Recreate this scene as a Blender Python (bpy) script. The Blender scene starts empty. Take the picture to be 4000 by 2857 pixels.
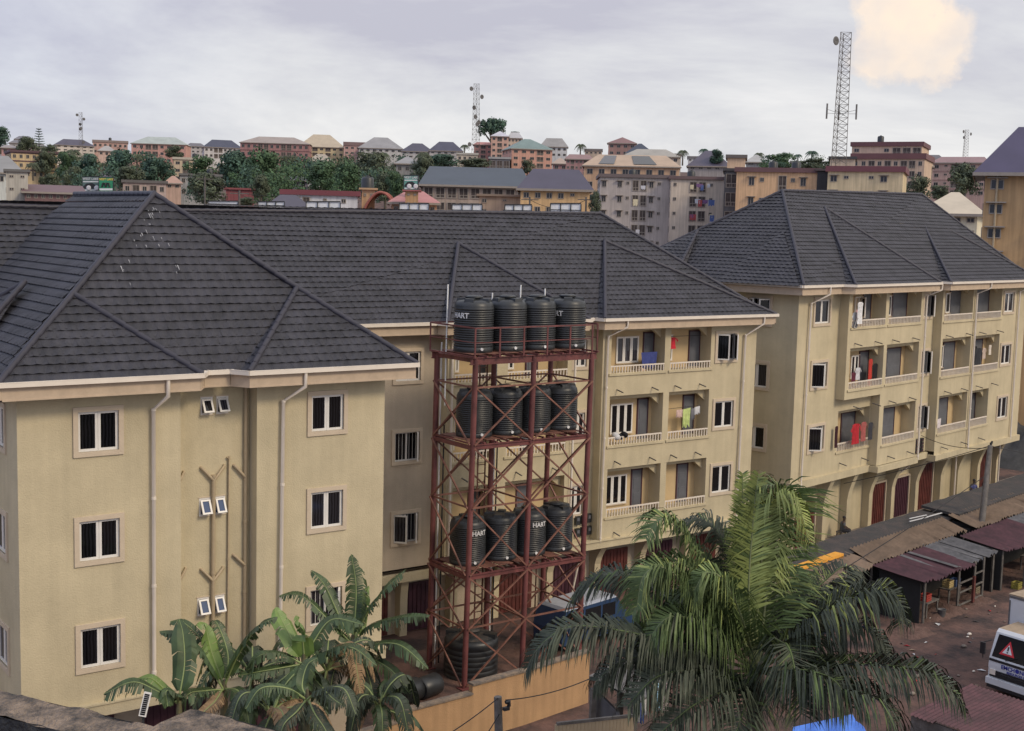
import bpy, math, random
from mathutils import Vector, Matrix, noise
R = random.Random(11)
SC = bpy.context.scene
COL = SC.collection
PI = math.pi
V = Vector
# ------------------------------------------------------------------ survey of the place
# The site was surveyed from one balcony: EYE is its height, and ray() is a line of sight
EYE = 17.0
FPX = 4970.07
def _axes(yaw, pitch, roll):
    cy, sy, cp, sp = math.cos(yaw), math.sin(yaw), math.cos(pitch), math.sin(pitch)
    f = V((sy*cp, cy*cp, -sp)); r = V((cy, -sy, 0)); u = r.cross(f)
    cr, sr = math.cos(roll), math.sin(roll)
    return cr*r + sr*u, -sr*r + cr*u, f
AR, AU, AF = _axes(math.radians(36.218), math.radians(6.1079), math.radians(1.43421))
def ray(x, y): return (AR*(x-2000) - AU*(y-1428.5) + AF*FPX)/FPX
E0 = V((0, 0, EYE))
def at_y(x, y, d): r = ray(x, y); return E0 + r*(d/r.y)
def at_x(x, y, d): r = ray(x, y); return E0 + r*(d/r.x)
def at_z(x, y, z): r = ray(x, y); return E0 + r*((z-EYE)/r.z)
def at_d(x, y, d): return E0 + ray(x, y)*d          # distance d along the sight axis
# street grid: the second block stands turned by TURN against the first
TURN = math.radians(46.856-36.218)
class Frame:
    """local facade axes: x along the facade, y into the building, z up"""
    def __init__(s, ang=0.0, org=V((0, 0, 0))):
        s.m = Matrix.Translation(org) @ Matrix.Rotation(ang, 4, 'Z')
        s.inv = s.m.inverted()
    def __call__(s, x, y, z): return s.m @ V((x, y, z))
F0 = Frame(0)
FC = Frame(TURN)
FS = Frame(TURN)      # the second block: same turn, one tenth farther out
FS.m = Matrix.Translation((0, 0, EYE)) @ Matrix.Scale(1.10, 4) @ Matrix.Translation((0, 0, -EYE)) @ FC.m
FS.inv = FS.m.inverted()
def c_y(x, y, d):
    r = FC.inv.to_3x3() @ ray(x, y); return V((0, 0, EYE)) + r*(d/r.y)
# ------------------------------------------------------------------ materials
def lin(c):
    c = c/255.0
    return c/12.92 if c <= 0.04045 else ((c+0.055)/1.055)**2.4
def rgb(r, g, b, k=1.0): return (lin(r)*k, lin(g)*k, lin(b)*k, 1)
MATS = {}
def mat(name, col, rough=0.8, var=0.12, scale=3.0, bump=0.0, bscale=40.0, streak=0.0, metal=0.0, spec=0.5, col2=None, thr=None):
    m = bpy.data.materials.new(name); m.use_nodes = True
    nt = m.node_tree; N = nt.nodes; L = nt.links
    b = N['Principled BSDF']
    b.inputs['Roughness'].default_value = rough
    b.inputs['Metallic'].default_value = metal
    b.inputs['Specular IOR Level'].default_value = spec
    tc = N.new('ShaderNodeTexCoord')
    last = None
    if var > 0 or col2:
        nz = N.new('ShaderNodeTexNoise'); nz.inputs['Scale'].default_value = scale
        nz.inputs['Detail'].default_value = 8; nz.inputs['Roughness'].default_value = 0.65
        L.new(tc.outputs['Object'], nz.inputs['Vector'])
        rp = N.new('ShaderNodeValToRGB')
        c2 = col2 if col2 else tuple(min(1, v*(1+var)) for v in col[:3])+(1,)
        c1 = col if col2 else tuple(v*(1-var) for v in col[:3])+(1,)
        lo, hi = thr if thr else (0.32, 0.68)
        rp.color_ramp.elements[0].position = lo; rp.color_ramp.elements[0].color = c1
        rp.color_ramp.elements[1].position = hi; rp.color_ramp.elements[1].color = c2
        L.new(nz.outputs['Fac'], rp.inputs['Fac'])
        last = rp.outputs['Color']
        if streak > 0:
            mp = N.new('ShaderNodeMapping'); mp.inputs['Scale'].default_value = (2.2, 2.2, 0.13)
            L.new(tc.outputs['Object'], mp.inputs['Vector'])
            n2 = N.new('ShaderNodeTexNoise'); n2.inputs['Scale'].default_value = 1.6; n2.inputs['Detail'].default_value = 6
            L.new(mp.outputs['Vector'], n2.inputs['Vector'])
            r2 = N.new('ShaderNodeValToRGB')
            r2.color_ramp.elements[0].position = 0.35; r2.color_ramp.elements[0].color = (1-streak,)*3+(1,)
            r2.color_ramp.elements[1].position = 0.62; r2.color_ramp.elements[1].color = (1, 1, 1, 1)
            L.new(n2.outputs['Fac'], r2.inputs['Fac'])
            mx = N.new('ShaderNodeMix'); mx.data_type = 'RGBA'; mx.blend_type = 'MULTIPLY'; mx.inputs['Factor'].default_value = 1
            L.new(last, mx.inputs['A']); L.new(r2.outputs['Color'], mx.inputs['B'])
            last = mx.outputs['Result']
        L.new(last, b.inputs['Base Color'])
    else:
        b.inputs['Base Color'].default_value = col
    if bump > 0:
        nb = N.new('ShaderNodeTexNoise'); nb.inputs['Scale'].default_value = bscale; nb.inputs['Detail'].default_value = 5
        L.new(tc.outputs['Object'], nb.inputs['Vector'])
        bp = N.new('ShaderNodeBump'); bp.inputs['Strength'].default_value = bump; bp.inputs['Distance'].default_value = 0.05
        L.new(nb.outputs['Fac'], bp.inputs['Height']); L.new(bp.outputs['Normal'], b.inputs['Normal'])
    MATS[name] = m
    return m
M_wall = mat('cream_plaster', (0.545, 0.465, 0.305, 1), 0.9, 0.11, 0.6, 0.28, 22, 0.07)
M_wall2 = mat('tan_shaded_plaster', (0.48, 0.40, 0.30, 1), 0.9, 0.11, 0.6, 0.28, 22, 0.07)  # darker copy of the cream; shade of the recessed wall is put into this tan
M_trim = mat('pale_plaster_band', (0.56, 0.46, 0.34, 1), 0.85, 0.06, 2.0, 0.2, 20)
M_balc = mat('yellow_balcony_paint', (0.54, 0.40, 0.22, 1), 0.85, 0.07, 1.0, 0.1, 20)
M_white = mat('white_metal', (0.74, 0.71, 0.66, 1), 0.45, 0.05, 3)
M_gut = mat('cream_gutter', (0.74, 0.66, 0.56, 1), 0.45, 0.06, 1.5)
M_fascia = mat('fascia_board', (0.50, 0.39, 0.28, 1), 0.8, 0.10, 3)
M_glass = mat('dark_glass', (0.012, 0.012, 0.016, 1), 0.06, 0, spec=0.35)
def _vary(m, lo, hi):
    nt = m.node_tree; oi = nt.nodes.new('ShaderNodeObjectInfo'); rp = nt.nodes.new('ShaderNodeValToRGB'); b = nt.nodes['Principled BSDF']
    rp.color_ramp.elements[0].color = lo; rp.color_ramp.elements[0].position = .45; rp.color_ramp.elements[1].color = hi
    tc = nt.nodes.new('ShaderNodeTexCoord'); wv = nt.nodes.new('ShaderNodeTexWave'); wv.inputs['Scale'].default_value = 3.2; wv.inputs['Distortion'].default_value = 2.5; wv.inputs['Detail'].default_value = 3
    nt.links.new(tc.outputs['Object'], wv.inputs['Vector']); mx = nt.nodes.new('ShaderNodeMix'); mx.data_type = 'RGBA'; mx.blend_type = 'MULTIPLY'; mx.inputs['Factor'].default_value = .75
    nt.links.new(oi.outputs['Random'], rp.inputs['Fac']); nt.links.new(rp.outputs['Color'], mx.inputs['A']); nt.links.new(wv.outputs['Color'], mx.inputs['B']); nt.links.new(mx.outputs['Result'], b.inputs['Base Color'])
_vary(M_glass, (0.012, 0.012, 0.015, 1), (0.075, 0.07, 0.085, 1))
M_blueglass = mat('blue_pane', (0.035, 0.07, 0.16, 1), 0.35, 0, spec=0.12)
M_roof = mat('stone_coated_tile', (0.034, 0.033, 0.041, 1), 0.6, 0.45, 1.3, 0.5, 60, 0.0, spec=0.5)
M_cap = mat('ridge_tile', (0.032, 0.030, 0.042, 1), 0.55, 0.15, 2)
M_drop = mat('dropping_stain', (0.38, 0.38, 0.39, 1), 0.9, 0.3, 8)
M_door = mat('grey_steel_door', (0.115, 0.12, 0.135, 1), 0.5, 0.15, 2)
M_rdoor = mat('red_oxide_door', (0.13, 0.035, 0.028, 1), 0.55, 0.35, 2.5, 0.2, 20, 0.25)
M_mdoor = mat('maroon_shutter', (0.065, 0.022, 0.034, 1), 0.55, 0.25, 2.5)
M_pipe = mat('painted_pipe', (0.42, 0.33, 0.21, 1), 0.6, 0.08, 3)
M_steel = mat('red_oxide_steel', (0.165, 0.052, 0.048, 1), 0.55, 0.35, 1.6, 0.1, 30, 0.25)
M_brace = mat('rusty_angle_bar', (0.19, 0.085, 0.06, 1), 0.6, 0.45, 2.5)
M_tank = mat('black_polythene', (0.026, 0.028, 0.030, 1), 0.42, 0.2, 3, spec=0.5)
M_dust = mat('dusty_polythene', (0.030, 0.032, 0.034, 1), 0.6, 0.2, 2.5, col2=(0.16, 0.12, 0.09, 1), thr=(0.42, 0.75))
M_letter = mat('white_lettering', (0.62, 0.62, 0.62, 1), 0.6, 0)
M_tap = mat('white_outlet', (0.8, 0.8, 0.78, 1), 0.4, 0)
M_conc = mat('weathered_concrete', (0.10, 0.095, 0.09, 1), 0.95, 0.4, 3, 0.8, 25, col2=(0.26, 0.20, 0.15, 1), thr=(0.35, 0.7))
M_dark = mat('interior_shade', (0.02, 0.019, 0.018, 1), 0.9, 0.2, 2)
M_wood = mat('grey_timber', (0.15, 0.135, 0.12, 1), 0.85, 0.3, 4, 0.4, 30, 0.3)
M_cable = mat('black_cable', (0.015, 0.015, 0.016, 1), 0.6, 0)
def cmat(name, r, g, b, rough=0.75, k=1.0, **kw): return mat(name, rgb(r, g, b, k), rough, **kw)
# ------------------------------------------------------------------ mesh builder
class MB:
    def __init__(s): s.v = []; s.f = []; s.mi = []; s.sm = []
    def face(s, pts, mi=0, smooth=False):
        i = len(s.v); s.v += [tuple(p) for p in pts]; s.f.append(tuple(range(i, i+len(pts)))); s.mi.append(mi); s.sm.append(smooth)
    def grid(s, rows, mi=0, smooth=True, close=False):
        i = len(s.v); n = len(rows[0])
        for r in rows: s.v += [tuple(p) for p in r]
        for a in range(len(rows)-1):
            for b in range(n if close else n-1):
                c = (b+1) % n
                s.f.append((i+a*n+b, i+a*n+c, i+(a+1)*n+c, i+(a+1)*n+b)); s.mi.append(mi); s.sm.append(smooth)
    def hexa(s, p, mi=0):   # p: 8 points, bottom ring 0-3, top ring 4-7
        i = len(s.v); s.v += [tuple(q) for q in p]
        for f in ((3, 2, 1, 0), (4, 5, 6, 7), (0, 1, 5, 4), (1, 2, 6, 5), (2, 3, 7, 6), (3, 0, 4, 7)):
            s.f.append(tuple(i+k for k in f)); s.mi.append(mi); s.sm.append(False)
    def box(s, x0, x1, y0, y1, z0, z1, fr=None, mi=0):
        p = [(x0, y0, z0), (x1, y0, z0), (x1, y1, z0), (x0, y1, z0), (x0, y0, z1), (x1, y0, z1), (x1, y1, z1), (x0, y1, z1)]
        if fr is not None:
            p = [fr(*q) if callable(fr) else fr @ V(q) for q in p]
        s.hexa(p, mi)
    def bar(s, a, b, w, h=None, up=V((0, 0, 1)), mi=0):
        a = V(a); b = V(b); h = h or w; d = (b-a).normalized()
        if abs(d.dot(up)) > 0.97: up = V((0.3, 1, 0.05))
        x = d.cross(up).normalized()*(w/2); y = x.cross(d).normalized()*(h/2)
        s.hexa([a-x-y, a+x-y, a+x+y, a-x+y, b-x-y, b+x-y, b+x+y, b-x+y], mi)
    def tube(s, pts, r, n=8, mi=0, cap=True):
        pts = [V(p) for p in pts]; rr = r if isinstance(r, (list, tuple)) else [r]*len(pts)
        rows = []; prev = None
        for k, p in enumerate(pts):
            d = (pts[min(k+1, len(pts)-1)] - pts[max(k-1, 0)]).normalized()
            if prev is None:
                a = V((0, 0, 1)) if abs(d.z) < 0.9 else V((1, 0, 0))
                x = d.cross(a).normalized()
            else:
                x = (prev - d*prev.dot(d)).normalized()
            prev = x; y = d.cross(x)
            rows.append([p + (x*math.cos(2*PI*j/n) + y*math.sin(2*PI*j/n))*rr[k] for j in range(n)])
        s.grid(rows, mi, True, True)
        if cap: s.face(rows[0][::-1], mi); s.face(rows[-1], mi)
    def lathe(s, prof, n=24, c=V((0, 0, 0)), mi=0):
        rows = [[V((c.x+r*math.cos(2*PI*j/n), c.y+r*math.sin(2*PI*j/n), c.z+z)) for j in range(n)] for r, z in prof]
        s.grid(rows, mi, True, True)
        if prof[-1][0] > 1e-4: s.face(rows[-1], mi)
        if prof[0][0] > 1e-4: s.face(rows[0][::-1], mi)
    def ball(s, c, rx, ry, rz, n=10, mi=0, m=None):
        prof = [[V((rx*math.sin(PI*a/n)*math.cos(2*PI*j/(n*2)), ry*math.sin(PI*a/n)*math.sin(2*PI*j/(n*2)), -rz*math.cos(PI*a/n))) for j in range(n*2)] for a in range(n+1)]
        prof = [[(m @ q if m else q) + V(c) for q in r] for r in prof]
        s.grid(prof, mi, True, True)
    def prism(s, poly, off, mi=0):   # polygon extruded by vector off
        poly = [V(p) for p in poly]; o = V(off); n = len(poly)
        s.face(poly[::-1], mi); s.face([p+o for p in poly], mi)
        for k in range(n): s.face([poly[k], poly[(k+1) % n], poly[(k+1) % n]+o, poly[k]+o], mi)
    def mesh(s, name, mats):
        me = bpy.data.meshes.new(name); me.from_pydata(s.v, [], s.f)
        for m in (mats if isinstance(mats, (list, tuple)) else [mats]): me.materials.append(m)
        me.polygons.foreach_set('material_index', s.mi); me.polygons.foreach_set('use_smooth', s.sm)
        me.update(); return me
    def build(s, name, mats, parent=None, **kw):
        return link(name, s.mesh(name, mats), parent, **kw)
WM = {}
def link(name, data, parent=None, m=None, label=None):
    o = bpy.data.objects.new(name, data); COL.objects.link(o)
    m = m if m is not None else Matrix()
    if parent is not None:
        o.parent = parent; o.matrix_parent_inverse = WM[parent.name].inverted()
    o.matrix_basis = m; WM[o.name] = m.copy()
    if label: o['label'] = label
    return o
def tag(o, label, cat, group=None, kind=None):
    if label: o['label'] = label
    if cat: o['category'] = cat
    if group: o['group'] = group
    if kind: o['kind'] = kind
    return o
def thing(name, label, cat, loc=(0, 0, 0), group=None, m=None):
    m = m if m is not None else Matrix.Translation(V(loc))
    o = bpy.data.objects.new(name, None); COL.objects.link(o); o.empty_display_size = 0.3
    o.matrix_basis = m; WM[o.name] = m.copy()
    return tag(o, label, cat, group)
def copy_tree(o, m, parent=None):
    """copy of a thing (or part) and everything under it, moved by matrix m"""
    c = o.copy(); COL.objects.link(c)
    c.parent = None
    w = m @ WM[o.name]; WM[c.name] = w
    if parent is not None:
        c.parent = parent; c.matrix_parent_inverse = WM[parent.name].inverted()
    c.matrix_basis = w
    for ch in [k for k in KIDS.get(o.name, [])]: copy_tree(ch, m, c)
    return c
KIDS = {}
_link = link
def link(name, data, parent=None, **kw):
    o = _link(name, data, parent, **kw)
    if parent is not None: KIDS.setdefault(parent.name, []).append(o)
    return o
def structure(mb, name, m):
    o = mb.build(name, m); o['kind'] = 'structure'; return o
# ------------------------------------------------------------------ windows, walls, roofs
_wc = {}
def add_window(parent, M, w, h, style='pair', name='window', surround=True, glass=None, sur_mat=None):
    """M: origin at lower left of the opening on the wall face, x along the wall, y into it"""
    g = glass or M_glass
    key = (round(w, 2), round(h, 2), style, surround, g.name, (sur_mat or M_trim).name)
    if key not in _wc:
        sb = 0.14
        s = MB()
        if surround:
            for x0, x1, z0, z1 in ((-sb, w+sb, -sb, 0), (-sb, w+sb, h, h+sb), (-sb, 0, 0, h), (w, w+sb, 0, h)):
                s.box(x0, x1, -0.05, 0.02, z0, z1)
        else:
            for x0, x1, z0, z1 in ((-.03, w+.03, -.03, 0), (-.03, w+.03, h, h+.03)): s.box(x0, x1, -0.02, 0.02, z0, z1)
        f = MB(); p = MB(); t = 0.075
        y0, y1 = 0.035, 0.095
        def leafframe(mb, mp, x0, x1, z0, z1, X=None, tt=t):
            fr = X
            for a, b, c, d in ((x0, x1, z0, z0+tt), (x0, x1, z1-tt, z1), (x0, x0+tt, z0+tt, z1-tt), (x1-tt, x1, z0+tt, z1-tt)):
                mb.box(a, b, y0, y1, c, d, fr)
            mp.box(x0+tt, x1-tt, y0+0.03, y0+0.036, z0+tt, z1-tt, fr)
        def openleaf(x0, x1, ang, left):
            hx = x0 if left else x1
            X = Matrix.Translation((hx, 0.03, 0)) @ Matrix.Rotation(-ang if left else ang, 4, 'Z') @ Matrix.Translation((-hx, -0.03, 0))
            leafframe(f, p, x0, x1, 0.02, h-0.02, X, 0.06)
        n = 3 if style.startswith('tri') else (1 if style == 'single' else 2)
        if style in ('openleft', 'openboth', 'openright'):
            for a, b, c, d in ((0, w, 0, .05), (0, w, h-.05, h), (0, .05, .05, h-.05), (w-.05, w, .05, h-.05)): f.box(a, b, y0, y1, c, d)
            f.box(w/2-.03, w/2+.03, y0, y1, .05, h-.05)
            p.box(.05, w-.05, y1+.02, y1+.026, .05, h-.05)
            for k in range(7): f.box(.1+k*(w-.2)/6-.008, .1+k*(w-.2)/6+.008, y1, y1+.015, .05, h-.05)
            if style != 'openright': openleaf(.02, w/2, 0.75, True)
            if style != 'openleft': openleaf(w/2, w-.02, 1.05, False)
        elif style == 'tophung':
            for a, b, c, d in ((0, w, 0, .05), (0, w, h-.05, h), (0, .05, .05, h-.05), (w-.05, w, .05, h-.05)): f.box(a, b, -.01, .06, c, d)
            p.box(.05, w-.05, .07, .076, .05, h-.05)
            X = Matrix.Translation((0, -.02, h-.04)) @ Matrix.Rotation(-0.5, 4, 'X') @ Matrix.Translation((0, .02, -(h-.04)))
            q = MB()
            y0, y1 = -0.03, 0.02
            leafframe(f, q, 0.03, w-.03, .03, h-.06, X, .055)
            p.v_q = q
        else:
            for k in range(n):
                leafframe(f, p, k*w/n+(0.0 if k == 0 else 0.004), (k+1)*w/n-(0.0 if k == n-1 else 0.004), 0, h)
        _wc[key] = (s.mesh(name, sur_mat or M_trim), f.mesh('frame', M_white), p.mesh('pane', g),
                    p.v_q.mesh('pane', M_blueglass if g is M_blueglass else M_glass) if style == 'tophung' else None)
    a, b, c, d = _wc[key]
    o = link(name, a, parent, m=M); link('frame', b, o, m=M); link('pane', c, o, m=M)
    if d: link('pane', d, o, m=M)
    return o
def WP(fr, x, y, z, side=0):
    """matrix for a window: side 0 faces -y, side 1 faces -x (frame axes)"""
    m = fr.m @ Matrix.Translation((x, y, z))
    if side: m = m @ Matrix.Rotation(-PI/2, 4, 'Z')
    return m
def wall(mb, fr, x0, x1, z0, z1, D, holes=(), side=0):
    """wall sheet with openings (xa,xb,za,zb,depth) and their reveals; side 1 runs along y at x=D, facing -x"""
    def P(x, y, z): return fr(x, D+y, z) if not side else fr(D+y, x, z)
    flip = bool(side)
    def q(*pts): mb.face(pts[::-1] if flip else pts)
    xs = sorted({x0, x1, *[h[0] for h in holes], *[h[1] for h in holes]}); zs = sorted({z0, z1, *[h[2] for h in holes], *[h[3] for h in holes]})
    xs = [x for x in xs if x0-1e-6 <= x <= x1+1e-6]; zs = [z for z in zs if z0-1e-6 <= z <= z1+1e-6]
    for i in range(len(xs)-1):
        for j in range(len(zs)-1):
            cx, cz = (xs[i]+xs[i+1])/2, (zs[j]+zs[j+1])/2
            if any(h[0] < cx < h[1] and h[2] < cz < h[3] for h in holes): continue
            q(P(xs[i], 0, zs[j]), P(xs[i+1], 0, zs[j]), P(xs[i+1], 0, zs[j+1]), P(xs[i], 0, zs[j+1]))
    for a, b, c, d, dep in holes:
        q(P(a, 0, c), P(a, 0, d), P(a, dep, d), P(a, dep, c)); q(P(b, 0, d), P(b, 0, c), P(b, dep, c), P(b, dep, d))
        q(P(a, 0, d), P(b, 0, d), P(b, dep, d), P(a, dep, d)); q(P(b, 0, c), P(a, 0, c), P(a, dep, c), P(b, dep, c))
def clip(poly, ax, lo, hi):
    for sgn, lim in ((1, lo), (-1, -hi)):
        out = []
        for k in range(len(poly)):
            a, b = poly[k], poly[(k+1) % len(poly)]
            da, db = sgn*a[ax]-lim, sgn*b[ax]-lim
            if da >= 0: out.append(a)
            if (da >= 0) != (db >= 0):
                t = da/(da-db); out.append(tuple(a[i]+(b[i]-a[i])*t for i in range(2)))
        poly = out
        if len(poly) < 3: return []
    return poly
def tile_roof(mb, poly, row=0.33, lift=0.016, col=0.16, wav=0.036):
    """roof plane laid in overlapping courses of scalloped tiles"""
    poly = [V(p) for p in poly]
    n = (poly[1]-poly[0]).cross(poly[2]-poly[0]).normalized()
    if n.z < 0: n = -n
    d = (V((0, 0, -1)) + n*n.z).normalized(); h = n.cross(d)
    o = poly[0]
    P2 = [((p-o).dot(h), (p-o).dot(d)) for p in poly]
    tmax = max(p[1] for p in P2); tmin = min(p[1] for p in P2)
    k = 0
    def W(u, t, e): return o + h*u + d*t + n*e
    while tmax-k*row > tmin+1e-4:
        t1 = tmax-k*row; t0 = t1-row; k += 1
        strip = clip(P2, 1, t0, t1)
        if not strip: continue
        u0 = min(p[0] for p in strip); u1 = max(p[0] for p in strip)
        i0 = math.floor(u0/col); i1 = math.ceil(u1/col)
        jit = [R.uniform(-.008, .008) for _ in range(3)]
        for i in range(i0, i1):
            c = clip(strip, 0, i*col, (i+1)*col)
            if len(c) < 3: continue
            pts = []; jc = R.uniform(-.007, .007)
            for u, t in c:
                s = (t-t0)/row
                ev = (round(u/col) % 2)*wav if abs(u/col-round(u/col)) < 0.02 else wav*0.5
                ext = 0.02 if s > 0.999 else 0
                pts.append(W(u, t+ext, 0.012 + s*(lift+ev+jit[0]+jc)))
            mb.face(pts)
        low = [p for p in strip if abs(p[1]-t1) < 1e-5]
        if len(low) >= 2:
            a = min(p[0] for p in low); b = max(p[0] for p in low)
            if b-a > 0.05: mb.face([W(a, t1-.06, lift+.01), W(b, t1-.06, lift+.01), W(b, t1-.05, -.02), W(a, t1-.05, -.02)])
def roof(parent, fr, faces, hips, name='roof', mat_=None, cap_r=0.095, row=0.33):
    mb = MB()
    for f in faces: tile_roof(mb, [fr(*p) for p in f], row)
    o = mb.build(name, mat_ or M_roof, parent)
    if hips:
        for a, b in hips:
            c = MB(); A = V(fr(*a)); B = V(fr(*b)); L = (B-A).length; nseg = max(1, int(L/0.42))
            for k in range(nseg):
                p = A.lerp(B, k/nseg); q = A.lerp(B, (k+1)/nseg+0.1/nseg)
                c.tube([p+V((0, 0, .03)), q+V((0, 0, .055))], [cap_r, cap_r*0.92], 8)
            c.build('ridge_cap', M_cap, o)
    return o
def gutter_run(fr, pts, parent, name='gutter', fascia=True, drop=0.34):
    """white box gutter on a tan fascia along a line of eave corners (frame coords)"""
    g = MB(); f = MB()
    for a, b in zip(pts[:-1], pts[1:]):
        A = fr(*a); B = fr(*b); d = (B-A).normalized(); nrm = d.cross(V((0, 0, 1)))   # outwards
        e = d*0.06
        g.bar(A-e+nrm*.06+V((0, 0, -.02)), B+e+nrm*.06+V((0, 0, -.02)), .14, .12)
        g.bar(A-e+nrm*.10+V((0, 0, .045)), B+e+nrm*.10+V((0, 0, .045)), .06, .03)
        f.bar(A-nrm*.04+V((0, 0, -.10-drop/2)), B-nrm*.04+V((0, 0, -.10-drop/2)), .05, drop)
        f.bar(A-nrm*.05+V((0, 0, -.10-drop)), B-nrm*.05+V((0, 0, -.10-drop)), .10, .04)
    go = g.build(name, M_gut, parent)
    if fascia: f.build('fascia', M_fascia, parent)
    return go
def downpipe(parent, pts, r=0.055, m=None, name='downpipe'):
    mb = MB(); mb.tube(pts, r, 8)
    L = V(pts[-1])-V(pts[-2]); k = 1
    a = V(pts[-2]); n = max(1, int(L.length/2.2))
    for k in range(n+1):
        p = a + L*(k/n)*0.98; dz = V((0, 0, .04)) if abs(L.normalized().z) > .8 else L.normalized()*.04
        mb.tube([p-dz, p+dz], r*1.25, 8)
    return mb.build(name, m or M_gut, parent)
# ================================================================== first block: front wing and long rear range
Z = lambda z: z+EYE
bldA = thing('apartment_building', 'nearest cream apartment block with charcoal hip roof and front wing behind the water tower', 'apartment building', (20, 44, 0))
def win_rows(parent, fr, x0, x1, rows, D, styles, holes, side=0, sur=None):
    """outer band extents; adds the wall openings and the windows"""
    for (zt, zb), st in zip(rows, styles):
        a, b, c, d = x0+.14, x1-.14, Z(zb)+.14, Z(zt)-.14
        holes.append((a, b, c, d, .13))
        if side: add_window(parent, WP(fr, D, b, c, 1), b-a, d-c, st, sur_mat=sur)
        else: add_window(parent, WP(fr, a, D, c), b-a, d-c, st, sur_mat=sur)
w = MB(); EV = 12.62
RA = [(-5.2, -6.61), (-8.3, -9.72), (-11.4, -12.83)]
h = []; win_rows(bldA, F0, 10.79, 12.21, RA, 35.235, ['pair']*3, h)
wall(w, F0, 9.3, 13.9, 3.2, EV, 35.235, h)
wall(w, F0, 13.9, 13.9, 3.2, EV, 35.235)
h = []
for (xa, za, xb, zb) in ((14.74, -5.21, 15.12, -5.74), (15.24, -5.21, 15.62, -5.74), (14.69, -8.27, 15.06, -8.82), (15.17, -8.27, 15.52, -8.82), (14.63, -11.34, 15.0, -11.9), (15.15, -11.34, 15.5, -11.9)):
    h.append((xa, xb, Z(zb), Z(za), .12))
    add_window(bldA, WP(F0, xa, 35.8, Z(zb)), xb-xa, za-zb, 'tophung', 'toilet_window', False, M_glass if za > -6 else M_blueglass)
wall(w, F0, 13.9, 16.3, 3.2, EV, 35.8, h)
h = []; win_rows(bldA, F0, 17.98, 19.39, [(-5.15, -6.56), (-8.21, -9.66), (-11.35, -12.8)], 35.235, ['pair', 'pair', 'openright'], h)
wall(w, F0, 16.3, 20.75, 3.2, EV, 35.235, h)
h = []; win_rows(bldA, F0, 36.3, 37.75, [(-5.13, -6.55), (-8.2, -9.6), (-11.5, -12.9)], 9.3, ['pair']*3, h, 1)
win_rows(bldA, F0, 40.2, 41.6, RA, 9.3, ['pair']*3, h, 1)
wall(w, F0, 35.235, 44.2, 3.2, EV, 9.3, h, 1)
wall(w, F0, 35.235, 35.8, 3.2, EV, 16.3, (), 1)
w.face([(13.9, 35.235, 3.2), (13.9, 35.8, 3.2), (13.9, 35.8, EV), (13.9, 35.235, EV)])
w.face([(20.75, 35.235, 3.2), (20.75, 44, 3.2), (20.75, 44, EV), (20.75, 35.235, EV)])
w.face([(9.3, 35.2, 3.2), (20.75, 35.2, 3.2), (20.75, 44, 3.2), (9.3, 44, 3.2)])
w.build('wall', M_wall, bldA)
lg = MB()
lg.box(9.2, 20.85, 35.10, 35.3, 2.86, 3.2); lg.box(9.17, 20.88, 35.06, 35.3, 3.2, 3.25)
lg.box(9.2, 9.4, 35.3, 44, 2.86, 3.2)
lg.build('ledge', M_wall, bldA)
gf = MB(); wall(gf, F0, 9.8, 20.4, 0, 3.0, 36.6); wall(gf, F0, 36.6, 44, 0, 3, 9.8, (), 1)
gf.face([(20.4, 36.6, 0), (20.4, 44, 0), (20.4, 44, 3), (20.4, 36.6, 3)])
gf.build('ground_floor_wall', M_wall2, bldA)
for xa, xb in ((10.3, 12.3), (13.2, 15.2), (16.6, 18.6)):
    d = MB(); d.box(xa, xb, 36.5, 36.6, .05, 2.5)
    for k in range(9): d.box(xa+.1+k*.22, xa+.16+k*.22, 36.47, 36.5, .1, 2.45)
    d.build('shop_door', M_mdoor, bldA)
# soil pipes in the recess
pm = MB()
def soil(x, z0, z1, y=35.73, r=.06): pm.tube([(x, y, Z(z0)), (x, y, Z(z1))], r, 8)
downpipe(bldA, [(14.0, 35.72, Z(-4.9)), (13.99, 35.72, Z(-13.7))], .06, M_pipe, 'soil_pipe')
downpipe(bldA, [(16.16, 35.72, Z(-4.75)), (16.14, 35.72, Z(-13.7))], .06, M_pipe, 'soil_pipe')
downpipe(bldA, [(15.12, 35.72, Z(-7.62)), (15.09, 35.72, Z(-13.7))], .065, M_pipe, 'soil_pipe')
downpipe(bldA, [(15.55, 35.74, Z(-7.1)), (15.62, 35.74, Z(-7.1)), (15.58, 35.74, Z(-13.5))], .03, M_pipe, 'soil_pipe')
for x, z, dx, dz in ((15.12, -7.75, -.38, .42), (15.12, -7.75, .36, .42), (15.1, -10.85, -.36, .4), (15.1, -10.85, .34, .36), (16.15, -7.75, -.36, .4), (16.14, -10.5, -.36, .36), (14.0, -7.75, .2, .34), (14.0, -10.75, .25, .4)):
    br = MB(); br.tube([(x, 35.70, Z(z)), (x+dx, 35.73, Z(z+dz)), (x+dx, 35.8, Z(z+dz))], .045, 8); br.build('branch_pipe', M_pipe, bldA)
for x, z in ((14.02, -4.88), (16.16, -4.72)):
    br = MB(); br.tube([(x, 35.74, Z(z)), (x+.02, 35.6, Z(z+.02))], .075, 10); br.build('pipe_end', M_mdoor, bldA)
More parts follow.
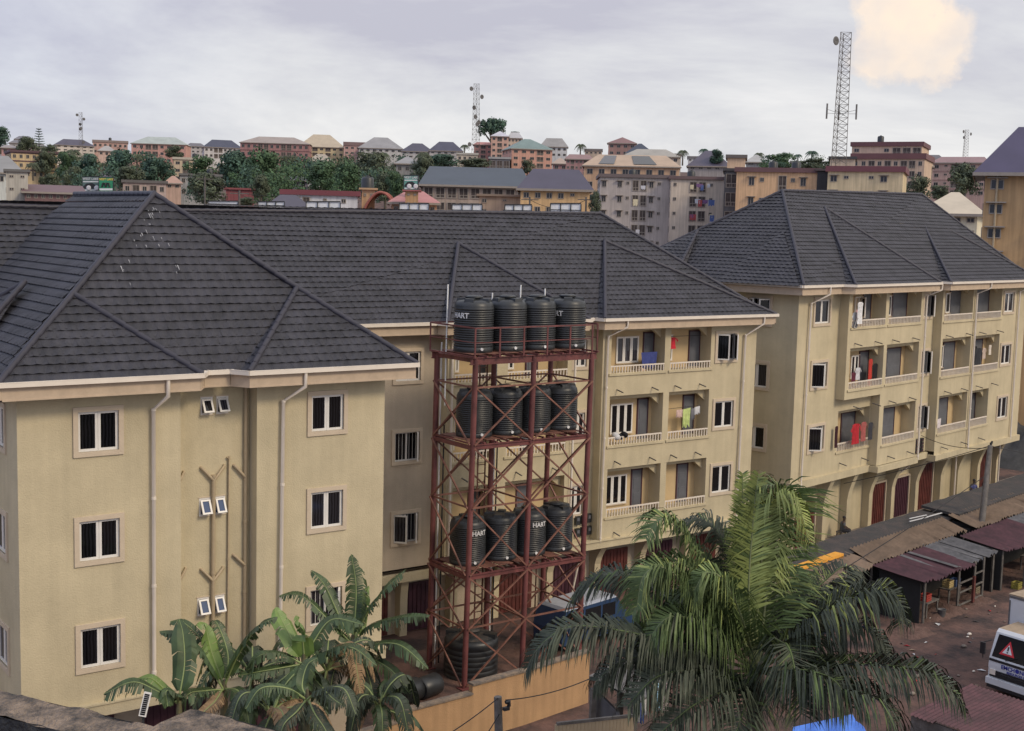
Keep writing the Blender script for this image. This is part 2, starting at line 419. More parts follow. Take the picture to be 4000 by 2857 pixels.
# wing roof: eaves, apex and ridge from the survey
ze = 12.62
AP = at_x(602, 762, 15.05); AP = (AP.x, AP.y, AP.z)
RB = (15.05, 48.5, AP[2]+.05)
xl, xr, yb, ym = 8.66, 21.5, 34.55, 35.15
LM, RM = (xl, ym, ze), (xr, ym, ze)
def on_plane(px, py, pts, off=0.0):
    a, b, c = [V(p) for p in pts]; n = (b-a).cross(c-a).normalized()
    n = n if n.z > 0 else -n
    a = a+n*off; d = ray(px, py); return tuple(E0 + d*((a-E0).dot(n)/d.dot(n)))
FRT = (LM, RM, AP)
ap1 = on_plane(285, 1152, FRT, .06); ap2 = on_plane(1160, 1128, FRT, .06)
b1l, b1r = (xl, yb, ze), (14.25, yb, ze)
b2l, b2r = (15.75, yb, ze), (xr, yb, ze)
lf = [(xl, ym, ze), AP, RB, (xl, 48.5, ze)]
# the small hip on the left slope
ql = on_plane(95, 1110, (LM, AP, RB), .25)
faces = [[LM, RM, AP], lf, [(xr, ym, ze), (xr, 46.0, ze), RB, AP],
         [b1l, b1r, ap1], [b1l, ap1, (xl, ym+.5, ze+.02)], [b1r, (14.25, ym, ze), ap1],
         [b2l, b2r, ap2], [b2l, ap2, (15.75, ym, ze)], [b2r, (xr, ym+.5, ze), ap2]]
q0 = (xl-.55, ql[1]-2.9, ze); q1 = (xl-.55, ql[1]+2.9, ze)
faces += [[q0, ql, q1], [q0, (xl, ql[1]-2.9, ze), ql], [q1, ql, (xl, ql[1]+2.9, ze)]]
rfA = roof(bldA, F0, faces, [(b1l, ap1), (ap1, AP), (AP, ap2), (ap2, b2r), (AP, RB), (ap1, b1r), (ap2, b2l), (q0, ql), (q1, ql)])
# ---- droppings on the tiles near the apex
dr = MB()
for k in range(34):
    t = abs(R.gauss(0, .28))+.02; s_ = R.uniform(-.45, .5)
    p = on_plane(602+s_*560*t+R.uniform(-12, 12)-80*t, 790+t*520, FRT, .09)
    p = V(p); L = R.uniform(.05, .24)*(1.2 if R.random() < .2 else .6)
    dn = V((0, -1, -0.85)).normalized(); sx = V((R.uniform(.006, .014), 0, 0))
    dr.face([p-sx, p+sx, p+dn*L+sx*.5, p+dn*L-sx*.5])
dr.build('dropping_streaks', M_drop, rfA)
gutter_run(F0, [b1l, b1r, (14.6, ym, ze), (15.4, ym, ze), b2l, b2r], bldA)
gutter_run(F0, [(xl, 44, ze), (xl, yb, ze)], bldA)
downpipe(bldA, [(13.25, 34.5, ze-.05), (13.25, 34.5, ze-.55), (13.05, 35.12, ze-1.0), (13.03, 35.12, Z(-13.3))], .06)
downpipe(bldA, [(17.55, 34.5, ze-.05), (17.55, 34.5, ze-.5), (17.12, 35.12, ze-1.0), (17.05, 35.12, Z(-13.3))], .06)
# ---- rear range
EB = 13.05
w2 = MB(); h = []
RBW = [(-4.9, -6.38), (-8.21, -9.68), (-11.6, -13.08)]
win_rows(bldA, F0, 26.26, 27.72, RBW, 44.0, ['pair', 'openright', 'openboth'], h)
wall(w2, F0, 20.75, 28.6, 2.95, EB, 44.0, h)
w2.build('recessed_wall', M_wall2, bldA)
w = MB()
SILL = [-6.37, -9.68, -13.0]; TOP = [-4.3, -7.42, -10.77]; RAIL = [-6.03, -9.31, -12.63]
def balcony(parent, fr, x0, x1, zt, zs, zr, D, items, depth=.78):
    """contents and balustrade of one balcony opening; returns the wall hole"""
    b = MB(); b.box(x0-.05, x1+.05, D+depth, D+depth+.1, Z(zs)-.1, Z(zt)+.1, fr); b.build('balcony_wall', M_balc, parent)
    s = MB(); s.box(x0-.12, x1+.12, D-.06, D+.05, Z(zs)-.12, Z(zs)-.02, fr); s.build('balcony_sill', M_wall, parent)
    r = MB(); r.box(x0, x1, D+.0, D+.07, Z(zr)-.06, Z(zr), fr); n = int((x1-x0)/.165)
    for k in range(n+1):
        x = x0+.03+(x1-x0-.06)*k/n; r.box(x-.02, x+.02, D+.01, D+.055, Z(zs)-.02, Z(zr)-.06, fr)
    r.build('balustrade', M_gut, parent)
    c = MB(); c.box(x0, x1, D+.3, D+.45, Z(zt)-.2, Z(zt)+.05, fr)
    c.prism([fr(x1, D+.3, Z(zt)-.2), fr(x1, D+.3, Z(zt)-.58), fr(x1-.5, D+.3, Z(zt)-.2)], fr.m.to_3x3() @ V((0, .15, 0)))
    c.build('balcony_beam', M_wall, parent)
    for it in items:
        if it[0] == 'win':
            add_window(parent, WP(fr, it[1], D+depth-.10, Z(zs)+.35), it[2]-it[1], zt-zs-.85, it[3], 'balcony_window', False)
        elif it[0] == 'door':
            d = MB(); d.box(it[1], it[2], D+depth-.03, D+depth+.02, Z(zs)-.02, Z(zt)-.38, fr)
            for zz in (.25, .95): d.box(it[1]+.1, it[2]-.1, D+depth-.045, D+depth-.03, Z(zs)+zz, Z(zs)+zz+.5, fr)
            do = d.build('balcony_door', M_door, parent)
            f = MB()
            for a, bb in ((it[1]-.06, it[1]), (it[2], it[2]+.06)): f.box(a, bb, D+depth-.05, D+depth+.02, Z(zs)-.02, Z(zt)-.32, fr)
            f.box(it[1]-.06, it[2]+.06, D+depth-.05, D+depth+.02, Z(zt)-.38, Z(zt)-.32, fr); f.build('door_frame', M_mdoor, do)
    return (x0, x1, Z(zs), Z(zt), depth)
X8 = lambda px, py=1400: at_y(px, py, 44.28).x
h = []
for f in range(3):
    k = f*-14
    h.append(balcony(bldA, F0, 37.4, 40.68, TOP[f], SILL[f], RAIL[f], 43.5, [('win', X8(2404+k), X8(2490+k), 'tri'), ('door', X8(2512+k), X8(2548+k))]))
    h.append(balcony(bldA, F0, 41.05, 43.68, TOP[f], SILL[f], RAIL[f], 43.5, [('win', X8(2596+k), X8(2622+k), 'single'), ('door', X8(2690+k), X8(2728+k))]))
win_rows(bldA, F0, 43.95, 45.5, [(-4.62, -6.18), (-7.92, -9.48), (-11.1, -12.72)], 43.5, ['openboth', 'pair', 'pair'], h)
wall(w, F0, 36.9, 46.8, 2.95, EB, 43.5, h)
h = []
for f in range(3):
    k = f*-12
    h.append(balcony(bldA, F0, 28.95, 31.0, TOP[f]-.03, SILL[f], RAIL[f], 43.5, [('win', X8(1758+k, 1430), X8(1790+k, 1430), 'pair'), ('door', X8(1866+k, 1430), X8(1905+k, 1430))]))
    h.append(balcony(bldA, F0, 31.65, 34.9, TOP[f]-.03, SILL[f], RAIL[f], 43.5, [('win', X8(1960+k, 1430), X8(2004+k, 1430), 'pair'), ('door', X8(2055+k, 1430), X8(2095+k, 1430))]))
wall(w, F0, 28.6, 35.15, 2.95, EB, 43.5, h)
h = []; win_rows(bldA, F0, 35.5, 36.5, [(-4.7, -6.2), (-8.0, -9.5), (-11.35, -12.95)], 44.0, ['pair', 'pair', 'pair'], h)
wall(w, F0, 35.15, 36.9, 2.95, EB, 44.0, h)
wall(w, F0, 43.5, 44.0, 2.95, EB, 28.6, (), 1); wall(w, F0, 43.5, 44.0, 2.95, EB, 36.9, (), 1)
w.face([(35.15, 43.5, 2.95), (35.15, 44, 2.95), (35.15, 44, EB), (35.15, 43.5, EB)])
w.face([(46.8, 43.5, 2.95), (46.8, 54.5, 2.95), (46.8, 54.5, EB), (46.8, 43.5, EB)])
w.face([(-12, 54.5, 0), (46.8, 54.5, 0), (46.8, 54.5, EB), (-12, 54.5, EB)])
w.face([(28.6, 43.5, 2.95), (28.6, 54.5, 2.95), (46.8, 54.5, 2.95), (46.8, 43.5, 2.95)])
w.face([(-12, 44, 0), (9.3, 44, 0), (9.3, 44, EB), (-12, 44, EB)])
w.build('wall', M_wall, bldA)
lg = MB(); lg.box(28.4, 46.9, 43.36, 43.6, 2.62, 2.95); lg.box(28.4, 46.95, 43.3, 43.6, 2.95, 3.0); lg.box(20.75, 28.4, 43.86, 44.1, 2.4, 2.75); lg.build('ledge', M_wall, bldA)
gf = MB(); wall(gf, F0, 20.75, 46.6, 0, 2.7, 44.6)
gf.face([(46.6, 44.6, 0), (46.6, 54, 0), (46.6, 54, 2.9), (46.6, 44.6, 2.9)])
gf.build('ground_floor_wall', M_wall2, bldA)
def fin(parent, fr, x, D0, D1, z0, z1, t=.35, m=None, out=.45):
    """pilaster whose head sweeps out to carry the overhang"""
    n = 8; prof = []; b0 = D1-.42; top = max(D0+.12, b0-.55)
    for k in range(n+1):
        s = k/n; prof.append((b0-max(0, (s-.62)/.38)**1.5*(b0-top), z0+(z1-z0)*s))
    mb = MB(); pts = [fr(x, d, z) for d, z in prof] + [fr(x, D1+.1, z1), fr(x, D1+.1, z0)]
    mb.prism(pts, fr.m.to_3x3() @ V((t, 0, 0))); return mb.build('pilaster', m or M_wall, parent)
for x in (24.2, 26.9, 29.4, 31.6, 34.6, 37.4, 40.2, 43.2, 46.1): fin(bldA, F0, x, 43.5 if x > 28 else 43.95, 44.6, 0, 2.62 if x > 28 else 2.4)
for xa, xb, m_ in ((24.8, 26.5, M_rdoor), (27.2, 28.9, M_mdoor), (32.2, 34.0, M_rdoor), (35.2, 37.0, M_mdoor), (37.9, 39.7, M_rdoor), (40.8, 42.6, M_mdoor), (43.8, 45.6, M_rdoor)):
    d = MB(); d.box(xa, xb, 44.5, 44.62, .05, 2.1)
    for k in range(8): d.box(xa+.08+k*.21, xa+.13+k*.21, 44.47, 44.5, .1, 2.05)
    d.build('shop_door', m_, bldA)
for i in range(4):
    for j in range(2):
        p = at_y(2250+i*22, 2035+j*48-i*5, 43.9)
        mb = MB(); mb.box(p.x-.02, p.x+.22, 43.86, 44.0, p.z-.2, p.z+.2); mb.box(p.x+.03, p.x+.17, 43.84, 43.86, p.z-.02, p.z+.13, mi=1)
        mb.build('meter_box', [M_tank, M_door], bldA)
def spouts(parent, fr, xs, z, D):
    for x in xs:
        mb = MB(); mb.tube([fr(x, D+.05, Z(z)), fr(x+.02, D-.42, Z(z)-.10)], .03, 6); mb.build('drain_spout', M_wood, parent)
spouts(bldA, F0, (37.8, 39.95, 41.4, 43.0), -7.12, 43.5); spouts(bldA, F0, (37.8, 39.95, 41.3, 42.9), -10.42, 43.5); spouts(bldA, F0, (37.9, 40.1, 42.3), -13.75, 43.5)
spouts(bldA, F0, (29.4, 30.6, 32.2, 34.2), -7.1, 43.5); spouts(bldA, F0, (29.4, 30.6, 32.2, 34.2), -10.4, 43.5)
# roof of the rear range
zb = EB+.08
ye = 42.9; ymB = 43.42
EL = (-14.0, ymB, zb); ER = (47.5, ymB, zb)
RL = (-8.0, 49.0, Z(.38)); RR = at_y(2345, 838, 49.0); RR = (RR.x, RR.y, RR.z)
MF = (EL, ER, RR)
pl2 = [EL, (20.5, ymB, zb), ER, RR, (18.8, 49.0, Z(.36)), RL]
a1 = on_plane(1790, 955, ((20, ymB, zb), ER, RR), .08); a2 = on_plane(2362, 945, ((20, ymB, zb), ER, RR), .08)
c1l, c1r = (28.15, ye, zb), (35.6, ye, zb); c2l, c2r = (36.45, ye, zb), (47.5, ye, zb)
facesB = [[(18.0, ymB, zb), ER, RR], [(18.0, ymB, zb), RR, (18.0, 49.0, Z(.33))], [EL, (18.0, ymB, zb), (18.0, 49.0, Z(.33)), RL],
          [ER, (47.5, 55.1, zb), RR], [RL, RR, (47.5, 55.1, zb), (-14, 55.1, zb)],
          [c1l, c1r, a1], [c1l, a1, (28.15, ymB+.02, zb+.02)], [c1r, (35.6, ymB, zb), a1],
          [c2l, c2r, a2], [c2l, a2, (36.45, ymB+.02, zb+.02)], [c2r, (47.5, ymB+.5, zb), a2]]
roof(bldA, F0, facesB, [(RL, (18, 49, Z(.35))), ((18, 49, Z(.35)), RR), (RR, ER), (c1l, a1), (c1r, a1), (c2l, a2), (c2r, a2)])
gutter_run(F0, [(20.2, ymB, zb), (28.0, ymB, zb), c1l, c1r, (35.7, ymB, zb), (36.3, ymB, zb), c2l, c2r, (47.5, 55, zb)], bldA)
downpipe(bldA, [(37.75, 42.85, zb-.05), (37.75, 42.85, zb-.35), (37.1, 43.38, zb-.8), (37.0, 43.38, 2.9)], .055)
downpipe(bldA, [(46.6, 42.85, zb-.05), (46.6, 42.85, zb-.4), (45.9, 43.38, zb-1.0), (45.8, 43.38, 2.9)], .055)
downpipe(bldA, [(28.75, 43.4, zb-.6), (28.75, 43.4, 2.9)], .055); downpipe(bldA, [(35.25, 43.4, zb-.4), (35.2, 43.4, 2.9)], .055)
downpipe(bldA, [(36.3, 43.9, 2.4), (36.0, 44.2, 0)], .05)
# ================================================================== second block
bldC = thing('apartment_building', 'farther cream apartment block on the right with charcoal tiled roof, white balustrades and shop floor', 'apartment building', FS(66, 36, 1.6))
C0 = 1.55; EC = 14.62
TC = [-2.47, -5.45, -8.65]; SC_ = [-4.4, -7.5, -10.7]; RC_ = [-4.05, -7.15, -10.3]
XB = lambda px, py=1200: c_y(px, py, 31.45).x
w = MB(); h = []
win_rows(bldC, FS, 54.3, 56.0, [(-2.87, -4.3), (-5.93, -7.4), (-9.06, -10.52)], 31.2, ['pair', 'openleft', 'openleft'], h)
h.append(balcony(bldC, FS, 57.25, 60.55, TC[2], SC_[2], RC_[2], 31.2, [('door', XB(3322, 1650), XB(3372, 1650))]))
wall(w, FS, 52.95, 56.9, Z(-11.75), EC, 31.2, [q for q in h if q[0] < 56.9]); wall(w, FS, 56.9, 60.6, Z(-11.75), Z(-8.0), 31.2, [q for q in h if q[0] > 56.9])
h = []
h.append(balcony(bldC, FS, 57.2, 60.72, TC[0], SC_[0], RC_[0], 30.7, [('win', XB(3338), XB(3366), 'openright'), ('door', XB(3372), XB(3400))]))
h.append(balcony(bldC, FS, 57.2, 60.72, TC[1], SC_[1], RC_[1], 30.7, [('win', XB(3322, 1450), XB(3350, 1450), 'pair'), ('door', XB(3356, 1450), XB(3388, 1450))]))
for f in range(3):
    k = f*-12
    h.append(balcony(bldC, FS, 61.06, 64.72, TC[f], SC_[f], RC_[f], 30.7, [('win', XB(3468+k), XB(3480+k), 'single'), ('door', XB(3486+k), XB(3540+k))]))
wall(w, FS, 56.85, 61.0, Z(-8.0), EC, 30.7, [q for q in h if q[0] < 60 and q[2] > Z(-8.2)])
wall(w, FS, 61.0, 65.0, Z(-11.75), EC, 30.7, [q for q in h if q[0] > 60])
wall(w, FS, 60.6, 61.0, Z(-11.75), Z(-8.0), 30.7)
wall(w, FS, 30.7, 31.2, Z(-8.0), EC, 56.85, (), 1); wall(w, FS, 30.7, 31.25, Z(-11.75), Z(-8.0), 60.6, (), 1)
w.face([FS(56.85, 30.7, Z(-8)), FS(60.6, 30.7, Z(-8)), FS(60.6, 31.2, Z(-8)), FS(56.85, 31.2, Z(-8))])
w.face([FS(65, 30.7, Z(-11.75)), FS(65, 31.2, Z(-11.75)), FS(65, 31.2, EC), FS(65, 30.7, EC)])
h = []; win_rows(bldC, FS, 65.95, 67.15, [(-2.85, -4.35), (-5.95, -7.5), (-9.0, -10.6)], 31.2, ['openright', 'openright', 'openright'], h)
wall(w, FS, 65.0, 67.35, Z(-11.75), EC, 31.2, h)
wall(w, FS, 30.7, 31.2, Z(-11.75), EC, 67.35, (), 1)
h = []
for f in range(3):
    k = f*-14
    h.append(balcony(bldC, FS, 67.6, 71.3, TC[f], SC_[f]-.06, RC_[f]-.05, 30.7, [('win', XB(3692+k), XB(3708+k), 'single'), ('door', XB(3710+k), XB(3752+k))]))
    h.append(balcony(bldC, FS, 71.75, 75.35-(1.1 if f == 2 else 0), TC[f]-.03, SC_[f]-.1, RC_[f]-.05, 30.7, [('door', XB(3812+k), XB(3860+k))]))
win_rows(bldC, FS, 75.4 if False else 75.55, 77.25, [(-2.9, -4.35), (-6.05, -7.5), (-9.25, -10.8)], 30.7, ['pair', 'pair', 'pair'], h)
wall(w, FS, 67.35, 79.0, Z(-11.95), EC, 30.7, h)
w.face([FS(79, 30.7, Z(-11.95)), FS(79, 42, Z(-11.95)), FS(79, 42, EC), FS(79, 30.7, EC)])
w.face([FS(52.95, 42, C0), FS(79, 42, C0), FS(79, 42, EC), FS(52.95, 42, EC)])
w.face([FS(52.95, 31.2, Z(-11.75)), FS(52.95, 42, Z(-11.75)), FS(79, 42, Z(-11.75)), FS(79, 31.2, Z(-11.75))])
h = []; win_rows(bldC, FS, 32.6, 34.1, [(-2.85, -4.35), (-6.0, -7.45), (-9.08, -10.45)], 52.95, ['openboth', 'pair', 'pair'], h, 1)
wall(w, FS, 31.2, 42, Z(-11.75), EC, 52.95, h, 1)
w.build('wall', M_wall, bldC)
lg = MB(); lg.box(52.85, 60.6, 31.05, 31.3, Z(-12.1), Z(-11.75), FS); lg.box(60.5, 65.1, 30.55, 31.3, Z(-12.1), Z(-11.78), FS); lg.box(65.1, 67.3, 31.05, 31.3, Z(-12.15), Z(-11.8), FS)
lg.box(67.25, 79.1, 30.55, 31.3, Z(-12.3), Z(-11.95), FS); lg.box(52.85, 53.1, 31.3, 42, Z(-12.1), Z(-11.75), FS); lg.build('ledge', M_wall, bldC)
gf = MB(); wall(gf, FS, 53.4, 78.8, C0-1.2, Z(-12.05), 32.0); wall(gf, FS, 32.0, 42, C0-1.2, Z(-12.0), 53.4, (), 1)
gf.face([FS(78.8, 32, C0-1), FS(78.8, 42, C0-1), FS(78.8, 42, Z(-12)), FS(78.8, 32, Z(-12))]); gf.build('ground_floor_wall', M_wall, bldC)
for x in (56.9, 59.35, 61.75, 64.3, 67.2, 70.4, 72.7, 75.5, 78.3): fin(bldC, FS, x, 31.05 if x < 60 else 30.7, 32.0, C0-.4, Z(-12.1 if x < 66 else -12.25), .38)
for xa, xb, zt, m_ in ((54.6, 56.6, -13.1, M_rdoor), (62.4, 64.1, -13.2, M_rdoor), (65.0, 66.9, -13.2, M_mdoor), (67.9, 69.9, -12.75, M_rdoor), (76.2, 78.1, -12.75, M_rdoor)):
    d = MB(); d.box(xa, xb, 31.9, 32.02, C0, Z(zt), FS)
    for k in range(9): d.box(xa+.08+k*.21, xa+.12+k*.21, 31.87, 31.9, C0+.05, Z(zt)-.05, FS)
    do = d.build('shop_door', m_, bldC)
    f = MB(); f.box(xa-.12, xa, 31.84, 32.0, C0, Z(zt)+.1, FS); f.box(xb, xb+.12, 31.84, 32.0, C0, Z(zt)+.1, FS); f.box(xa, xb, 31.84, 32.0, Z(zt), Z(zt)+.1, FS); f.build('door_frame', M_wall2, do)
for i in range(3):
    for j in range(4):
        mb = MB(); x = 65.75+i*.36; z = Z(-10.95-j*.2) 
        mb.box(x, x+.3, 31.05, 31.2, z-.17, z, FS); mb.box(x+.05, x+.2, 31.03, 31.05, z-.13, z-.05, FS, mi=1); mb.build('meter_box', [M_tank, M_mdoor], bldC)
spouts(bldC, FS, (57.6, 59.7, 61.6, 63.9), -5.2, 30.7); spouts(bldC, FS, (57.9, 59.9, 61.6, 63.9), -8.4, 30.7); spouts(bldC, FS, (57.6, 59.9), -11.3, 31.2); spouts(bldC, FS, (61.8, 64.0), -11.35, 30.7)
spouts(bldC, FS, (68.0, 70.6, 72.4, 74.9), -5.25, 30.7); spouts(bldC, FS, (68.2, 70.4, 72.4, 74.6), -8.4, 30.7); spouts(bldC, FS, (68.2, 70.8, 73.2), -11.55, 30.7)
zc = EC+.08; yc, ymc = 30.1, 30.6
def on_planeC(px, py, pts, off):
    a, b, c = [V(FS(*p)) for p in pts]; n = (b-a).cross(c-a).normalized(); n = n if n.z > 0 else -n
    a = a+n*off; d = ray(px, py); return tuple(FS.inv @ (E0 + d*((a-E0).dot(n)/d.dot(n))))
A1 = c_y(3056, 748, 36.3); A2 = c_y(3600, 762, 36.3); A1 = tuple(A1); A2 = tuple(A2)
CL, CR = (52.3, ymc, zc), (79.65, ymc, zc); CLb, CRb = (52.3, 42.6, zc), (79.65, 42.6, zc)
cb1 = on_planeC(3222, 815, (CL, CR, A1), .08); cb2 = on_planeC(3588, 838, (CL, CR, A1), .08)
cs1 = on_planeC(3060, 905, (CL, A1, CLb), .08); cs2 = on_planeC(2725, 905, (CL, A1, CLb), .25)
d1l, d1r = (56.3, yc, zc), (65.6, yc, zc); d2l, d2r = (66.9, yc, zc), (79.65, yc, zc)
e0, e1 = (51.8, 30.6, zc), (51.8, 36.6, zc)
facesC = [[CL, CR, A2], [CL, A2, A1], [CL, A1, CLb], [CR, CRb, A2], [A1, A2, CRb, CLb],
          [d1l, d1r, cb1], [d1l, cb1, (56.3, ymc+.02, zc+.02)], [d1r, (65.6, ymc, zc), cb1],
          [d2l, d2r, cb2], [d2l, cb2, (66.9, ymc+.02, zc+.02)], [d2r, (79.65, ymc+.5, zc), cb2],
          [(51.9, 30.6, zc), (51.9, 35.2, zc), cs1],
          [(51.7, 37.6, zc), (51.7, 42.6, zc), cs2], [(51.7, 37.6, zc), cs2, (52.3, 37.6, zc)]]
roof(bldC, FS, facesC, [(CL, A1), (A1, A2), (A2, CR), (d1l, cb1), (d1r, cb1), (d2l, cb2), (d2r, cb2), (cs2, (51.7, 37.6, zc)), (CLb, A1)])
gutter_run(FS, [(52.2, 42, zc), (52.2, ymc, zc), (55.9, ymc, zc), d1l, d1r, (65.8, ymc, zc), (66.7, ymc, zc), d2l, (79.7, yc, zc), (79.7, 42, zc)], bldC)
for x in (54.7,):
    downpipe(bldC, [FS(54.6, 30.5, zc-.05), FS(54.6, 30.5, zc-.4), FS(53.9, 31.08, zc-.85), FS(53.75, 31.08, Z(-12.1))], .055)
for x, zz in ((65.1, -11.9), (71.52, -12.1), (77.7, -12.1)):
    downpipe(bldC, [FS(x+.6, 30.05, zc-.05), FS(x+.6, 30.05, zc-.35), FS(x, 30.58, zc-.7), FS(x, 30.58, Z(zz))], .06)
downpipe(bldC, [FS(65.1, 30.6, Z(-11.9)), FS(64.75, 31.7, Z(-13.0)), FS(64.75, 31.75, C0)], .055)
downpipe(bldC, [FS(71.7, 31.3, Z(-12.2)), FS(71.7, 31.3, C0)], .055); downpipe(bldC, [FS(78.0, 31.3, Z(-12.2)), FS(78.0, 31.3, C0)], .055)
# ================================================================== ground
M_soil = mat('red_laterite', (0.038, 0.026, 0.024, 1), 0.95, 0.3, 0.55, 1.0, 5, col2=(0.15, 0.082, 0.064, 1), thr=(0.38, 0.62))
def ground_z(x, y):
    d = V((x, y, 0)).dot(V((AF.x, AF.y, 0)).normalized()); return hill(d)
def hill(d):
    pts = [(0, 0), (95, 0), (160, 4), (240, 8), (400, 24), (600, 40), (800, 55), (1000, 64), (1100, 60), (1600, 20), (3000, -20)]
    for (a, za), (b, zb_) in zip(pts[:-1], pts[1:]):
        if d <= b: return za+(zb_-za)*max(0, (d-a))/(b-a)
    return -20
g = MB(); ff = V((AF.x, AF.y, 0)).normalized(); fr_ = V((ff.y, -ff.x, 0))
rows = []
for d in [-60, -20, 0, 20, 40, 60, 80, 95, 120, 160, 200, 240, 300, 400, 500, 600, 700, 800, 900, 1000, 1050, 1100, 1150]:
    rows.append([ff*d + fr_*(u*(60+max(d, 40)*0.9)) + V((0, 0, hill(d))) for u in [-1+k/10 for k in range(21)]])
g.grid(rows, 0, False); structure(g, 'ground', M_soil)

# ================================================================== water tower
def text_mesh(txt, size, mats, bold=0.012, bend=None, name='lettering', align='CENTER', depth=0.004):
    cu = bpy.data.curves.new('lettering', 'FONT'); cu.body = txt; cu.size = size; cu.align_x = align; cu.align_y = 'CENTER'; cu.offset = bold*size; cu.extrude = depth; cu.resolution_u = 3
    o = bpy.data.objects.new('lettering', cu); COL.objects.link(o)
    bpy.context.view_layer.update()
    dg = bpy.context.evaluated_depsgraph_get()
    me = bpy.data.meshes.new_from_object(o.evaluated_get(dg))
    bpy.data.objects.remove(o); bpy.data.curves.remove(cu)
    me.name = name; me.materials.clear(); me.materials.append(mats)
    if bend:
        for v in me.vertices:
            a = v.co.x/bend; r = bend+v.co.z+0.012
            v.co = V((math.sin(a)*r, -math.cos(a)*r, v.co.y))
    return me
tw = thing('water_tower', 'red oxide steel stand holding three decks of black water tanks', 'tank stand', (28.7, 39, 0))
LX = [26.0, 28.65, 31.45]; LY = [37.73, 40.3]
DK = [Z(-4.65), Z(-7.85), Z(-12.7)]; ST = [Z(-5.75), Z(-10.2), Z(-14.72)]
for y in LY:
    for k, x in enumerate(LX):
        c = MB(); dx = -.22 if y < 38 else -.12
        c.tube([(x+dx*.9, y, 0), (x, y, DK[0]-.05)], .105, 12); c.box(x+dx-.2, x+dx+.2, y-.2, y+.2, 0, .04); c.build('column', M_steel, tw)
def xat(x, z): return x-.2*(1-z/DK[0])
for z in DK:
    top = z == DK[0]
    e = .18 if top else .0
    for y in LY:
        b = MB(); hh = .26 if top else .17
        b.box(xat(LX[0], z)-e-.05, xat(LX[2], z)+e+.05, y-.07, y+.07, z-hh, z-hh+.025); b.box(xat(LX[0], z)-e-.05, xat(LX[2], z)+e+.05, y-.07, y+.07, z-.025, z)
        b.box(xat(LX[0], z)-e-.05, xat(LX[2], z)+e+.05, y-.012, y+.012, z-hh+.025, z-.025); b.build('beam', M_steel, tw)
    for x in LX:
        b = MB(); b.bar((xat(x, z), LY[0]+.08, z-.12), (xat(x, z), LY[1]-.08, z-.12), .1, .15); b.build('beam', M_steel, tw)
    n = 10
    for k in range(n+1):
        x = xat(LX[0], z)-e+k*(LX[2]-LX[0]+2*e)/n
        b = MB(); b.box(x-.035, x+.035, LY[0]-e, LY[1]+e, z+.002, z+.06); b.build('joist', M_steel, tw)
    bd = MB()
    for k in range(7):
        x = LX[0]+.05+k*.76; bd.box(x, x+.62, LY[0]+.35, LY[1]-.25, z+.062, z+.085)
    bd.build('deck_plank', M_brace, tw)
for z in ST:
    for y in LY:
        b = MB(); b.bar((xat(LX[0], z), y, z), (xat(LX[2], z), y, z), .06, .06); b.build('strut', M_brace, tw)
    for x in LX:
        b = MB(); b.bar((xat(x, z), LY[0], z), (xat(x, z), LY[1], z), .06, .06); b.build('strut', M_brace, tw)
lev = [DK[0]-.25, ST[0], DK[1], ST[1], DK[2], ST[2], .15]
def brace(a, b):
    m_ = MB(); m_.bar(a, b, .055, .055); m_.build('brace', M_brace, tw)
for (za, zb_) in ((ST[0], DK[1]), (DK[1]-.1, ST[1]), (ST[1], DK[2]), (DK[2]-.1, ST[2]), (ST[2], .12)):
    for y in LY:
        for i in (0, 1):
            x0, x1, X0, X1 = xat(LX[i], za), xat(LX[i+1], za), xat(LX[i], zb_), xat(LX[i+1], zb_)
            s_ = -.07 if y < 38 else .07
            brace((x0, y+s_, za), (X1, y+s_, zb_)); brace((x1, y+s_*1.9, za), (X0, y+s_*1.9, zb_))
    for x in (LX[0], LX[2]):
        s_ = -.07 if x == LX[0] else .07
        brace((xat(x, za)+s_, LY[0], za), (xat(x, zb_)+s_, LY[1], zb_)); brace((xat(x, za)+s_*1.9, LY[1], za), (xat(x, zb_)+s_*1.9, LY[0], zb_))
# guard rail on the top deck
rl = MB(); z = DK[0]; x0, x1, y0, y1 = LX[0]-.16, LX[2]+.35, LY[0]-.18, LY[1]+.25
for h_ in (.55, 1.08):
    t_ = .055 if h_ > 1 else .03
    for a, b in (((x0, y0), (x1-.5, y0)), ((x0, y0), (x0, y1)), ((x0, y1), (x1, y1)), ((x1, y1), (x1, y0+.3))): rl.bar((*a, z+h_), (*b, z+h_), t_, t_)
for k in range(6): x = x0+k*(x1-.5-x0)/5; rl.bar((x, y0, z), (x, y0, z+1.08), .055, .055)
for p in ((x0, y1), (x1, y1), (x1, y0+.3), ((x0+x1)/2, y1)): rl.bar((*p, z), (*p, z+1.08), .05, .05)
rl.build('guard_rail', M_steel, tw)
ld = MB()
for x in (28.15, 28.5): ld.bar((x, 40.55, 0), (x, 40.55, DK[0]+.9), .05, .05)
for k in range(38): ld.bar((28.15, 40.55, .4+k*.35), (28.5, 40.55, .4+k*.35), .03, .03)
ld.build('ladder', M_brace, tw)
for k, (x, y, h_) in enumerate(((26.02, 39.75, 1.95), (28.2, 39.95, 1.6), (29.55, 39.95, 1.9), (30.75, 39.95, 1.75))):
    v = MB(); v.tube([(x, y, z-2.0 if k == 0 else z), (x+.04, y, z+h_+.6)], .028, 6); v.build('vent_pipe', M_tap, tw)
for k, (x, y) in enumerate(((26.35, 40.62), (26.55, 40.65), (27.2, 40.68), (28.95, 40.62), (29.1, 40.65), (31.2, 40.6))):
    v = MB(); v.tube([(x, y, 0), (x+.05, y, DK[min(2, k % 3)]+.3)], .03, 6); v.build('riser_pipe', [M_tap, M_tank, M_brace][k % 3], tw)
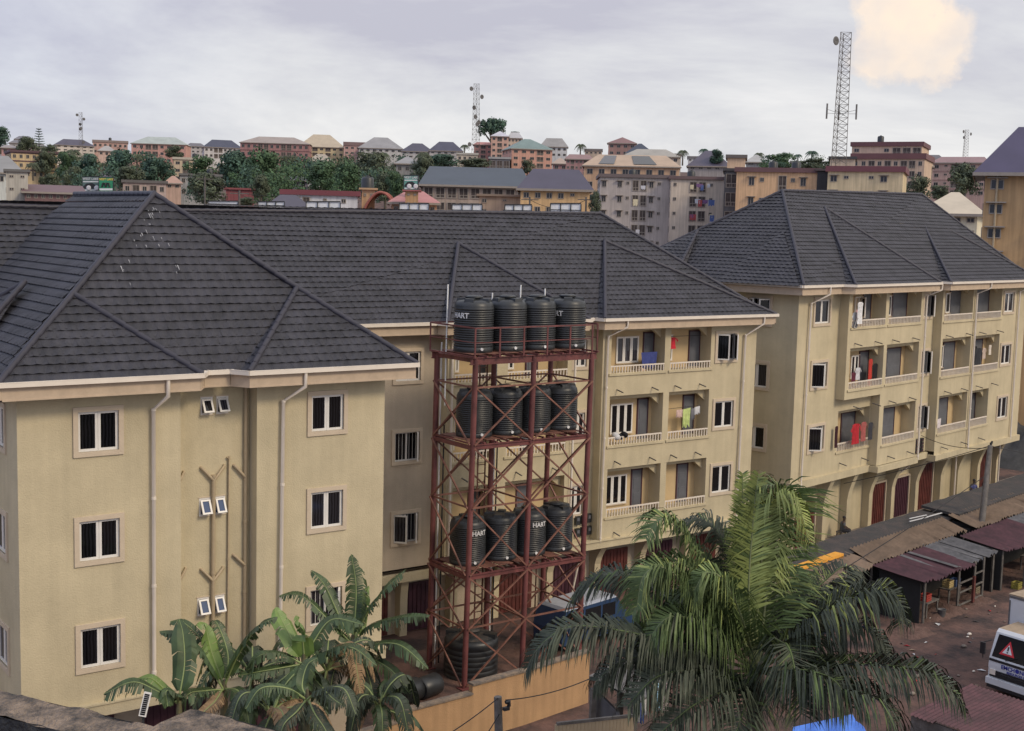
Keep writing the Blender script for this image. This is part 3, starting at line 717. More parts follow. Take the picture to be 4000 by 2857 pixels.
# ---- tanks
def tank_mesh(r, h_, n=40):
    body = MB(); prof = [(r*.97, 0), (r*.99, .03), (r, .16*h_*.6)]
    nr = 17; za, zb_ = .16*h_*.6, h_*.80
    for k in range(nr):
        s = za+(zb_-za)*k/nr; d = (zb_-za)/nr
        prof += [(r*.955, s+d*.12), (r*.955, s+d*.32), (r, s+d*.48), (r, s+d*.9)]
    prof += [(r*.985, zb_+.01), (r*.985, h_*.835), (r*.93, h_*.895), (r*.80, h_*.935), (r*.45, h_*.955), (0, h_*.96)]
    body.lathe(prof, n)
    bl = MB()
    for a in (20, 110, 200, 290):
        c, s = math.cos(math.radians(a)), math.sin(math.radians(a)); X = Matrix(((c, -s, 0, 0), (s, c, 0, 0), (0, 0, 1, 0), (0, 0, 0, 1)))
        p = [(r*.30, -r*.22, h_*.93), (r*.88, -r*.27, h_*.865), (r*.88, r*.27, h_*.865), (r*.30, r*.22, h_*.93), (r*.30, -r*.18, h_*.985), (r*.82, -r*.22, h_*.975), (r*.82, r*.22, h_*.975), (r*.30, r*.18, h_*.985)]
        bl.hexa([X @ V(q) for q in p])
    i = len(body.v); body.v += bl.v; body.f += [tuple(q+i for q in f) for f in bl.f]; body.mi += [1]*len(bl.f); body.sm += bl.sm
    lid = MB(); lid.lathe([(r*.40, h_*.94), (r*.40, h_*.985), (r*.44, h_*.985), (r*.44, h_*1.01), (r*.30, h_*1.03), (0, h_*1.035)], 24)
    return body.mesh('tank_body', [M_tank, M_tank]), lid.mesh('lid', M_tank)
outl = MB(); outl.tube([(0, 0, 0), (0, -.07, 0)], .055, 12); outl_m = outl.mesh('outlet', M_tap)
HART = text_mesh('HART', .27, M_letter, .03, bend=.75); HART2 = text_mesh('HART', .25, M_letter, .03, bend=.70)
TM = {True: tank_mesh(.75, 2.03), False: tank_mesh(.69, 1.82)}
tb2 = tank_mesh(.69, 1.82); 
for me in (TM[False][0],): me.materials.clear(); me.materials.append(M_tank); me.materials.append(M_dust)
NAMES = [['nearest of the four tanks on the top deck, white lettering on its left side', 'black water tank second from the left on the top deck', 'black water tank third from the left on the top deck', 'rightmost black water tank on the top deck, white lettering half hidden'],
         ['leftmost black water tank on the dusty middle deck, behind the near column', 'second black water tank from the left on the middle deck', 'third black water tank from the left on the middle deck', 'rightmost smoother black water tank on the middle deck'],
         ['leftmost dusty black tank on the lowest deck, white lettering on its front', 'open topped black tank second from left on the lowest deck', 'third black tank on the lowest deck, white lettering at upper right', 'rightmost dusty black tank on the lowest deck with raised lid']]
TX = [[26.78, 28.32, 29.72, 31.22], [26.9, 28.3, 29.68, 31.0], [26.72, 28.2, 29.6, 30.95]]
for f in range(3):
    for k in range(4):
        r = .75 if f == 0 else .69
        x = TX[f][k]; y = 39.05; zb_ = DK[f]+.085
        t = thing('water_tank', NAMES[f][k], 'water tank', (x, y, zb_), 'black water tanks on the steel stand')
        rz = [.3, -.25, .1, .6][k]+f*.35
        m = Matrix.Translation((x, y, zb_)) @ Matrix.Rotation(rz, 4, 'Z')
        b_ = TM[f == 0]
        link('tank_body', b_[0], t, m=m)
        if not (f == 2 and k == 1): link('lid', b_[1], t, m=m)
        a = math.radians(8)
        oz = Matrix.Translation((x, y, zb_+.14)) @ Matrix.Rotation(math.radians(-10), 4, 'Z') @ Matrix.Translation((0, -r*.97, 0))
        link('outlet', outl_m, t, m=oz)
        ta = {(0, 0): -75, (0, 3): -78, (2, 0): 5, (2, 2): 2}.get((f, k))
        if ta is not None:
            link('lettering', HART if f == 0 else HART2, t, m=Matrix.Translation((x, y, zb_+(1.36 if f == 0 else 1.24))) @ Matrix.Rotation(math.radians(ta), 4, 'Z'))
# big tank on the ground
gt = thing('water_tank', 'large squat dusty black tank standing on the ground under the stand', 'water tank', (26.95, 39.0, 0))
b = MB(); r, h_ = 1.04, 1.75
prof = [(r, 0)]
for k in range(6): s = .12+k*.2; prof += [(r, s), (r*.985, s+.02), (r*.985, s+.04), (r, s+.06)]
prof += [(r, 1.36), (r*.96, 1.46), (r*.85, 1.52), (r*.5, 1.60), (0, 1.62)]
b.lathe(prof, 40); b.build('tank_body', M_tank, gt, m=Matrix.Translation((26.95, 39, 0)))
b = MB(); b.lathe([(r*.9, 1.475), (r*.82, 1.535), (r*.5, 1.607), (.35, 1.63), (0, 1.632)], 40); b.build('dusty_top', M_dust, gt, m=Matrix.Translation((26.95, 39, 0)))
for a in (40, 130, 220, 310):
    b = MB(); X = Matrix.Translation((26.95, 39, 0)) @ Matrix.Rotation(math.radians(a), 4, 'Z'); b.box(.50, .98, -.16, .16, 1.45, 1.66, X); b.build('lug', M_tank, gt)
b = MB(); b.lathe([(.30, 1.62), (.30, 1.70), (.34, 1.70), (.34, 1.74), (0, 1.78)], 24); b.build('lid', M_dust, gt, m=Matrix.Translation((26.95, 39, 0)))
# ================================================================== foreground: parapet, boundary wall, plants
M_bwall = mat('ochre_render', (0.43, 0.26, 0.13, 1), 0.9, 0.10, 0.9, 0.3, 25, 0.16)
M_cope = mat('mossy_coping', (0.13, 0.11, 0.095, 1), 0.95, 0.3, 3, 0.5, 25, col2=(0.30, 0.22, 0.15, 1), thr=(.4, .7))
pz = EYE-2.55
PP = [at_z(-420, 2560, pz), at_z(0, 2700, pz), at_z(600, 2838, pz), at_z(745, 2768, pz), at_z(1210, 2885, pz)]
pw = MB(); th = .26
def off_path(P, d):
    out = []
    for k in range(len(P)):
        a = (P[k]-P[k-1]).normalized() if k else (P[1]-P[0]).normalized(); b = (P[k+1]-P[k]).normalized() if k+1 < len(P) else a
        n1 = V((a.y, -a.x, 0)); n2 = V((b.y, -b.x, 0)); n = (n1+n2).normalized(); out.append(P[k]+n*d/max(.4, n.dot(n1)))
    return out
# the path is walked left to right; the near side is its right-hand side
near = off_path(PP, th)
def rough_strip(mb, A, B, n, amp, nv=4):
    rows = []
    for k in range(len(A)-1):
        seg = max(4, int((A[k+1]-A[k]).length/.05))
        for j in range(seg+(1 if k == len(A)-2 else 0)):
            t = j/seg; a = A[k].lerp(A[k+1], t); b = B[k].lerp(B[k+1], t)
            row = []
            for i in range(nv+1):
                p = a.lerp(b, i/nv)
                row.append(p + n*(noise.noise(p*6)*amp + noise.noise(p*22)*amp*.5))
            rows.append(row)
    mb.grid(rows, 0, True)
UPV = V((0, 0, 1))
pc_ = MB(); rough_strip(pc_, PP, near, UPV, .022, 10)
low = [p-UPV*1.1 for p in near]
rough_strip(pw, near, low, V((-.6, -.8, 0)), .02, 12)
rough_strip(pw, [p-UPV*1.1 for p in PP], PP, V((.6, .8, 0)), .015, 4)
M_par = mat('dark_concrete', (0.030, 0.030, 0.031, 1), 0.95, 0.4, 5, 1.0, 40, col2=(0.10, 0.095, 0.088, 1), thr=(0.42, 0.75))  # wall faces, coloured darker than the coping top
M_pt = mat('mottled_coping', (0.055, 0.05, 0.046, 1), 0.95, 0.4, 7, 1.0, 45, col2=(0.33, 0.25, 0.185, 1), thr=(0.36, 0.62))
par = thing('parapet_wall', '', 'parapet', PP[2]); pw.build('wall', M_par, par); pc_.build('coping', M_pt, par); tag(par, 'rough lichen stained concrete parapet with a jog, nearest thing at lower left', 'parapet')
# small solar lamp fixed behind the parapet
sp0 = at_d(565, 2700, 9.2); 
sl_ = thing('solar_lamp', 'small white framed solar lamp panel tilted on a post behind the parapet', 'solar lamp', at_z(566, 2830, pz-.3))
Xs = Matrix.Translation(at_d(567, 2752, 9.0)) @ Matrix.Rotation(math.radians(-36), 4, 'Z') @ Matrix.Rotation(math.radians(10), 4, 'Y') @ Matrix.Rotation(math.radians(-18), 4, 'X')
b = MB(); b.box(-.026, .026, -.006, .006, -.085, .085, Xs); so_ = b.build('panel', M_white, sl_)
b = MB()
for k in range(11): b.box(-.017, .017, -.009, -.006, -.074+k*.0136, -.064+k*.0136, Xs)
b.build('solar_cell', M_glass, so_)
b = MB(); b.tube([at_d(560, 2800, 9.02), at_d(556, 2900, 9.02)], .008, 6); b.box(-.02, .02, .006, .03, -.09, -.02, Xs); b.build('post', M_tank, sl_)
# ---- stepped boundary wall
bw = thing('boundary_wall', 'ochre rendered boundary wall with stepped mossy coping in front of the water tower', 'wall', at_z(1850, 2690, 0))
segs = [([at_z(1330, 2888, Z(-15.62)), at_z(1552, 2817, Z(-15.62))], Z(-15.62)), ([at_z(1552, 2786, Z(-15.33)), at_z(1846, 2706, Z(-15.33))], Z(-15.33)),
        ([at_z(1846, 2676, Z(-15.03)), at_z(2057, 2616, Z(-15.03)), at_z(2304, 2540, Z(-15.03))], Z(-15.03))]
prev = None
for P, zt in segs:
    if prev is not None: P[0] = V((prev.x, prev.y, zt))
    prev = P[-1]
    for a, b_ in zip(P[:-1], P[1:]):
        d = (b_-a).normalized(); n = V((d.y, -d.x, 0)); m_ = MB(); c = MB()
        A = V((a.x, a.y, 0)); B = V((b_.x, b_.y, 0))
        m_.hexa([A+n*.0, B+n*.0, B-n*.2, A-n*.2, A+V((0, 0, zt-.07)), B+V((0, 0, zt-.07)), B-n*.2+V((0, 0, zt-.07)), A-n*.2+V((0, 0, zt-.07))]); m_.build('wall_panel', M_bwall, bw)
        nn = 24
        rows = []
        for k in range(nn+1):
            p = V((a.x, a.y, zt)).lerp(V((b_.x, b_.y, zt)), k/nn); j = noise.noise(p*3)*.012
            rows.append([p+n*(.05+j)+V((0, 0, -.07)), p+n*(.05+j)+V((0, 0, -.005+j)), p-n*.25+V((0, 0, j)), p-n*.25+V((0, 0, -.07))])
        c.grid(rows, 0, False); c.face(rows[0]); c.face(rows[-1][::-1]); c.build('coping', M_cope, bw)
# ---- wooden post with a sagging cable
pp = at_d(1962, 2760, 31.5)
po = thing('cable_post', 'grey weathered timber post carrying a cable in front of the ochre wall', 'post', (pp.x, pp.y, 0))
b = MB(); pt = at_d(1945, 2722, 31.5); b.tube([(pp.x+.05, pp.y, 0), (pp.x, pp.y, pt.z*.6), (pt.x, pt.y, pt.z)], [.13, .12, .10], 7); b.build('shaft', M_wood, po)
b = MB(); q = at_d(1975, 2745, 31.4); b.tube([q, q+V((.1, 0, .02)), q+V((.12, .02, -.12))], .05, 6); b.box(q.x-.06, q.x+.1, q.y-.05, q.y+.05, q.z-.2, q.z-.12); b.build('insulator', M_tank, po)
def cable(a, b_, sag, r=.012, n=14):
    return [V(a).lerp(V(b_), k/n)-V((0, 0, sag*4*(k/n)*(1-k/n))) for k in range(n+1)]
for i, (a, b_, sg) in enumerate(((at_d(1975, 2735, 31.4), at_d(2330, 2640, 33), .12), (at_d(1945, 2728, 31.4), at_d(1700, 2900, 30), .05), (at_d(1950, 2790, 31.4), at_d(1880, 2900, 31), .02))):
    m_ = MB(); m_.tube(cable(a, b_, sg), .014, 5); m_.build('cable', M_cable, po)
# ---- plants
M_g1 = mat('banana_leaf', (0.044, 0.072, 0.026, 1), 0.5, 0.45, 2.0, spec=0.45); M_g2 = mat('young_banana_leaf', (0.13, 0.20, 0.045, 1), 0.45, 0.25, 2.0)
M_g3 = mat('old_banana_leaf', (0.035, 0.05, 0.028, 1), 0.6, 0.35, 2.0); M_dry = mat('dry_leaf', (0.26, 0.17, 0.09, 1), 0.85, 0.35, 3)
M_rib = mat('leaf_midrib', (0.22, 0.27, 0.10, 1), 0.5, 0.15, 2); M_stem = mat('banana_stem', (0.14, 0.13, 0.055, 1), 0.6, 0.4, 2.5, col2=(0.06, 0.05, 0.035, 1))
for m_ in (M_g1, M_g2, M_g3):
    m_.node_tree.nodes['Principled BSDF'].inputs['Transmission Weight'].default_value = 0
def bez(P, t):
    P = [V(p) for p in P]
    while len(P) > 1: P = [P[i].lerp(P[i+1], t) for i in range(len(P)-1)]
    return P[0]
def catmull(P, n):
    P = [V(p) for p in P]; Q = [P[0]*2-P[1]]+P+[P[-1]*2-P[-2]]; out = []
    for k in range(1, len(Q)-2):
        for j in range(n):
            t = j/n; a, b_, c, d = Q[k-1:k+3]
            out.append(.5*((2*b_)+(c-a)*t+(2*a-5*b_+4*c-d)*t*t+(3*b_-a-3*c+d)*t**3))
    out.append(P[-1]); return out
def banana_leaf(plant, P, wid=.30, tear=.5, m=None, petiole=.16, droop=.35):
    pts = catmull(P, 26); n = len(pts)-1
    mb = MB(); rb = MB(); side0 = None
    L = [0]
    for a, b_ in zip(pts[:-1], pts[1:]): L.append(L[-1]+(b_-a).length)
    tot = L[-1]
    rb.tube(pts, [max(.006, .028*(1-l/tot)+.005) for l in L], 6)
    for sgn in (-1, 1):
        k = 0; fold = R.uniform(.15, .5)
        prev = None
        strip = 0; gap = False; lag = 0
        for k in range(n+1):
            s = L[k]/tot
            if s < petiole: continue
            t_ = (s-petiole)/(1-petiole)
            w_ = wid*min(1, (t_*7)**.6)*min(1, ((1-t_)*4.0)**.6)
            d = (pts[min(k+1, n)]-pts[max(k-1, 0)]).normalized()
            sd = d.cross(UPV)
            sd = sd.normalized() if sd.length > .15 else V((AR.x, AR.y, 0)).normalized()
            nrm = sd.cross(d).normalized()
            if R.random() < tear: lag = R.uniform(-.35, .75); gap = True
            else: gap = False
            sdv = sd*sgn
            mid = pts[k]+sdv*w_*.5+nrm*w_*.5*fold+d*w_*.12*(1+lag*.3)
            hang = droop+max(0, lag)*.7
            tip = pts[k]+sdv*w_*(1-.25*hang)+nrm*w_*fold*.4+d*w_*(.3+.3*lag)-UPV*w_*hang
            cur = [pts[k], mid, tip]
            if prev is not None:
                a = prev
                if gap:     # a tear: the neighbouring strip ends short and sags
                    c2 = [cur[0], a[1].lerp(cur[1], .6), a[2].lerp(cur[2], R.uniform(.0, .3))-UPV*R.uniform(.02, .10)]
                else: c2 = cur
                mb.face([a[0], c2[0], c2[1], a[1]], 0, False); mb.face([a[1], c2[1], c2[2], a[2]], 0, False)
            prev = cur
    o = mb.build('leaf', m or M_g1, plant); rb.build('midrib', M_rib, o)
    return o
def banana(label, heart, d, leaves, base_off=(0.0, 0.0), r=.13):
    """heart: pixel of the crown; leaves: (list of sight points with depth offsets, width, tear, material)"""
    H = at_d(*heart, d); t = thing('banana_plant', label, 'banana plant', (H.x+base_off[0], H.y+base_off[1], 0), 'banana plants beside the front wing')
    s = MB(); s.tube([(H.x+base_off[0], H.y+base_off[1], 0), (H.x+base_off[0]*.6, H.y+base_off[1]*.6, H.z*.5), (H.x, H.y, H.z-.1), H+V((0, 0, .3))], [r*1.35, r*1.1, r*.7, r*.3], 10); s.build('stem', M_stem, t)
    for lf in leaves:
        pts, w_, te, m_ = lf[:4]
        P = [H+V((R.uniform(-.04, .04), R.uniform(-.04, .04), .05))]+[at_d(a, b_, d+o) for a, b_, o in pts]
        banana_leaf(t, P, w_, te, m_, .12 if len(lf) < 5 else lf[4])
    return t
banana('leftmost banana plant, long torn leaf reaching left past the downpipe', (876, 2700), 32.6, [
    ([(790, 2560, -.3), (700, 2490, -.5), (622, 2468, -.6)], .36, .18, M_g1), ([(800, 2520, .3), (720, 2435, .4), (665, 2428, .5)], .30, .35, M_g1),
    ([(830, 2560, .1), (800, 2450, .1), (770, 2445, -.1)], .34, .12, M_g2), ([(890, 2560, .4), (850, 2440, .6), (828, 2425, .8)], .26, .6, M_g1),
    ([(930, 2560, -.3), (1010, 2450, -.6), (1085, 2410, -.6)], .33, .25, M_g1), ([(800, 2700, -.5), (740, 2710, -.9), (700, 2760, -1.0)], .3, .5, M_g1),
    ([(930, 2700, -.6), (960, 2760, -1.1), (975, 2840, -1.3)], .3, .6, M_g1), ([(840, 2740, -.8), (790, 2790, -1.2), (750, 2870, -1.3)], .26, .7, M_dry)])
banana('banana plant with a broad arched leaf hanging over the parapet', (700, 2755), 31.4, [
    ([(620, 2705, -.4), (520, 2665, -.7), (405, 2712, -.8)], .36, .30, M_g1, .05), ([(650, 2700, .2), (590, 2650, .3), (530, 2655, .4)], .24, .15, M_g2),
    ([(720, 2600, .2), (715, 2480, .4), (700, 2420, .6)], .34, .1, M_g1), ([(690, 2720, -.4), (650, 2700, -.6), (655, 2760, -.7)], .2, .5, M_g1)], r=.1)
banana('middle banana plant with bright upright leaves below the right bay', (1186, 2600), 33.2, [
    ([(1130, 2480, .2), (1090, 2400, .4), (1080, 2372, .5)], .34, .1, M_g2), ([(1180, 2480, -.1), (1165, 2430, -.2), (1155, 2405, -.2)], .32, .05, M_g2),
    ([(1230, 2500, .3), (1300, 2420, .5), (1420, 2440, .4)], .34, .3, M_g1), ([(1100, 2560, -.2), (1020, 2560, -.5), (960, 2620, -.6)], .34, .35, M_g1),
    ([(1260, 2560, -.4), (1370, 2530, -.8), (1470, 2600, -1)], .36, .55, M_g1), ([(1120, 2640, -.6), (1060, 2700, -1.0), (1040, 2800, -1.2)], .32, .7, M_g3),
    ([(1220, 2640, -.6), (1290, 2720, -1.0), (1345, 2760, -1.2)], .34, .6, M_g3), ([(1170, 2660, -.7), (1165, 2760, -1.0), (1190, 2850, -1.1)], .3, .7, M_g3),
    ([(1100, 2610, -.4), (1010, 2625, -.7), (930, 2640, -.8)], .3, .4, M_g1), ([(1190, 2680, -.5), (1150, 2720, -.8), (1050, 2730, -.9)], .26, .8, M_dry)])
banana('tallest banana plant, one leaf standing straight up before the window', (1378, 2520), 36.6, [
    ([(1388, 2400, .1), (1390, 2280, .2), (1372, 2165, .3)], .36, .45, M_g1), ([(1330, 2420, .1), (1270, 2290, .3), (1215, 2228, .4)], .36, .35, M_g1),
    ([(1420, 2420, -.1), (1490, 2320, -.3), (1585, 2225, -.3)], .36, .6, M_g1), ([(1300, 2440, -.1), (1180, 2330, -.2), (1090, 2328, -.3)], .36, .45, M_g1),
    ([(1450, 2450, -.2), (1560, 2420, -.6), (1680, 2405, -.8)], .36, .65, M_g1), ([(1440, 2520, -.5), (1560, 2520, -1.0), (1672, 2612, -1.3)], .36, .5, M_g1),
    ([(1430, 2560, -.5), (1530, 2620, -1.0), (1600, 2710, -1.3)], .36, .5, M_g1), ([(1420, 2590, -.6), (1450, 2680, -1.0), (1470, 2780, -1.2)], .36, .55, M_g3),
    ([(1340, 2560, -.4), (1300, 2640, -.8), (1290, 2740, -1.0)], .32, .7, M_g3), ([(1400, 2430, .3), (1420, 2330, .5), (1440, 2290, .6)], .28, .2, M_g2),
    ([(1330, 2480, .0), (1310, 2430, -.1), (1290, 2410, -.1)], .28, .1, M_g1), ([(1395, 2600, -.6), (1405, 2720, -.8), (1400, 2850, -.9)], .22, .8, M_dry)], r=.15)
banana('short banana plant in front of the group, dark torn leaves hanging', (1200, 2740), 30.2, [
    ([(1120, 2690, -.3), (1020, 2690, -.6), (960, 2770, -.8)], .30, .5, M_g1), ([(1250, 2700, -.3), (1340, 2690, -.6), (1390, 2790, -.8)], .30, .5, M_g3),
    ([(1180, 2680, .2), (1200, 2600, .4), (1240, 2570, .5)], .28, .2, M_g1), ([(1160, 2780, -.4), (1110, 2830, -.7), (1090, 2900, -.8)], .28, .6, M_g3), ([(1230, 2790, -.4), (1270, 2850, -.6), (1290, 2910, -.7)], .28, .6, M_g3)], r=.11)
def filler(label, heart, d, n, spread, ln, mats, r=.1):
    H = at_d(*heart, d); t = thing('banana_plant', label, 'banana plant', (H.x, H.y, 0), 'banana plants beside the front wing')
    s = MB(); s.tube([(H.x, H.y, 0), (H.x, H.y, H.z*.5), H+V((0, 0, .2))], [r*1.3, r, r*.4], 10); s.build('stem', M_stem, t)
    for k in range(n):
        a = k*2.4+R.uniform(-.3, .3); el = R.uniform(.2, 1.1)-(.9 if k > n*.55 else 0); o = V((math.cos(a), math.sin(a), 0)); L_ = ln*R.uniform(.8, 1.15)
        banana_leaf(t, [H, H+o*L_*.3*spread+V((0, 0, L_*.35*math.sin(el)+.1)), H+o*L_*.68*spread+V((0, 0, L_*(.5*math.sin(el)))), H+o*L_*spread*.95+V((0, 0, L_*(.32*math.sin(el)-.38)))], R.uniform(.26, .34), R.uniform(.3, .7), mats[k % len(mats)], .12)
    return t
filler('dark banana plant half hidden behind the leftmost plant', (985, 2640), 34.4, 9, .8, 2.1, [M_g3, M_g1, M_g3])
filler('dark banana plant between the middle and the tallest plants', (1275, 2620), 35.3, 10, .8, 2.2, [M_g3, M_g1, M_dry])
filler('banana plant low in front with hanging dry leaves', (1060, 2790), 31.6, 9, .8, 1.9, [M_g1, M_g3, M_dry])
filler('banana plant at the right of the group near the black drums', (1480, 2760), 34.6, 8, .7, 1.8, [M_g3, M_g1])
# ---- palm
M_p1 = mat('dark_palm_leaflet', (0.044, 0.054, 0.034, 1), 0.5, 0.5, 1.6, spec=0.3); M_p2 = mat('green_palm_leaflet', (0.088, 0.125, 0.042, 1), 0.55, 0.45, 1.6, spec=0.3); M_p3 = mat('pale_palm_leaflet', (0.24, 0.28, 0.085, 1), 0.55, 0.4, 1.6, spec=0.3)
M_rach = mat('palm_rachis', (0.17, 0.19, 0.085, 1), 0.5, 0.25, 2); M_trunk = mat('palm_trunk', (0.10, 0.085, 0.065, 1), 0.95, 0.4, 5, 0.8, 12)
PH = (2962, 2630); PD = 27.2
HP = at_d(*PH, PD)
palm = thing('palm_tree', 'big coconut palm with drooping feathery fronds in front of the rear block', 'palm tree', (HP.x, HP.y+.2, 0))
b = MB(); b.tube([(HP.x-.3, HP.y+.3, 0), (HP.x-.15, HP.y+.2, 3), (HP.x, HP.y, HP.z-.3), HP+V((0, 0, .25))], [.24, .19, .17, .10], 12); b.build('trunk', M_trunk, palm)
def frond(P, m=M_p1, ll=.85, mt=None, start=.16, dens=.025, hang=.55, tip_m=None):
    pts = catmull(P, 12); L = [0]
    for a, b_ in zip(pts[:-1], pts[1:]): L.append(L[-1]+(b_-a).length)
    tot = L[-1]; mb = MB(); rb = MB()
    rb.tube(pts, [.034*(1-l/tot)**.8+.005 for l in L], 6)
    s = start*tot; i = 0
    while s < tot:
        while L[i+1] < s: i += 1
        t = (s-L[i])/(L[i+1]-L[i]+1e-9); p = pts[i].lerp(pts[i+1], t); d = (pts[i+1]-pts[i]).normalized()
        q = s/tot; env = min(1, .45+q*2.6)*min(1, .38+(1-q)*2.2)
        sd = d.cross(UPV); sd = sd.normalized() if sd.length > .2 else V((AR.x, AR.y, 0)).normalized()
        up = sd.cross(d)
        for sg in (-1, 1):
            if R.random() < .05: continue
            ln = ll*1.42*env*R.uniform(.8, 1.1); hg = hang*R.uniform(.7, 1.4)
            d1 = (sd*sg*.9+d*R.uniform(.45, .75)+up*R.uniform(.05, .38)+V((R.gauss(0, .07),)*3)).normalized()
            a = p; b1 = a+d1*ln*.40
            d2 = (d1*(1-hg*.55)-UPV*hg*.9).normalized(); b2 = b1+d2*ln*.34
            d3 = (d2*.8-UPV*hg*.9).normalized(); b3 = b2+d3*ln*.30
            wv = d.cross(d1); wv = (d*.85+wv*.3).normalized()*(.021*R.uniform(.75, 1.2))
            k = 1 if R.random() < .14 else 0
            mb.face([a-wv*.6, a+wv*.6, b1+wv, b1-wv], k); mb.face([b1-wv, b1+wv, b2+wv*.8, b2-wv*.8], k); mb.face([b2-wv*.8, b2+wv*.8, b3], k)
        s += dens*R.uniform(.8, 1.2)
    o = mb.build('frond', [m, tip_m or M_p2], palm); rb.build('rachis', M_rach if m is not M_p1 else M_p2, o)
def FR(lst, m=M_p1, **kw): frond([HP+V((0, 0, .05))]+[at_d(a, b_, PD+o) for a, b_, o in lst], m, **kw)
FR([(2860, 2330, .4), (2733, 2169, .5), (2640, 2048, .4), (2575, 2028, .2), (2520, 2105, 0)], M_p2, tip_m=M_p3)
FR([(2900, 2360, .8), (2865, 2253, 1.0), (2818, 2105, 1.1), (2749, 2035, 1.2), (2660, 2050, 1.3)], M_p1)
FR([(2850, 2440, -.3), (2686, 2306, -.6), (2630, 2240, -.7), (2565, 2216, -.8), (2510, 2260, -.9), (2488, 2370, -1)], M_p2, tip_m=M_p3)
FR([(2850, 2590, -.4), (2686, 2543, -.8), (2528, 2487, -1.1), (2317, 2449, -1.4), (2200, 2458, -1.5), (2105, 2528, -1.6), (2060, 2610, -1.6)], M_p1, ll=.95, hang=.85, tip_m=M_p1)
FR([(2800, 2480, .8), (2640, 2350, 1.2), (2449, 2250, 1.6), (2320, 2262, 1.8), (2235, 2350, 1.9)], M_p1, hang=.7)
FR([(2985, 2400, .3), (3016, 2154, .5), (3052, 2040, .5), (3064, 1955, .4), (3035, 1900, .3), (2955, 1902, .1)], M_p2, ll=.95, hang=.35, tip_m=M_p3)
FR([(2955, 2450, .1), (2985, 2080, .1), (3010, 1960, 0), (3080, 1935, -.1), (3130, 2010, -.2), (3160, 2120, -.3)], M_p3, ll=.75, start=.35, hang=.9, tip_m=M_p3)
FR([(2925, 2350, 0), (2945, 2000, 0), (2963, 1850, 0)], M_p3, ll=.35, start=.3, hang=.1, tip_m=M_p2)
FR([(2912, 2400, .1), (2898, 2139, .1), (2902, 1850, .1)], M_p3, ll=.30, start=.4, hang=.1)
FR([(2950, 2400, .2), (2997, 2020, .3), (2990, 1935, .3), (2940, 1960, .3)], M_p3, ll=.5, start=.4, hang=.5, tip_m=M_p2)
FR([(3080, 2500, -.2), (3180, 2414, -.4), (3308, 2339, -.5), (3396, 2311, -.6), (3466, 2316, -.7), (3512, 2375, -.8), (3525, 2440, -.8)], M_p1, ll=.95, hang=.8, tip_m=M_p3)
FR([(3050, 2520, -.8), (3085, 2540, -1.2), (3110, 2650, -1.5), (3132, 2790, -1.7)], M_p1, ll=1.0, start=.22, hang=.6)
FR([(3080, 2600, -.6), (3200, 2600, -1.0), (3400, 2598, -1.3), (3550, 2612, -1.5), (3645, 2645, -1.6), (3715, 2700, -1.7), (3760, 2770, -1.7)], M_p1, ll=.9, hang=.75, tip_m=M_p2)
FR([(3080, 2660, -.8), (3200, 2685, -1.3), (3352, 2702, -1.7), (3430, 2735, -1.8), (3475, 2795, -1.9), (3500, 2880, -1.9)], M_p1, ll=.9, hang=.7)
FR([(3060, 2480, .4), (3150, 2343, .8), (3246, 2248, 1.1), (3300, 2215, 1.3), (3345, 2250, 1.4)], M_p1, ll=.75, hang=.6, tip_m=M_p3)
FR([(3050, 2440, .9), (3120, 2330, 1.2), (3250, 2320, 1.5), (3330, 2400, 1.6)], M_p1, ll=.8, hang=.7)
FR([(2880, 2690, -1.0), (2790, 2715, -1.5), (2690, 2770, -1.9), (2560, 2880, -2.2)], M_p1, ll=.95, hang=.75, tip_m=M_p1)
FR([(2850, 2650, -.8), (2700, 2620, -1.3), (2560, 2650, -1.6), (2450, 2760, -1.9)], M_p1, ll=.9, hang=.8, tip_m=M_p1)
FR([(2930, 2720, -1.2), (2900, 2790, -1.7), (2870, 2880, -2.0)], M_p1, ll=.9, start=.2, hang=.7)
FR([(2860, 2560, .2), (2760, 2480, .3), (2640, 2440, .3), (2540, 2480, .2), (2480, 2570, .1)], M_p1, ll=.9, hang=.9, tip_m=M_p2)
FR([(2880, 2480, .3), (2800, 2340, .5), (2730, 2300, .5), (2650, 2360, .4), (2620, 2450, .3)], M_p2, ll=.85, hang=.8, tip_m=M_p3)
FR([(2990, 2480, .8), (3010, 2330, 1.3), (3060, 2230, 1.6), (3130, 2230, 1.8)], M_p2, ll=.8, hang=.6)
FR([(2860, 2420, .1), (2740, 2260, .1), (2640, 2200, 0), (2540, 2270, -.2), (2470, 2400, -.3)], M_p2, ll=.9, hang=.95, tip_m=M_p3)
FR([(2840, 2520, -.6), (2700, 2420, -1.0), (2600, 2420, -1.2), (2520, 2520, -1.3)], M_p2, ll=.9, hang=.95, tip_m=M_p1)
FR([(2900, 2420, -.6), (2840, 2280, -.9), (2760, 2240, -1.0), (2700, 2330, -1.1)], M_p2, ll=.8, hang=.9, tip_m=M_p3)
FR([(3060, 2560, .2), (3200, 2480, .3), (3330, 2440, .2), (3430, 2500, .1), (3470, 2590, 0)], M_p1, ll=.9, hang=.95, tip_m=M_p1)
FR([(3030, 2620, -1.0), (3150, 2620, -1.5), (3260, 2660, -1.8), (3320, 2760, -2.0)], M_p1, ll=.95, hang=.8, tip_m=M_p2)
FR([(2820, 2620, -.3), (2700, 2590, -.5), (2560, 2560, -.6), (2420, 2590, -.7), (2330, 2660, -.8)], M_p1, ll=.9, hang=.9, tip_m=M_p1)
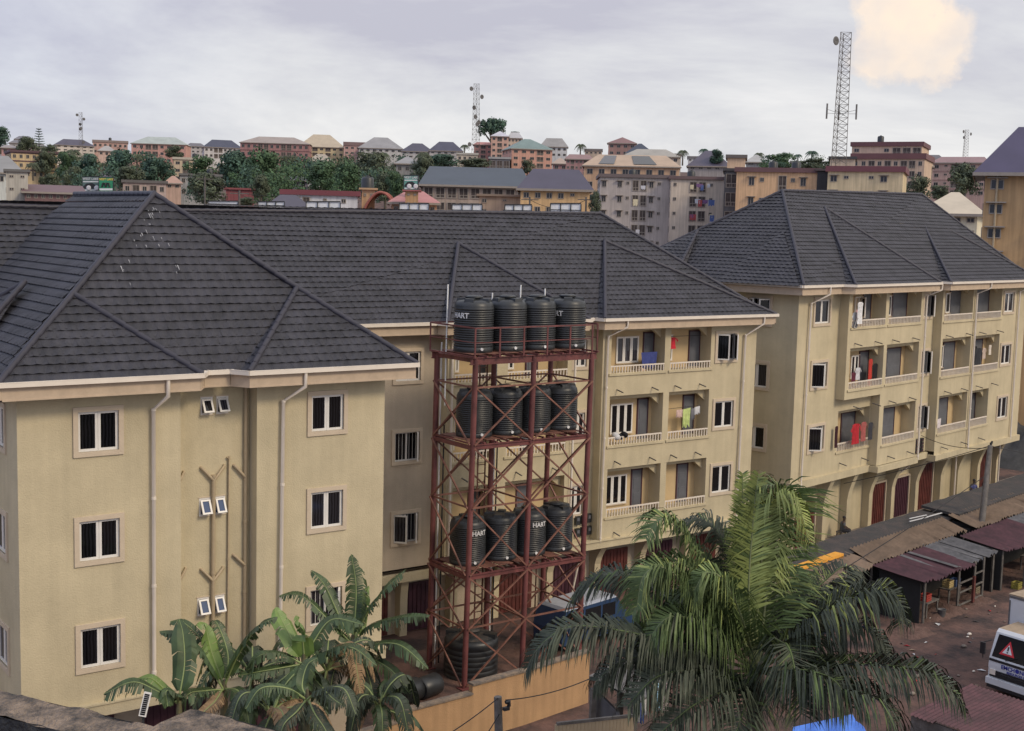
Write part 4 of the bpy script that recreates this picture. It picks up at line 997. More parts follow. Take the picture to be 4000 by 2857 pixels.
# ================================================================== street side: terrace, stalls, truck, people
M_paving = mat('grey_paving', (0.20, 0.165, 0.135, 1), 0.95, 0.25, 1.2, 0.3, 15)
tr = MB(); tr.box(50.5, 84, 29.6, 32.4, 1.0, 1.60, FS); structure(tr, 'pavement', M_paving)
M_bit = mat('weathered_roof_felt', (0.045, 0.043, 0.043, 1), 0.95, 0.35, 1.5, 0.6, 12, col2=(0.085, 0.065, 0.06, 1), thr=(.45, .75))
M_tan = mat('tan_roof_sheet', (0.25, 0.175, 0.115, 1), 0.6, 0.2, 0.8, 0, 0, 0.2)
M_mar = mat('maroon_roof_sheet', (0.085, 0.030, 0.036, 1), 0.6, 0.35, 1.0, 0, 0, 0.3)
M_gsh = mat('grey_roof_sheet', (0.13, 0.125, 0.125, 1), 0.6, 0.35, 1.0, 0, 0, 0.3)
def sheet(mb, fr, x0, x1, ya, za, yb_, zb_, pitch=.33, amp=.065, mi=0, nx=None, skew=0.0):
    """corrugated sheet running from (ya,za) down to (yb,zb), ribs down the slope"""
    n = int((x1-x0)/pitch*4); rows = []; jit_ = [R.uniform(-.16, .16) for _ in range(40)]; jz_ = [R.uniform(-.05, .05) for _ in range(40)]
    for k in range(5):
        s = k/4; row = []
        for i in range(n+1):
            x = x0+(x1-x0)*i/n
            row.append(fr(x+skew*s, ya+(yb_-ya)*s*(1+jit_[int((x-x0)/.95) % 40]*.35), za+(zb_-za)*s+jz_[int((x-x0)/.95) % 40]*s+math.sin(i*PI/2)*amp+noise.noise(V((x*.7, s*2, ya)))*.03*s))
        rows.append(row)
    mb.grid(rows, mi, False)
def roof_panel(parent, name, x0, x1, ya, za, yb_, zb_, m, felt=False, skew=0.0):
    mb = MB()
    if felt:
        rows = [[FC(x0+(x1-x0)*i/40, ya+(yb_-ya)*k/6, za+(zb_-za)*k/6+noise.noise(V((i*.5, k*.9, x0)))*.07) for i in range(41)] for k in range(7)]
        mb.grid(rows, 0, True)
        mb.face([*[r for r in rows[-1]], *[r-V((0, 0, .14)) for r in rows[-1][::-1]]]); mb.face([rows[k][0] for k in range(7)]+[rows[k][0]-V((0, 0, .14)) for k in range(6, -1, -1)])
    else: sheet(mb, FC, x0, x1, ya, za, yb_, zb_, skew=skew)
    return mb.build(name, m, parent)
def stall(label, x0, x1, y0, y1, zt, roofs, posts, walls=True):
    t = thing('market_stall', label, 'market stall', FC((x0+x1)/2, y0, 0), 'market stalls along the dirt street')
    for r in roofs: roof_panel(t, *r)
    for x, y, h_ in posts:
        mb = MB(); mb.bar(FC(x, y, 0), FC(x, y, h_), .09, .09); mb.build('post', M_wood, t)
    if walls:
        mb = MB(); mb.box(x0, x1, y1-.08, y1, 0, zt, FC); mb.box(x0, x0+.06, y0, y1-.08, 0, zt, FC); mb.box(x1-.06, x1, y0, y1-.08, 0, zt, FC); mb.build('stall_wall', M_dark, t)  # near-black colour paints in the shade under the stall roof
    return t
stall('long stall with sagging dark felt roof below the seated boy', 46.5, 64.3, 28.0, 29.6, 2.3, [('roof', 46.5, 64.4, 29.7, 2.62, 27.9, 2.45, M_bit, True)], [(47, 28.1, 2.4), (56, 28.1, 2.4), (64, 28.1, 2.4)])
stall('raised stall with dark felt roof crossing behind the leaning pole', 64.6, 86, 28.0, 29.5, 2.5, [('roof', 64.0, 86.5, 29.7, 2.86, 27.6, 2.72, M_bit, True)], [(65, 28.1, 2.6), (75, 28.1, 2.6), (85, 28.1, 2.6)])
stall('stall with plain tan corrugated roof beside the yellow board', 44.5, 53.6, 26.7, 27.9, 2.2, [('roof', 44.0, 53.3, 28.2, 2.42, 26.5, 2.18, M_tan)], [(45, 26.8, 2.2), (49, 26.8, 2.2), (53, 26.8, 2.2)])
stall('stall with long tan corrugated roof between felt roof and maroon roof', 53.6, 63.2, 26.6, 27.9, 2.25, [('roof', 53.5, 63.2, 28.2, 2.55, 26.5, 2.30, M_tan, False, -.8)], [(54, 26.7, 2.3), (58, 26.7, 2.3), (62.6, 26.7, 2.3)])
stall('stall with far tan corrugated roof behind the leaning pole', 63.6, 80, 26.3, 27.8, 2.4, [('roof', 63.6, 82, 28.0, 2.68, 26.1, 2.42, M_tan, False, -.7)], [(64, 26.4, 2.4), (72, 26.4, 2.4), (79, 26.4, 2.4)])
s1 = stall('open fronted stall with rusty maroon roof and timber frame', 52.8, 60.5, 24.3, 26.3, 2.1, [('roof', 52.4, 57.6, 26.45, 2.28, 23.9, 1.98, M_mar), ('roof_strip', 57.4, 60.6, 26.45, 2.29, 23.95, 2.02, M_gsh)],
      [(53, 24.2, 2.0), (56.2, 24.05, 2.05), (57.7, 23.95, 2.05), (58.8, 24.0, 2.05), (60.4, 24.2, 2.1)])
for x0, x1, z in ((56.2, 57.7, 1.25), (56.2, 57.7, .8), (56.2, 58.8, .2), (57.7, 58.8, 1.4), (57.7, 58.8, .85)):
    mb = MB(); mb.bar(FC(x0, 24, z), FC(x1, 24, z), .06, .06); mb.build('rail', M_wood, s1)
mb = MB(); mb.box(57.55, 57.72, 23.88, 23.98, .1, 1.35, FC); mb.build('red_board', M_rdoor, s1)
for k, x in enumerate((54.9, 55.7, 58.2, 59.0)):
    mb = MB(); sheet(mb, FC, x, x+.32, 26.4, 2.33, 23.95, 2.05, .16, .02); mb.build('pale_sheet', M_gsh, s1)
s2 = stall('stall with faded maroon and grey roof and slatted racks behind truck', 60.9, 70, 24.0, 26.0, 2.1, [('roof', 60.8, 66.6, 26.1, 2.35, 23.6, 2.0, M_mar), ('roof_strip', 66.6, 72, 26.1, 2.35, 23.6, 2.0, M_gsh)], [(61, 24, 2.1), (65, 24, 2.1), (69, 24, 2.1)])
rk = thing('shelf_rack', 'timber shelf rack standing under the maroon roof near the truck', 'rack', FC(63.2, 23.3, 0))
for x in (62.6, 64.2):
    for y in (23.0, 23.5):
        mb = MB(); mb.bar(FC(x, y, 0), FC(x, y, 2.0), .06, .06); mb.build('leg', M_wood, rk)
for z in (.4, .9, 1.4, 1.9):
    mb = MB()
    for k in range(4): mb.box(62.55, 64.25, 22.95+k*.16, 23.06+k*.16, z, z+.03, FC)
    mb.build('shelf', M_wood, rk)
mb = MB(); mb.box(48.0, 52.4, 27.95, 28.35, 2.50, 2.56, FC); mb.box(48.0, 52.4, 27.9, 27.95, 2.2, 2.56, FC)
tag(mb.build('sign_board', cmat('yellow_board', 226, 160, 60, .6)), 'long plain yellow board lying along the edge of the felt roof', 'board')
# timber offcuts on the felt roof
for k, (x, y, L_, a) in enumerate(((60.4, 28.6, 1.6, .15), (61.6, 28.5, 1.9, .1), (61.0, 28.9, 1.4, .2), (62.3, 28.7, 1.1, .3))):
    mb = MB(); mb.bar(FC(x, y, 2.72), FC(x+L_*math.cos(a), y-L_*math.sin(a), 2.76), .07, .025)
    tag(mb.build('timber_strip', M_letter if k < 3 else M_wood), 'loose pale timber strip lying on the dark felt roof', 'timber', 'timber strips on the felt roof')
# leaning pole and its wires
pl = thing('utility_pole', 'grey leaning timber utility pole standing among the stall roofs', 'utility pole', FC(63.3, 26.2, 0))
PB = FC(63.3, 26.2, 0); PT = FC(*c_y(3868, 1742, 27.2))
mb = MB(); mb.tube([PB, PB.lerp(PT, .5), PT], [.19, .165, .13], 10); mb.build('shaft', M_wood, pl)
mb = MB(); mb.bar(PT+FC.m.to_3x3() @ V((-.1, .0, -.15)), PT+FC.m.to_3x3() @ V((.9, .3, -.05)), .07, .07); mb.build('cross_arm', M_wood, pl)
for d in (.15, .5, .8):
    mb = MB(); q = PT+FC.m.to_3x3() @ V((d, d*.3, 0)); mb.tube([q, q+V((0, 0, .14))], [.04, .05], 8); mb.build('insulator', M_tank, pl)
for a, b_, sg in ((PT, FC(*c_y(4300, 1800, 30)), .2), (PT-V((0, 0, .1)), FS(66.5, 31.1, 6.2), .3), (PT, FS(58, 31.1, 4.6), .1), (PT-V((0, 0, 1.5)), FC(50, 26.5, 2.6), .1)):
    mb = MB(); mb.tube(cable(a, b_, sg), .02, 5); mb.build('cable', M_cable, pl)
# truck
M_tw = mat('white_truck_paint', (0.62, 0.63, 0.64, 1), 0.35, 0.05, 1.5); M_tr = mat('dusty_cab_roof', (0.33, 0.25, 0.17, 1), 0.8, 0.2, 3); M_rub = mat('tyre_rubber', (0.02, 0.02, 0.02, 1), 0.9, 0.1)
M_blk = mat('black_plastic', (0.018, 0.018, 0.02, 1), 0.5, 0.1); M_sred = cmat('sign_red', 190, 40, 50, .5); M_blue = cmat('blue_lettering', 45, 50, 140, .6)
M_vg = mat('vehicle_glass', (0.014, 0.015, 0.018, 1), 0.08, 0)
tk = thing('truck', 'white box truck with dusty cab roof and warning triangle behind the windscreen', 'truck', (44, 25.9, 0))
tx, ty0, ty1 = 42.55, 24.85, 27.0
mb = MB()
def cabprof(y, ins=0.0):
    return [(tx, y, .45), (tx-.02, y, 1.05), (tx-.0, y, 1.32), (tx+.38, y, 2.25), (tx+.52, y, 2.36), (tx+1.75, y, 2.40), (tx+1.80, y, .45)]
A = cabprof(ty0+.03); B = cabprof(ty1-.03)
mb.face(A[::-1]); mb.face(B)
mb.face([A[0], A[1], B[1], B[0]]); mb.face([A[1], A[2], B[2], B[1]]); mb.face([A[2], A[3], B[3], B[2]]); mb.face([A[5], A[6], B[6], B[5]]); mb.face([A[6], A[0], B[0], B[6]])
mb.face([A[3], A[4], B[4], B[3]], 0); mb.face([A[4], A[5], B[5], B[4]], 1)
mb.build('cab', [M_tw, M_tr], tk)
mb = MB()
d = V((.38, 0, .93)); n_ = V((-.926, 0, .378))*.015
q = lambda y, s: V((tx, y, 1.32))+d*s+n_
mb.face([q(ty1-.12, .06), q(ty0+.12, .06), q(ty0+.17, .93), q(ty1-.17, .93)]); mb.build('windscreen', M_vg, tk)
mb = MB()
for y0, y1, z in ((ty0, ty1, 1.27),): mb.box(tx-.03, tx+.05, y0+.05, y1-.05, z-.06, z+.03)
for y in (25.4, 26.3): mb.bar(q(y, .03)+n_, q(y-.45, .25)+n_*2, .025, .02)
mb.build('wiper', M_blk, tk)
mb = MB(); mb.box(tx-.04, tx+.02, ty0+.1, ty1-.1, .80, .88); mb.box(tx-.04, tx+.02, ty0+.1, ty1-.1, .62, .68); mb.box(tx-.05, tx-.03, ty0+.35, ty1-.35, .69, .79); mb.build('grille', M_blk, tk)
mb = MB(); mb.box(tx-.12, tx+.1, ty0, ty1, .34, .58); mb.build('bumper', M_tw, tk)
mb = MB(); mb.box(tx-.1, tx+.06, ty0+.05, ty1-.05, .2, .34); mb.build('under_bumper', M_blk, tk)
for y in (ty1-.35, ty0+.12): 
    mb = MB(); mb.box(tx-.05, tx+.03, y, y+.24, .70, .9); mb.build('headlight', M_gut, tk)
mb = MB(); mb.bar((tx+.15, ty1, 1.95), (tx-.12, ty1+.2, 1.85), .03, .03); mb.bar((tx-.12, ty1+.2, 1.85), (tx-.10, ty1+.18, 1.25), .03, .03); mb.box(tx-.17, tx-.10, ty1+.08, ty1+.28, 1.42, 1.86); mb.build('wing_mirror', M_blk, tk)
mb = MB(); mb.box(tx+.55, tx+1.5, ty1-.035, ty1-.015, 1.4, 2.05); mb.build('side_window', M_vg, tk)
mb = MB(); mb.box(tx+1.95, tx+7.2, ty0-.35, ty1+.5, .75, 3.3); cb = mb.build('cargo_box', M_tw, tk)
mb = MB(); mb.box(tx+1.92, tx+7.24, ty0-.38, ty1+.53, 3.3, 3.36); mb.build('box_roof', M_tr, cb)
mb = MB()
for z in (.75, 3.2):
    mb.box(tx+1.93, tx+1.95, ty0-.35, ty1+.5, z, z+.08)
for y in (ty0-.35, ty1+.44): mb.box(tx+1.93, tx+1.95, y, y+.06, .83, 3.1)
mb.build('box_trim', M_gsh, cb)
mb = MB(); mb.box(tx+.3, tx+7, 25.4, 26.4, .5, .74); mb.build('chassis', M_blk, tk)
for x in (tx+.95, tx+5.4):
    for y in (ty0+.02, ty1-.30):
        mb = MB(); m_ = Matrix.Translation((x, y, .42)); mb.tube([m_ @ V((0, 0, 0)), m_ @ V((0, .28, 0))], .42, 20); wh = mb.build('wheel', M_rub, tk)
        mb = MB(); mb.tube([m_ @ V((0, -.01, 0)), m_ @ V((0, .29, 0))], .23, 14); mb.build('rim', M_gsh, wh)
# triangle and lettering on the front
mb = MB()
def on_ws(y, s, o=.012): return q(y, s)+n_*(o/.015)
mb.face([on_ws(26.62, .22), on_ws(25.98, .22), on_ws(26.30, .78)]); w_ = mb.build('warning_triangle', M_sred, tk)
mb = MB(); mb.face([on_ws(26.50, .29, .018), on_ws(26.10, .29, .018), on_ws(26.30, .64, .018)]); mb.build('triangle_face', M_letter, w_)
mb = MB(); mb.face([on_ws(26.33, .40, .024), on_ws(26.27, .40, .024), on_ws(26.265, .56, .024), on_ws(26.335, .56, .024)]); mb.face([on_ws(26.33, .32, .024), on_ws(26.27, .32, .024), on_ws(26.27, .37, .024), on_ws(26.33, .37, .024)]); mb.build('mark', M_blk, w_)
Rt = Matrix(((0, 0, -1, 0), (-1, 0, 0, 0), (0, 1, 0, 0), (0, 0, 0, 1)))
link('lettering', text_mesh('EMCH\u25cfNDJEK', .21, M_blue, .02), tk, m=Matrix.Translation((tx-.032, 25.75, 1.09)) @ Rt)
link('lettering', text_mesh('RESOURCES LTD', .12, M_blue, .02), tk, m=Matrix.Translation((tx-.032, 25.75, .935)) @ Rt)
# blue and white minibus parked before the shops
M_vblue = cmat('blue_van_paint', 44, 66, 98, .4); M_vwhite = cmat('pale_van_roof', 150, 155, 165, .4)
def van(label, loc, rz, c1, c2):
    X = Matrix.Translation(loc) @ Matrix.Rotation(rz, 4, 'Z'); t = thing('minibus', label, 'minibus', m=X)
    def pt(x, y, z): return X @ V((x, y, z))
    P = [(-2.2, .35), (-2.25, 1.0), (-2.0, 1.75), (1.1, 1.8), (1.75, 1.05), (2.25, .95), (2.3, .35)]
    mb = MB(); L_ = [pt(x, -.8, z) for x, z in P]; R_ = [pt(x, .8, z) for x, z in P]; mb.face(L_[::-1]); mb.face(R_)
    for k in range(len(P)-1): mb.face([L_[k], L_[k+1], R_[k+1], R_[k]])
    mb.build('body', c1, t)
    mb = MB(); mb.hexa([pt(-2.0, -.78, 1.76), pt(1.1, -.78, 1.81), pt(1.1, .78, 1.81), pt(-2.0, .78, 1.76), pt(-1.9, -.68, 1.87), pt(1.0, -.68, 1.91), pt(1.0, .68, 1.91), pt(-1.9, .68, 1.87)]); mb.build('roof', c2, t)
    for s in (-.805, .79):
        for x0, x1 in ((-1.9, -.95), (-.85, .1), (.2, 1.0)):
            mb = MB(); mb.box(x0, x1, s, s+.015, 1.1, 1.65, X); mb.build('side_window', M_vg, t)
    mb = MB(); mb.face([pt(1.19, -.7, 1.74), pt(1.74, -.7, 1.12), pt(1.74, .7, 1.12), pt(1.19, .7, 1.74)]); mb.build('windscreen', M_vg, t)
    for x in (-1.4, 1.45):
        for y in (-.82, .64):
            mb = MB(); mb.tube([pt(x, y, .31), pt(x, y+.18, .31)], .31, 14); mb.build('wheel', M_rub, t)
    return t
vp = at_z(2265, 2335, 1.85)
van('blue minibus with pale roof parked behind the tank stand', (vp.x+.3, vp.y, 0), math.radians(8), M_vblue, M_vwhite)
# oil drums and junk by the stand foot
for k, (px, py, rr_, lb) in enumerate(((1600, 2700, .42, 'black plastic drum lying on its side by the wall, left one'), (1675, 2680, .40, 'black plastic drum lying on its side near the column foot'))):
    p = at_z(px, py, .4); mb = MB(); d_ = V((.9, .25, 0)); mb.tube([p-d_*.5, p-d_*.42, p+d_*.42, p+d_*.5], [rr_*.85, rr_, rr_, rr_*.85], 16)
    o = mb.build('drum', M_tank); tag(o, lb, 'drum')
# shed, fence and washing at the foot of the palm
sh = thing('shed', 'grey timber and sheet metal shed with dark open side at the wall end', 'shed', at_z(2400, 2800, 0))
Q = [at_d(2310, 2840, 33), at_d(2470, 2790, 34.5)]; za = Q[0].z
for p, h_ in ((at_d(2318, 2690, 33), 0), (at_d(2425, 2670, 34), 0), (at_d(2480, 2700, 32.5), 0)):
    mb = MB(); mb.bar((p.x, p.y, 0), p, .14, .14); mb.build('post', M_wood, sh)
a, b_, c_ = at_d(2300, 2640, 33.0), at_d(2500, 2740, 32.0), at_d(2620, 2660, 35.5)
d_ = a+(c_-b_)
mb = MB(); mb.face([a, b_, c_, d_]); mb.face([p-V((0, 0, .05)) for p in (d_, c_, b_, a)]); mb.build('roof', M_gsh, sh)
mb = MB(); e_ = at_d(2330, 2700, 33.2); f_ = at_d(2420, 2790, 32.6); mb.hexa([V((e_.x, e_.y, 0)), V((f_.x, f_.y, 0)), V((f_.x+.1, f_.y+.1, 0)), V((e_.x+.1, e_.y+.1, 0)), e_, f_, f_+V((.1, .1, 0)), e_+V((.1, .1, 0))]); mb.build('panel', M_gsh, sh)
fe = thing('slat_fence', 'low timber slat fence at the bottom edge in front of the shed', 'fence', at_z(2300, 2857, 0))
fa, fb = at_d(2175, 2828, 30.5), at_d(2470, 2796, 31.5)
mb = MB(); mb.bar(fa, fb, .07, .07); mb.bar(fa-V((0, 0, .8)), fb-V((0, 0, .8)), .06, .06); mb.build('rail', M_wood, fe)
mb = MB()
for k in range(22):
    p = fa.lerp(fb, k/21); mb.bar((p.x, p.y, 0), (p.x, p.y, p.z-.02), .09, .03)
mb.build('slats', M_pipe, fe)
# ---- cloth
def cloth(label, cat, pts, hang, col, group=None, name='laundry', wav=.05, m=None):
    """cloth hung along the line pts[0]-pts[1], hanging down by hang; col sRGB"""
    a, b_ = V(pts[0]), V(pts[1]); d = b_-a; n = d.cross(UPV).normalized(); mb = MB(); N_ = 10; rows = []
    ph = R.uniform(0, 6)
    for j in range(6):
        s = j/5
        rows.append([a.lerp(b_, .5+(i/N_-.5)*(1-.12*s))-V((0, 0, hang*s*(1-.12*math.sin(i*1.3+ph)*s)))+n*math.sin(i*1.7+ph)*wav*s for i in range(N_+1)])
    mb.grid(rows, 0, True)
    o = mb.build(name, m or cmat('cloth', *col, .9, var=.2, scale=6)); return tag(o, label, cat, group)
def garment(label, p, w_, h_, col, fr, sleeves=True, name='garment', cat='garment'):
    """shirt or dress on a hanger: shoulders, body and two sleeves in one mesh"""
    p = V(p); X = fr.m.to_3x3() @ V((1, 0, 0)); Yn = fr.m.to_3x3() @ V((0, -1, 0)); mb = MB(); rows = []
    prof = [(0, .18), (.06, .5), (.25, .42), (.6, .46), (1, .56)]
    for z, ww in prof:
        rows.append([p+X*(w_*ww*u)-V((0, 0, h_*z))+Yn*(.05*math.cos(u*1.5)+.025*math.sin(u*9+z*3)) for u in [-1+k/5 for k in range(11)]])
    mb.grid(rows, 0, True)
    if sleeves:
        for s in (-1, 1):
            mb.face([p+X*s*w_*.48-V((0, 0, h_*.05))+Yn*.03, p+X*s*w_*.78-V((0, 0, h_*.33))+Yn*.02, p+X*s*w_*.6-V((0, 0, h_*.42))+Yn*.03, p+X*s*w_*.42-V((0, 0, h_*.22))+Yn*.05])
    return tag(mb.build(name, cmat('cloth', *col, .9, var=.25, scale=7)), label, cat)
B8 = lambda px, py, d=43.3: at_y(px, py, d)
C8 = lambda px, py, d=30.5: FS(*c_y(px, py, d))
cloth('blue sheet draped over a chair frame on the top balcony of the rear range', 'sheet', (at_y(2505, 1378, 43.75), at_y(2568, 1374, 43.75)), .75, (62, 72, 130), name='blanket')
garment('red shirt hanging beside the pillar on the top balcony', at_y(2626, 1318, 43.8), .5, .55, (200, 45, 60), F0)
cloth('lime green towel on the washing line of the middle balcony', 'towel', (at_y(2668, 1600, 43.7), at_y(2698, 1593, 43.7)), .85, (190, 205, 130), name='towel')
cloth('small pale pink cloth beside the lime towel', 'towel', (at_y(2643, 1602, 43.7), at_y(2667, 1600, 43.7)), .35, (210, 180, 170), name='towel')
cloth('grey patterned cloth right of the lime towel', 'towel', (at_y(2700, 1598, 43.7), at_y(2713, 1594, 43.7)), .5, (120, 120, 125), name='towel')
cloth('white cloth at the right end of the middle balcony washing line', 'towel', (at_y(2713, 1592, 43.7), at_y(2734, 1586, 43.7)), .35, (205, 205, 205), name='towel')
mb = MB(); mb.tube([at_y(2612, 1598, 43.7), at_y(2735, 1584, 43.7)], .012, 5); tag(mb.build('washing_line', M_cable), 'washing line across the middle right balcony', 'washing line')
mb = MB(); mb.tube([at_y(2622, 1315, 43.8), at_y(2742, 1310, 43.8)], .012, 5); tag(mb.build('washing_line', M_cable), 'washing line across the top right balcony', 'washing line')
def bundle(label, c, s, cols, n=7, cat='laundry bundle'):
    t = thing('laundry_bundle', label, cat, c)
    for k in range(n):
        mb = MB(); q = V(c)+V((R.uniform(-s, s), R.uniform(-.12, .12), R.uniform(0, s*.4))); mb.ball(q, R.uniform(.1, .22), R.uniform(.1, .18), R.uniform(.07, .16), 5, m=Matrix.Rotation(R.uniform(0, 3), 3, 'Z') @ Matrix.Rotation(R.uniform(-.5, .5), 3, 'X'))
        mb.build('cloth_fold', cmat('cloth', *cols[k % len(cols)], .9), t)
bundle('black and white bundle resting on the middle left balustrade', at_y(2415, 1712, 43.6), .38, [(30, 30, 32), (40, 42, 45), (190, 190, 190)])
bundle('cream bundle behind the top left balustrade of the rear range', at_y(2508, 1450, 43.75), .12, [(215, 190, 165)], 3)
garment('white dress hanging on the top left balcony of the farther block', C8(3362, 1180), .5, 1.2, (225, 225, 225), FS, False)
garment('pale pink garment hanging below the white dress', C8(3352, 1210, 30.8), .45, .8, (225, 190, 200), FS, False)
garment('white shirt hanging low beside the dress near the balustrade', C8(3340, 1220, 30.75), .42, .8, (205, 210, 215), FS)
garment('white fringed shirt on the middle balcony of the farther block', C8(3352, 1436, 31.2), .42, .7, (200, 200, 205), FS)
garment('red dress on the middle balcony of the farther block', C8(3402, 1402, 31.0), .36, 1.6, (190, 60, 50), FS, False)
garment('black gown hanging beside the red dress', C8(3420, 1420, 30.9), .5, 1.55, (28, 26, 30), FS, False)
garment('maroon cloth hung low on the left of the middle balcony', C8(3335, 1455, 30.9), .4, .9, (95, 40, 55), FS, False)
garment('bright red dress hanging over the lower left balustrade', C8(3345, 1655, 30.9), .75, 1.15, (175, 35, 45), FS)
garment('red plaid shirt beside the bright red dress', C8(3375, 1648, 30.9), .5, 1.1, (165, 90, 85), FS)
garment('white topped black dress at the end of the lower line', C8(3402, 1650, 30.8), .45, 1.0, (60, 60, 66), FS)
garment('dark maroon cloth at the left edge of the lower balcony', C8(3268, 1665, 31.0), .25, 1.2, (60, 28, 35), FS, False)
garment('grey and black dress on the right middle balcony line', C8(3822, 1360, 30.9), .8, 1.2, (45, 46, 50), FS)
garment('black skirt behind the dress on the right middle balcony', C8(3808, 1352, 31.1), .6, 1.1, (22, 22, 26), FS, False)
garment('pale striped shirt at the right of the black dress', C8(3845, 1360, 30.85), .4, .7, (190, 170, 155), FS)
garment('small cream cloth hung high on the right middle balcony', C8(3868, 1348, 31.0), .3, .65, (215, 205, 190), FS, False)
cloth('white and pink cloth over the lower right balustrade', 'towel', (C8(3658, 1640, 30.7), C8(3676, 1634, 30.7)), .55, (215, 205, 205), name='towel')
p = C8(3348, 1262, 30.55); Xq = Matrix.Translation(p) @ Matrix.Rotation(TURN+.1, 4, 'Z') @ Matrix.Rotation(.25, 4, 'X') @ Matrix.Rotation(.15, 4, 'Y')
sp_ = thing('solar_charger', 'small white framed solar panel leaning on the top left balustrade', 'solar charger', p)
mb = MB(); mb.box(-.2, .2, -.01, .01, -.3, .3, Xq); mb.build('frame', M_white, sp_); mb = MB(); mb.box(-.165, .165, -.016, -.01, -.265, .265, Xq); mb.build('cells', M_door, sp_)
# washing between shed and palm
wl0, wl1 = at_d(2470, 2672, 33.5), at_d(2690, 2668, 35)
for k, (s, w_, h_, c, lb) in enumerate(((.05, .09, .95, (190, 190, 192), 'white spotted sheet at the left of the low washing line'), (.13, .06, 1.0, (55, 75, 160), 'blue towel between white sheets on the low washing line'), (.2, .09, .8, (215, 215, 215), 'white sheet right of the blue towel'), (.3, .05, .75, (150, 60, 60), 'dark red and white cloth on the low washing line'), (.38, .09, .7, (160, 200, 225), 'pale blue cloth on the low washing line'), (.5, .12, .75, (190, 170, 175), 'pinkish sheet at the right of the low washing line'))):
    cloth(lb, 'laundry', (wl0.lerp(wl1, s), wl0.lerp(wl1, s+w_*1.3)), h_, c)
mb = MB(); mb.tube(cable(wl0, wl1, .05), .012, 5); tag(mb.build('washing_line', M_cable), 'low washing line beside the shed under the palm', 'washing line')
# blue tarpaulin and maroon roof at the very bottom
mb = MB(); P4 = [at_d(3100, 2840, 33), at_d(3330, 2790, 33.5), at_d(3420, 2900, 31), at_d(3080, 2960, 30.5)]
rows = [[P4[0].lerp(P4[1], i/12).lerp(P4[3].lerp(P4[2], i/12), j/6)+V((0, 0, .10*math.sin(i*1.4+j)*math.sin(j*.9))) for i in range(13)] for j in range(7)]
mb.grid(rows, 0, True)
tp_ = thing('tarpaulin_shelter', 'bright blue tarpaulin stretched on poles under the palm fronds', 'tarpaulin', at_z(3250, 2850, 0))
mb.build('tarpaulin', cmat('blue_tarpaulin', 70, 125, 220, .5, var=.15), tp_)
for p in P4:
    m_ = MB(); m_.bar((p.x, p.y, 0), p, .06, .06); m_.build('pole', M_wood, tp_)
ms_ = thing('market_stall', 'low stall with worn maroon roof at the bottom right, before the truck', 'market stall', (38, 23.5, 0), 'market stalls along the dirt street')
fr2 = Frame(math.radians(-88), V((38.9, 25.3, 0)))
mb = MB(); n_c = 0
sheet(mb, fr2, 0, 7, 0, 1.5, -3.6, 1.25, .16, .02); mb.build('roof', M_mar, ms_)
for x in (.2, 3, 6):
    for y in (-.2, -3.4):
        m_ = MB(); m_.bar(fr2(x, y, 0), fr2(x, y, 1.4 if y > -1 else 1.2), .09, .09); m_.build('post', M_wood, ms_)
mb = MB(); mb.box(0, 7, -3.5, -3.44, .1, 1.15, fr2); mb.build('stall_wall', M_wood, ms_)
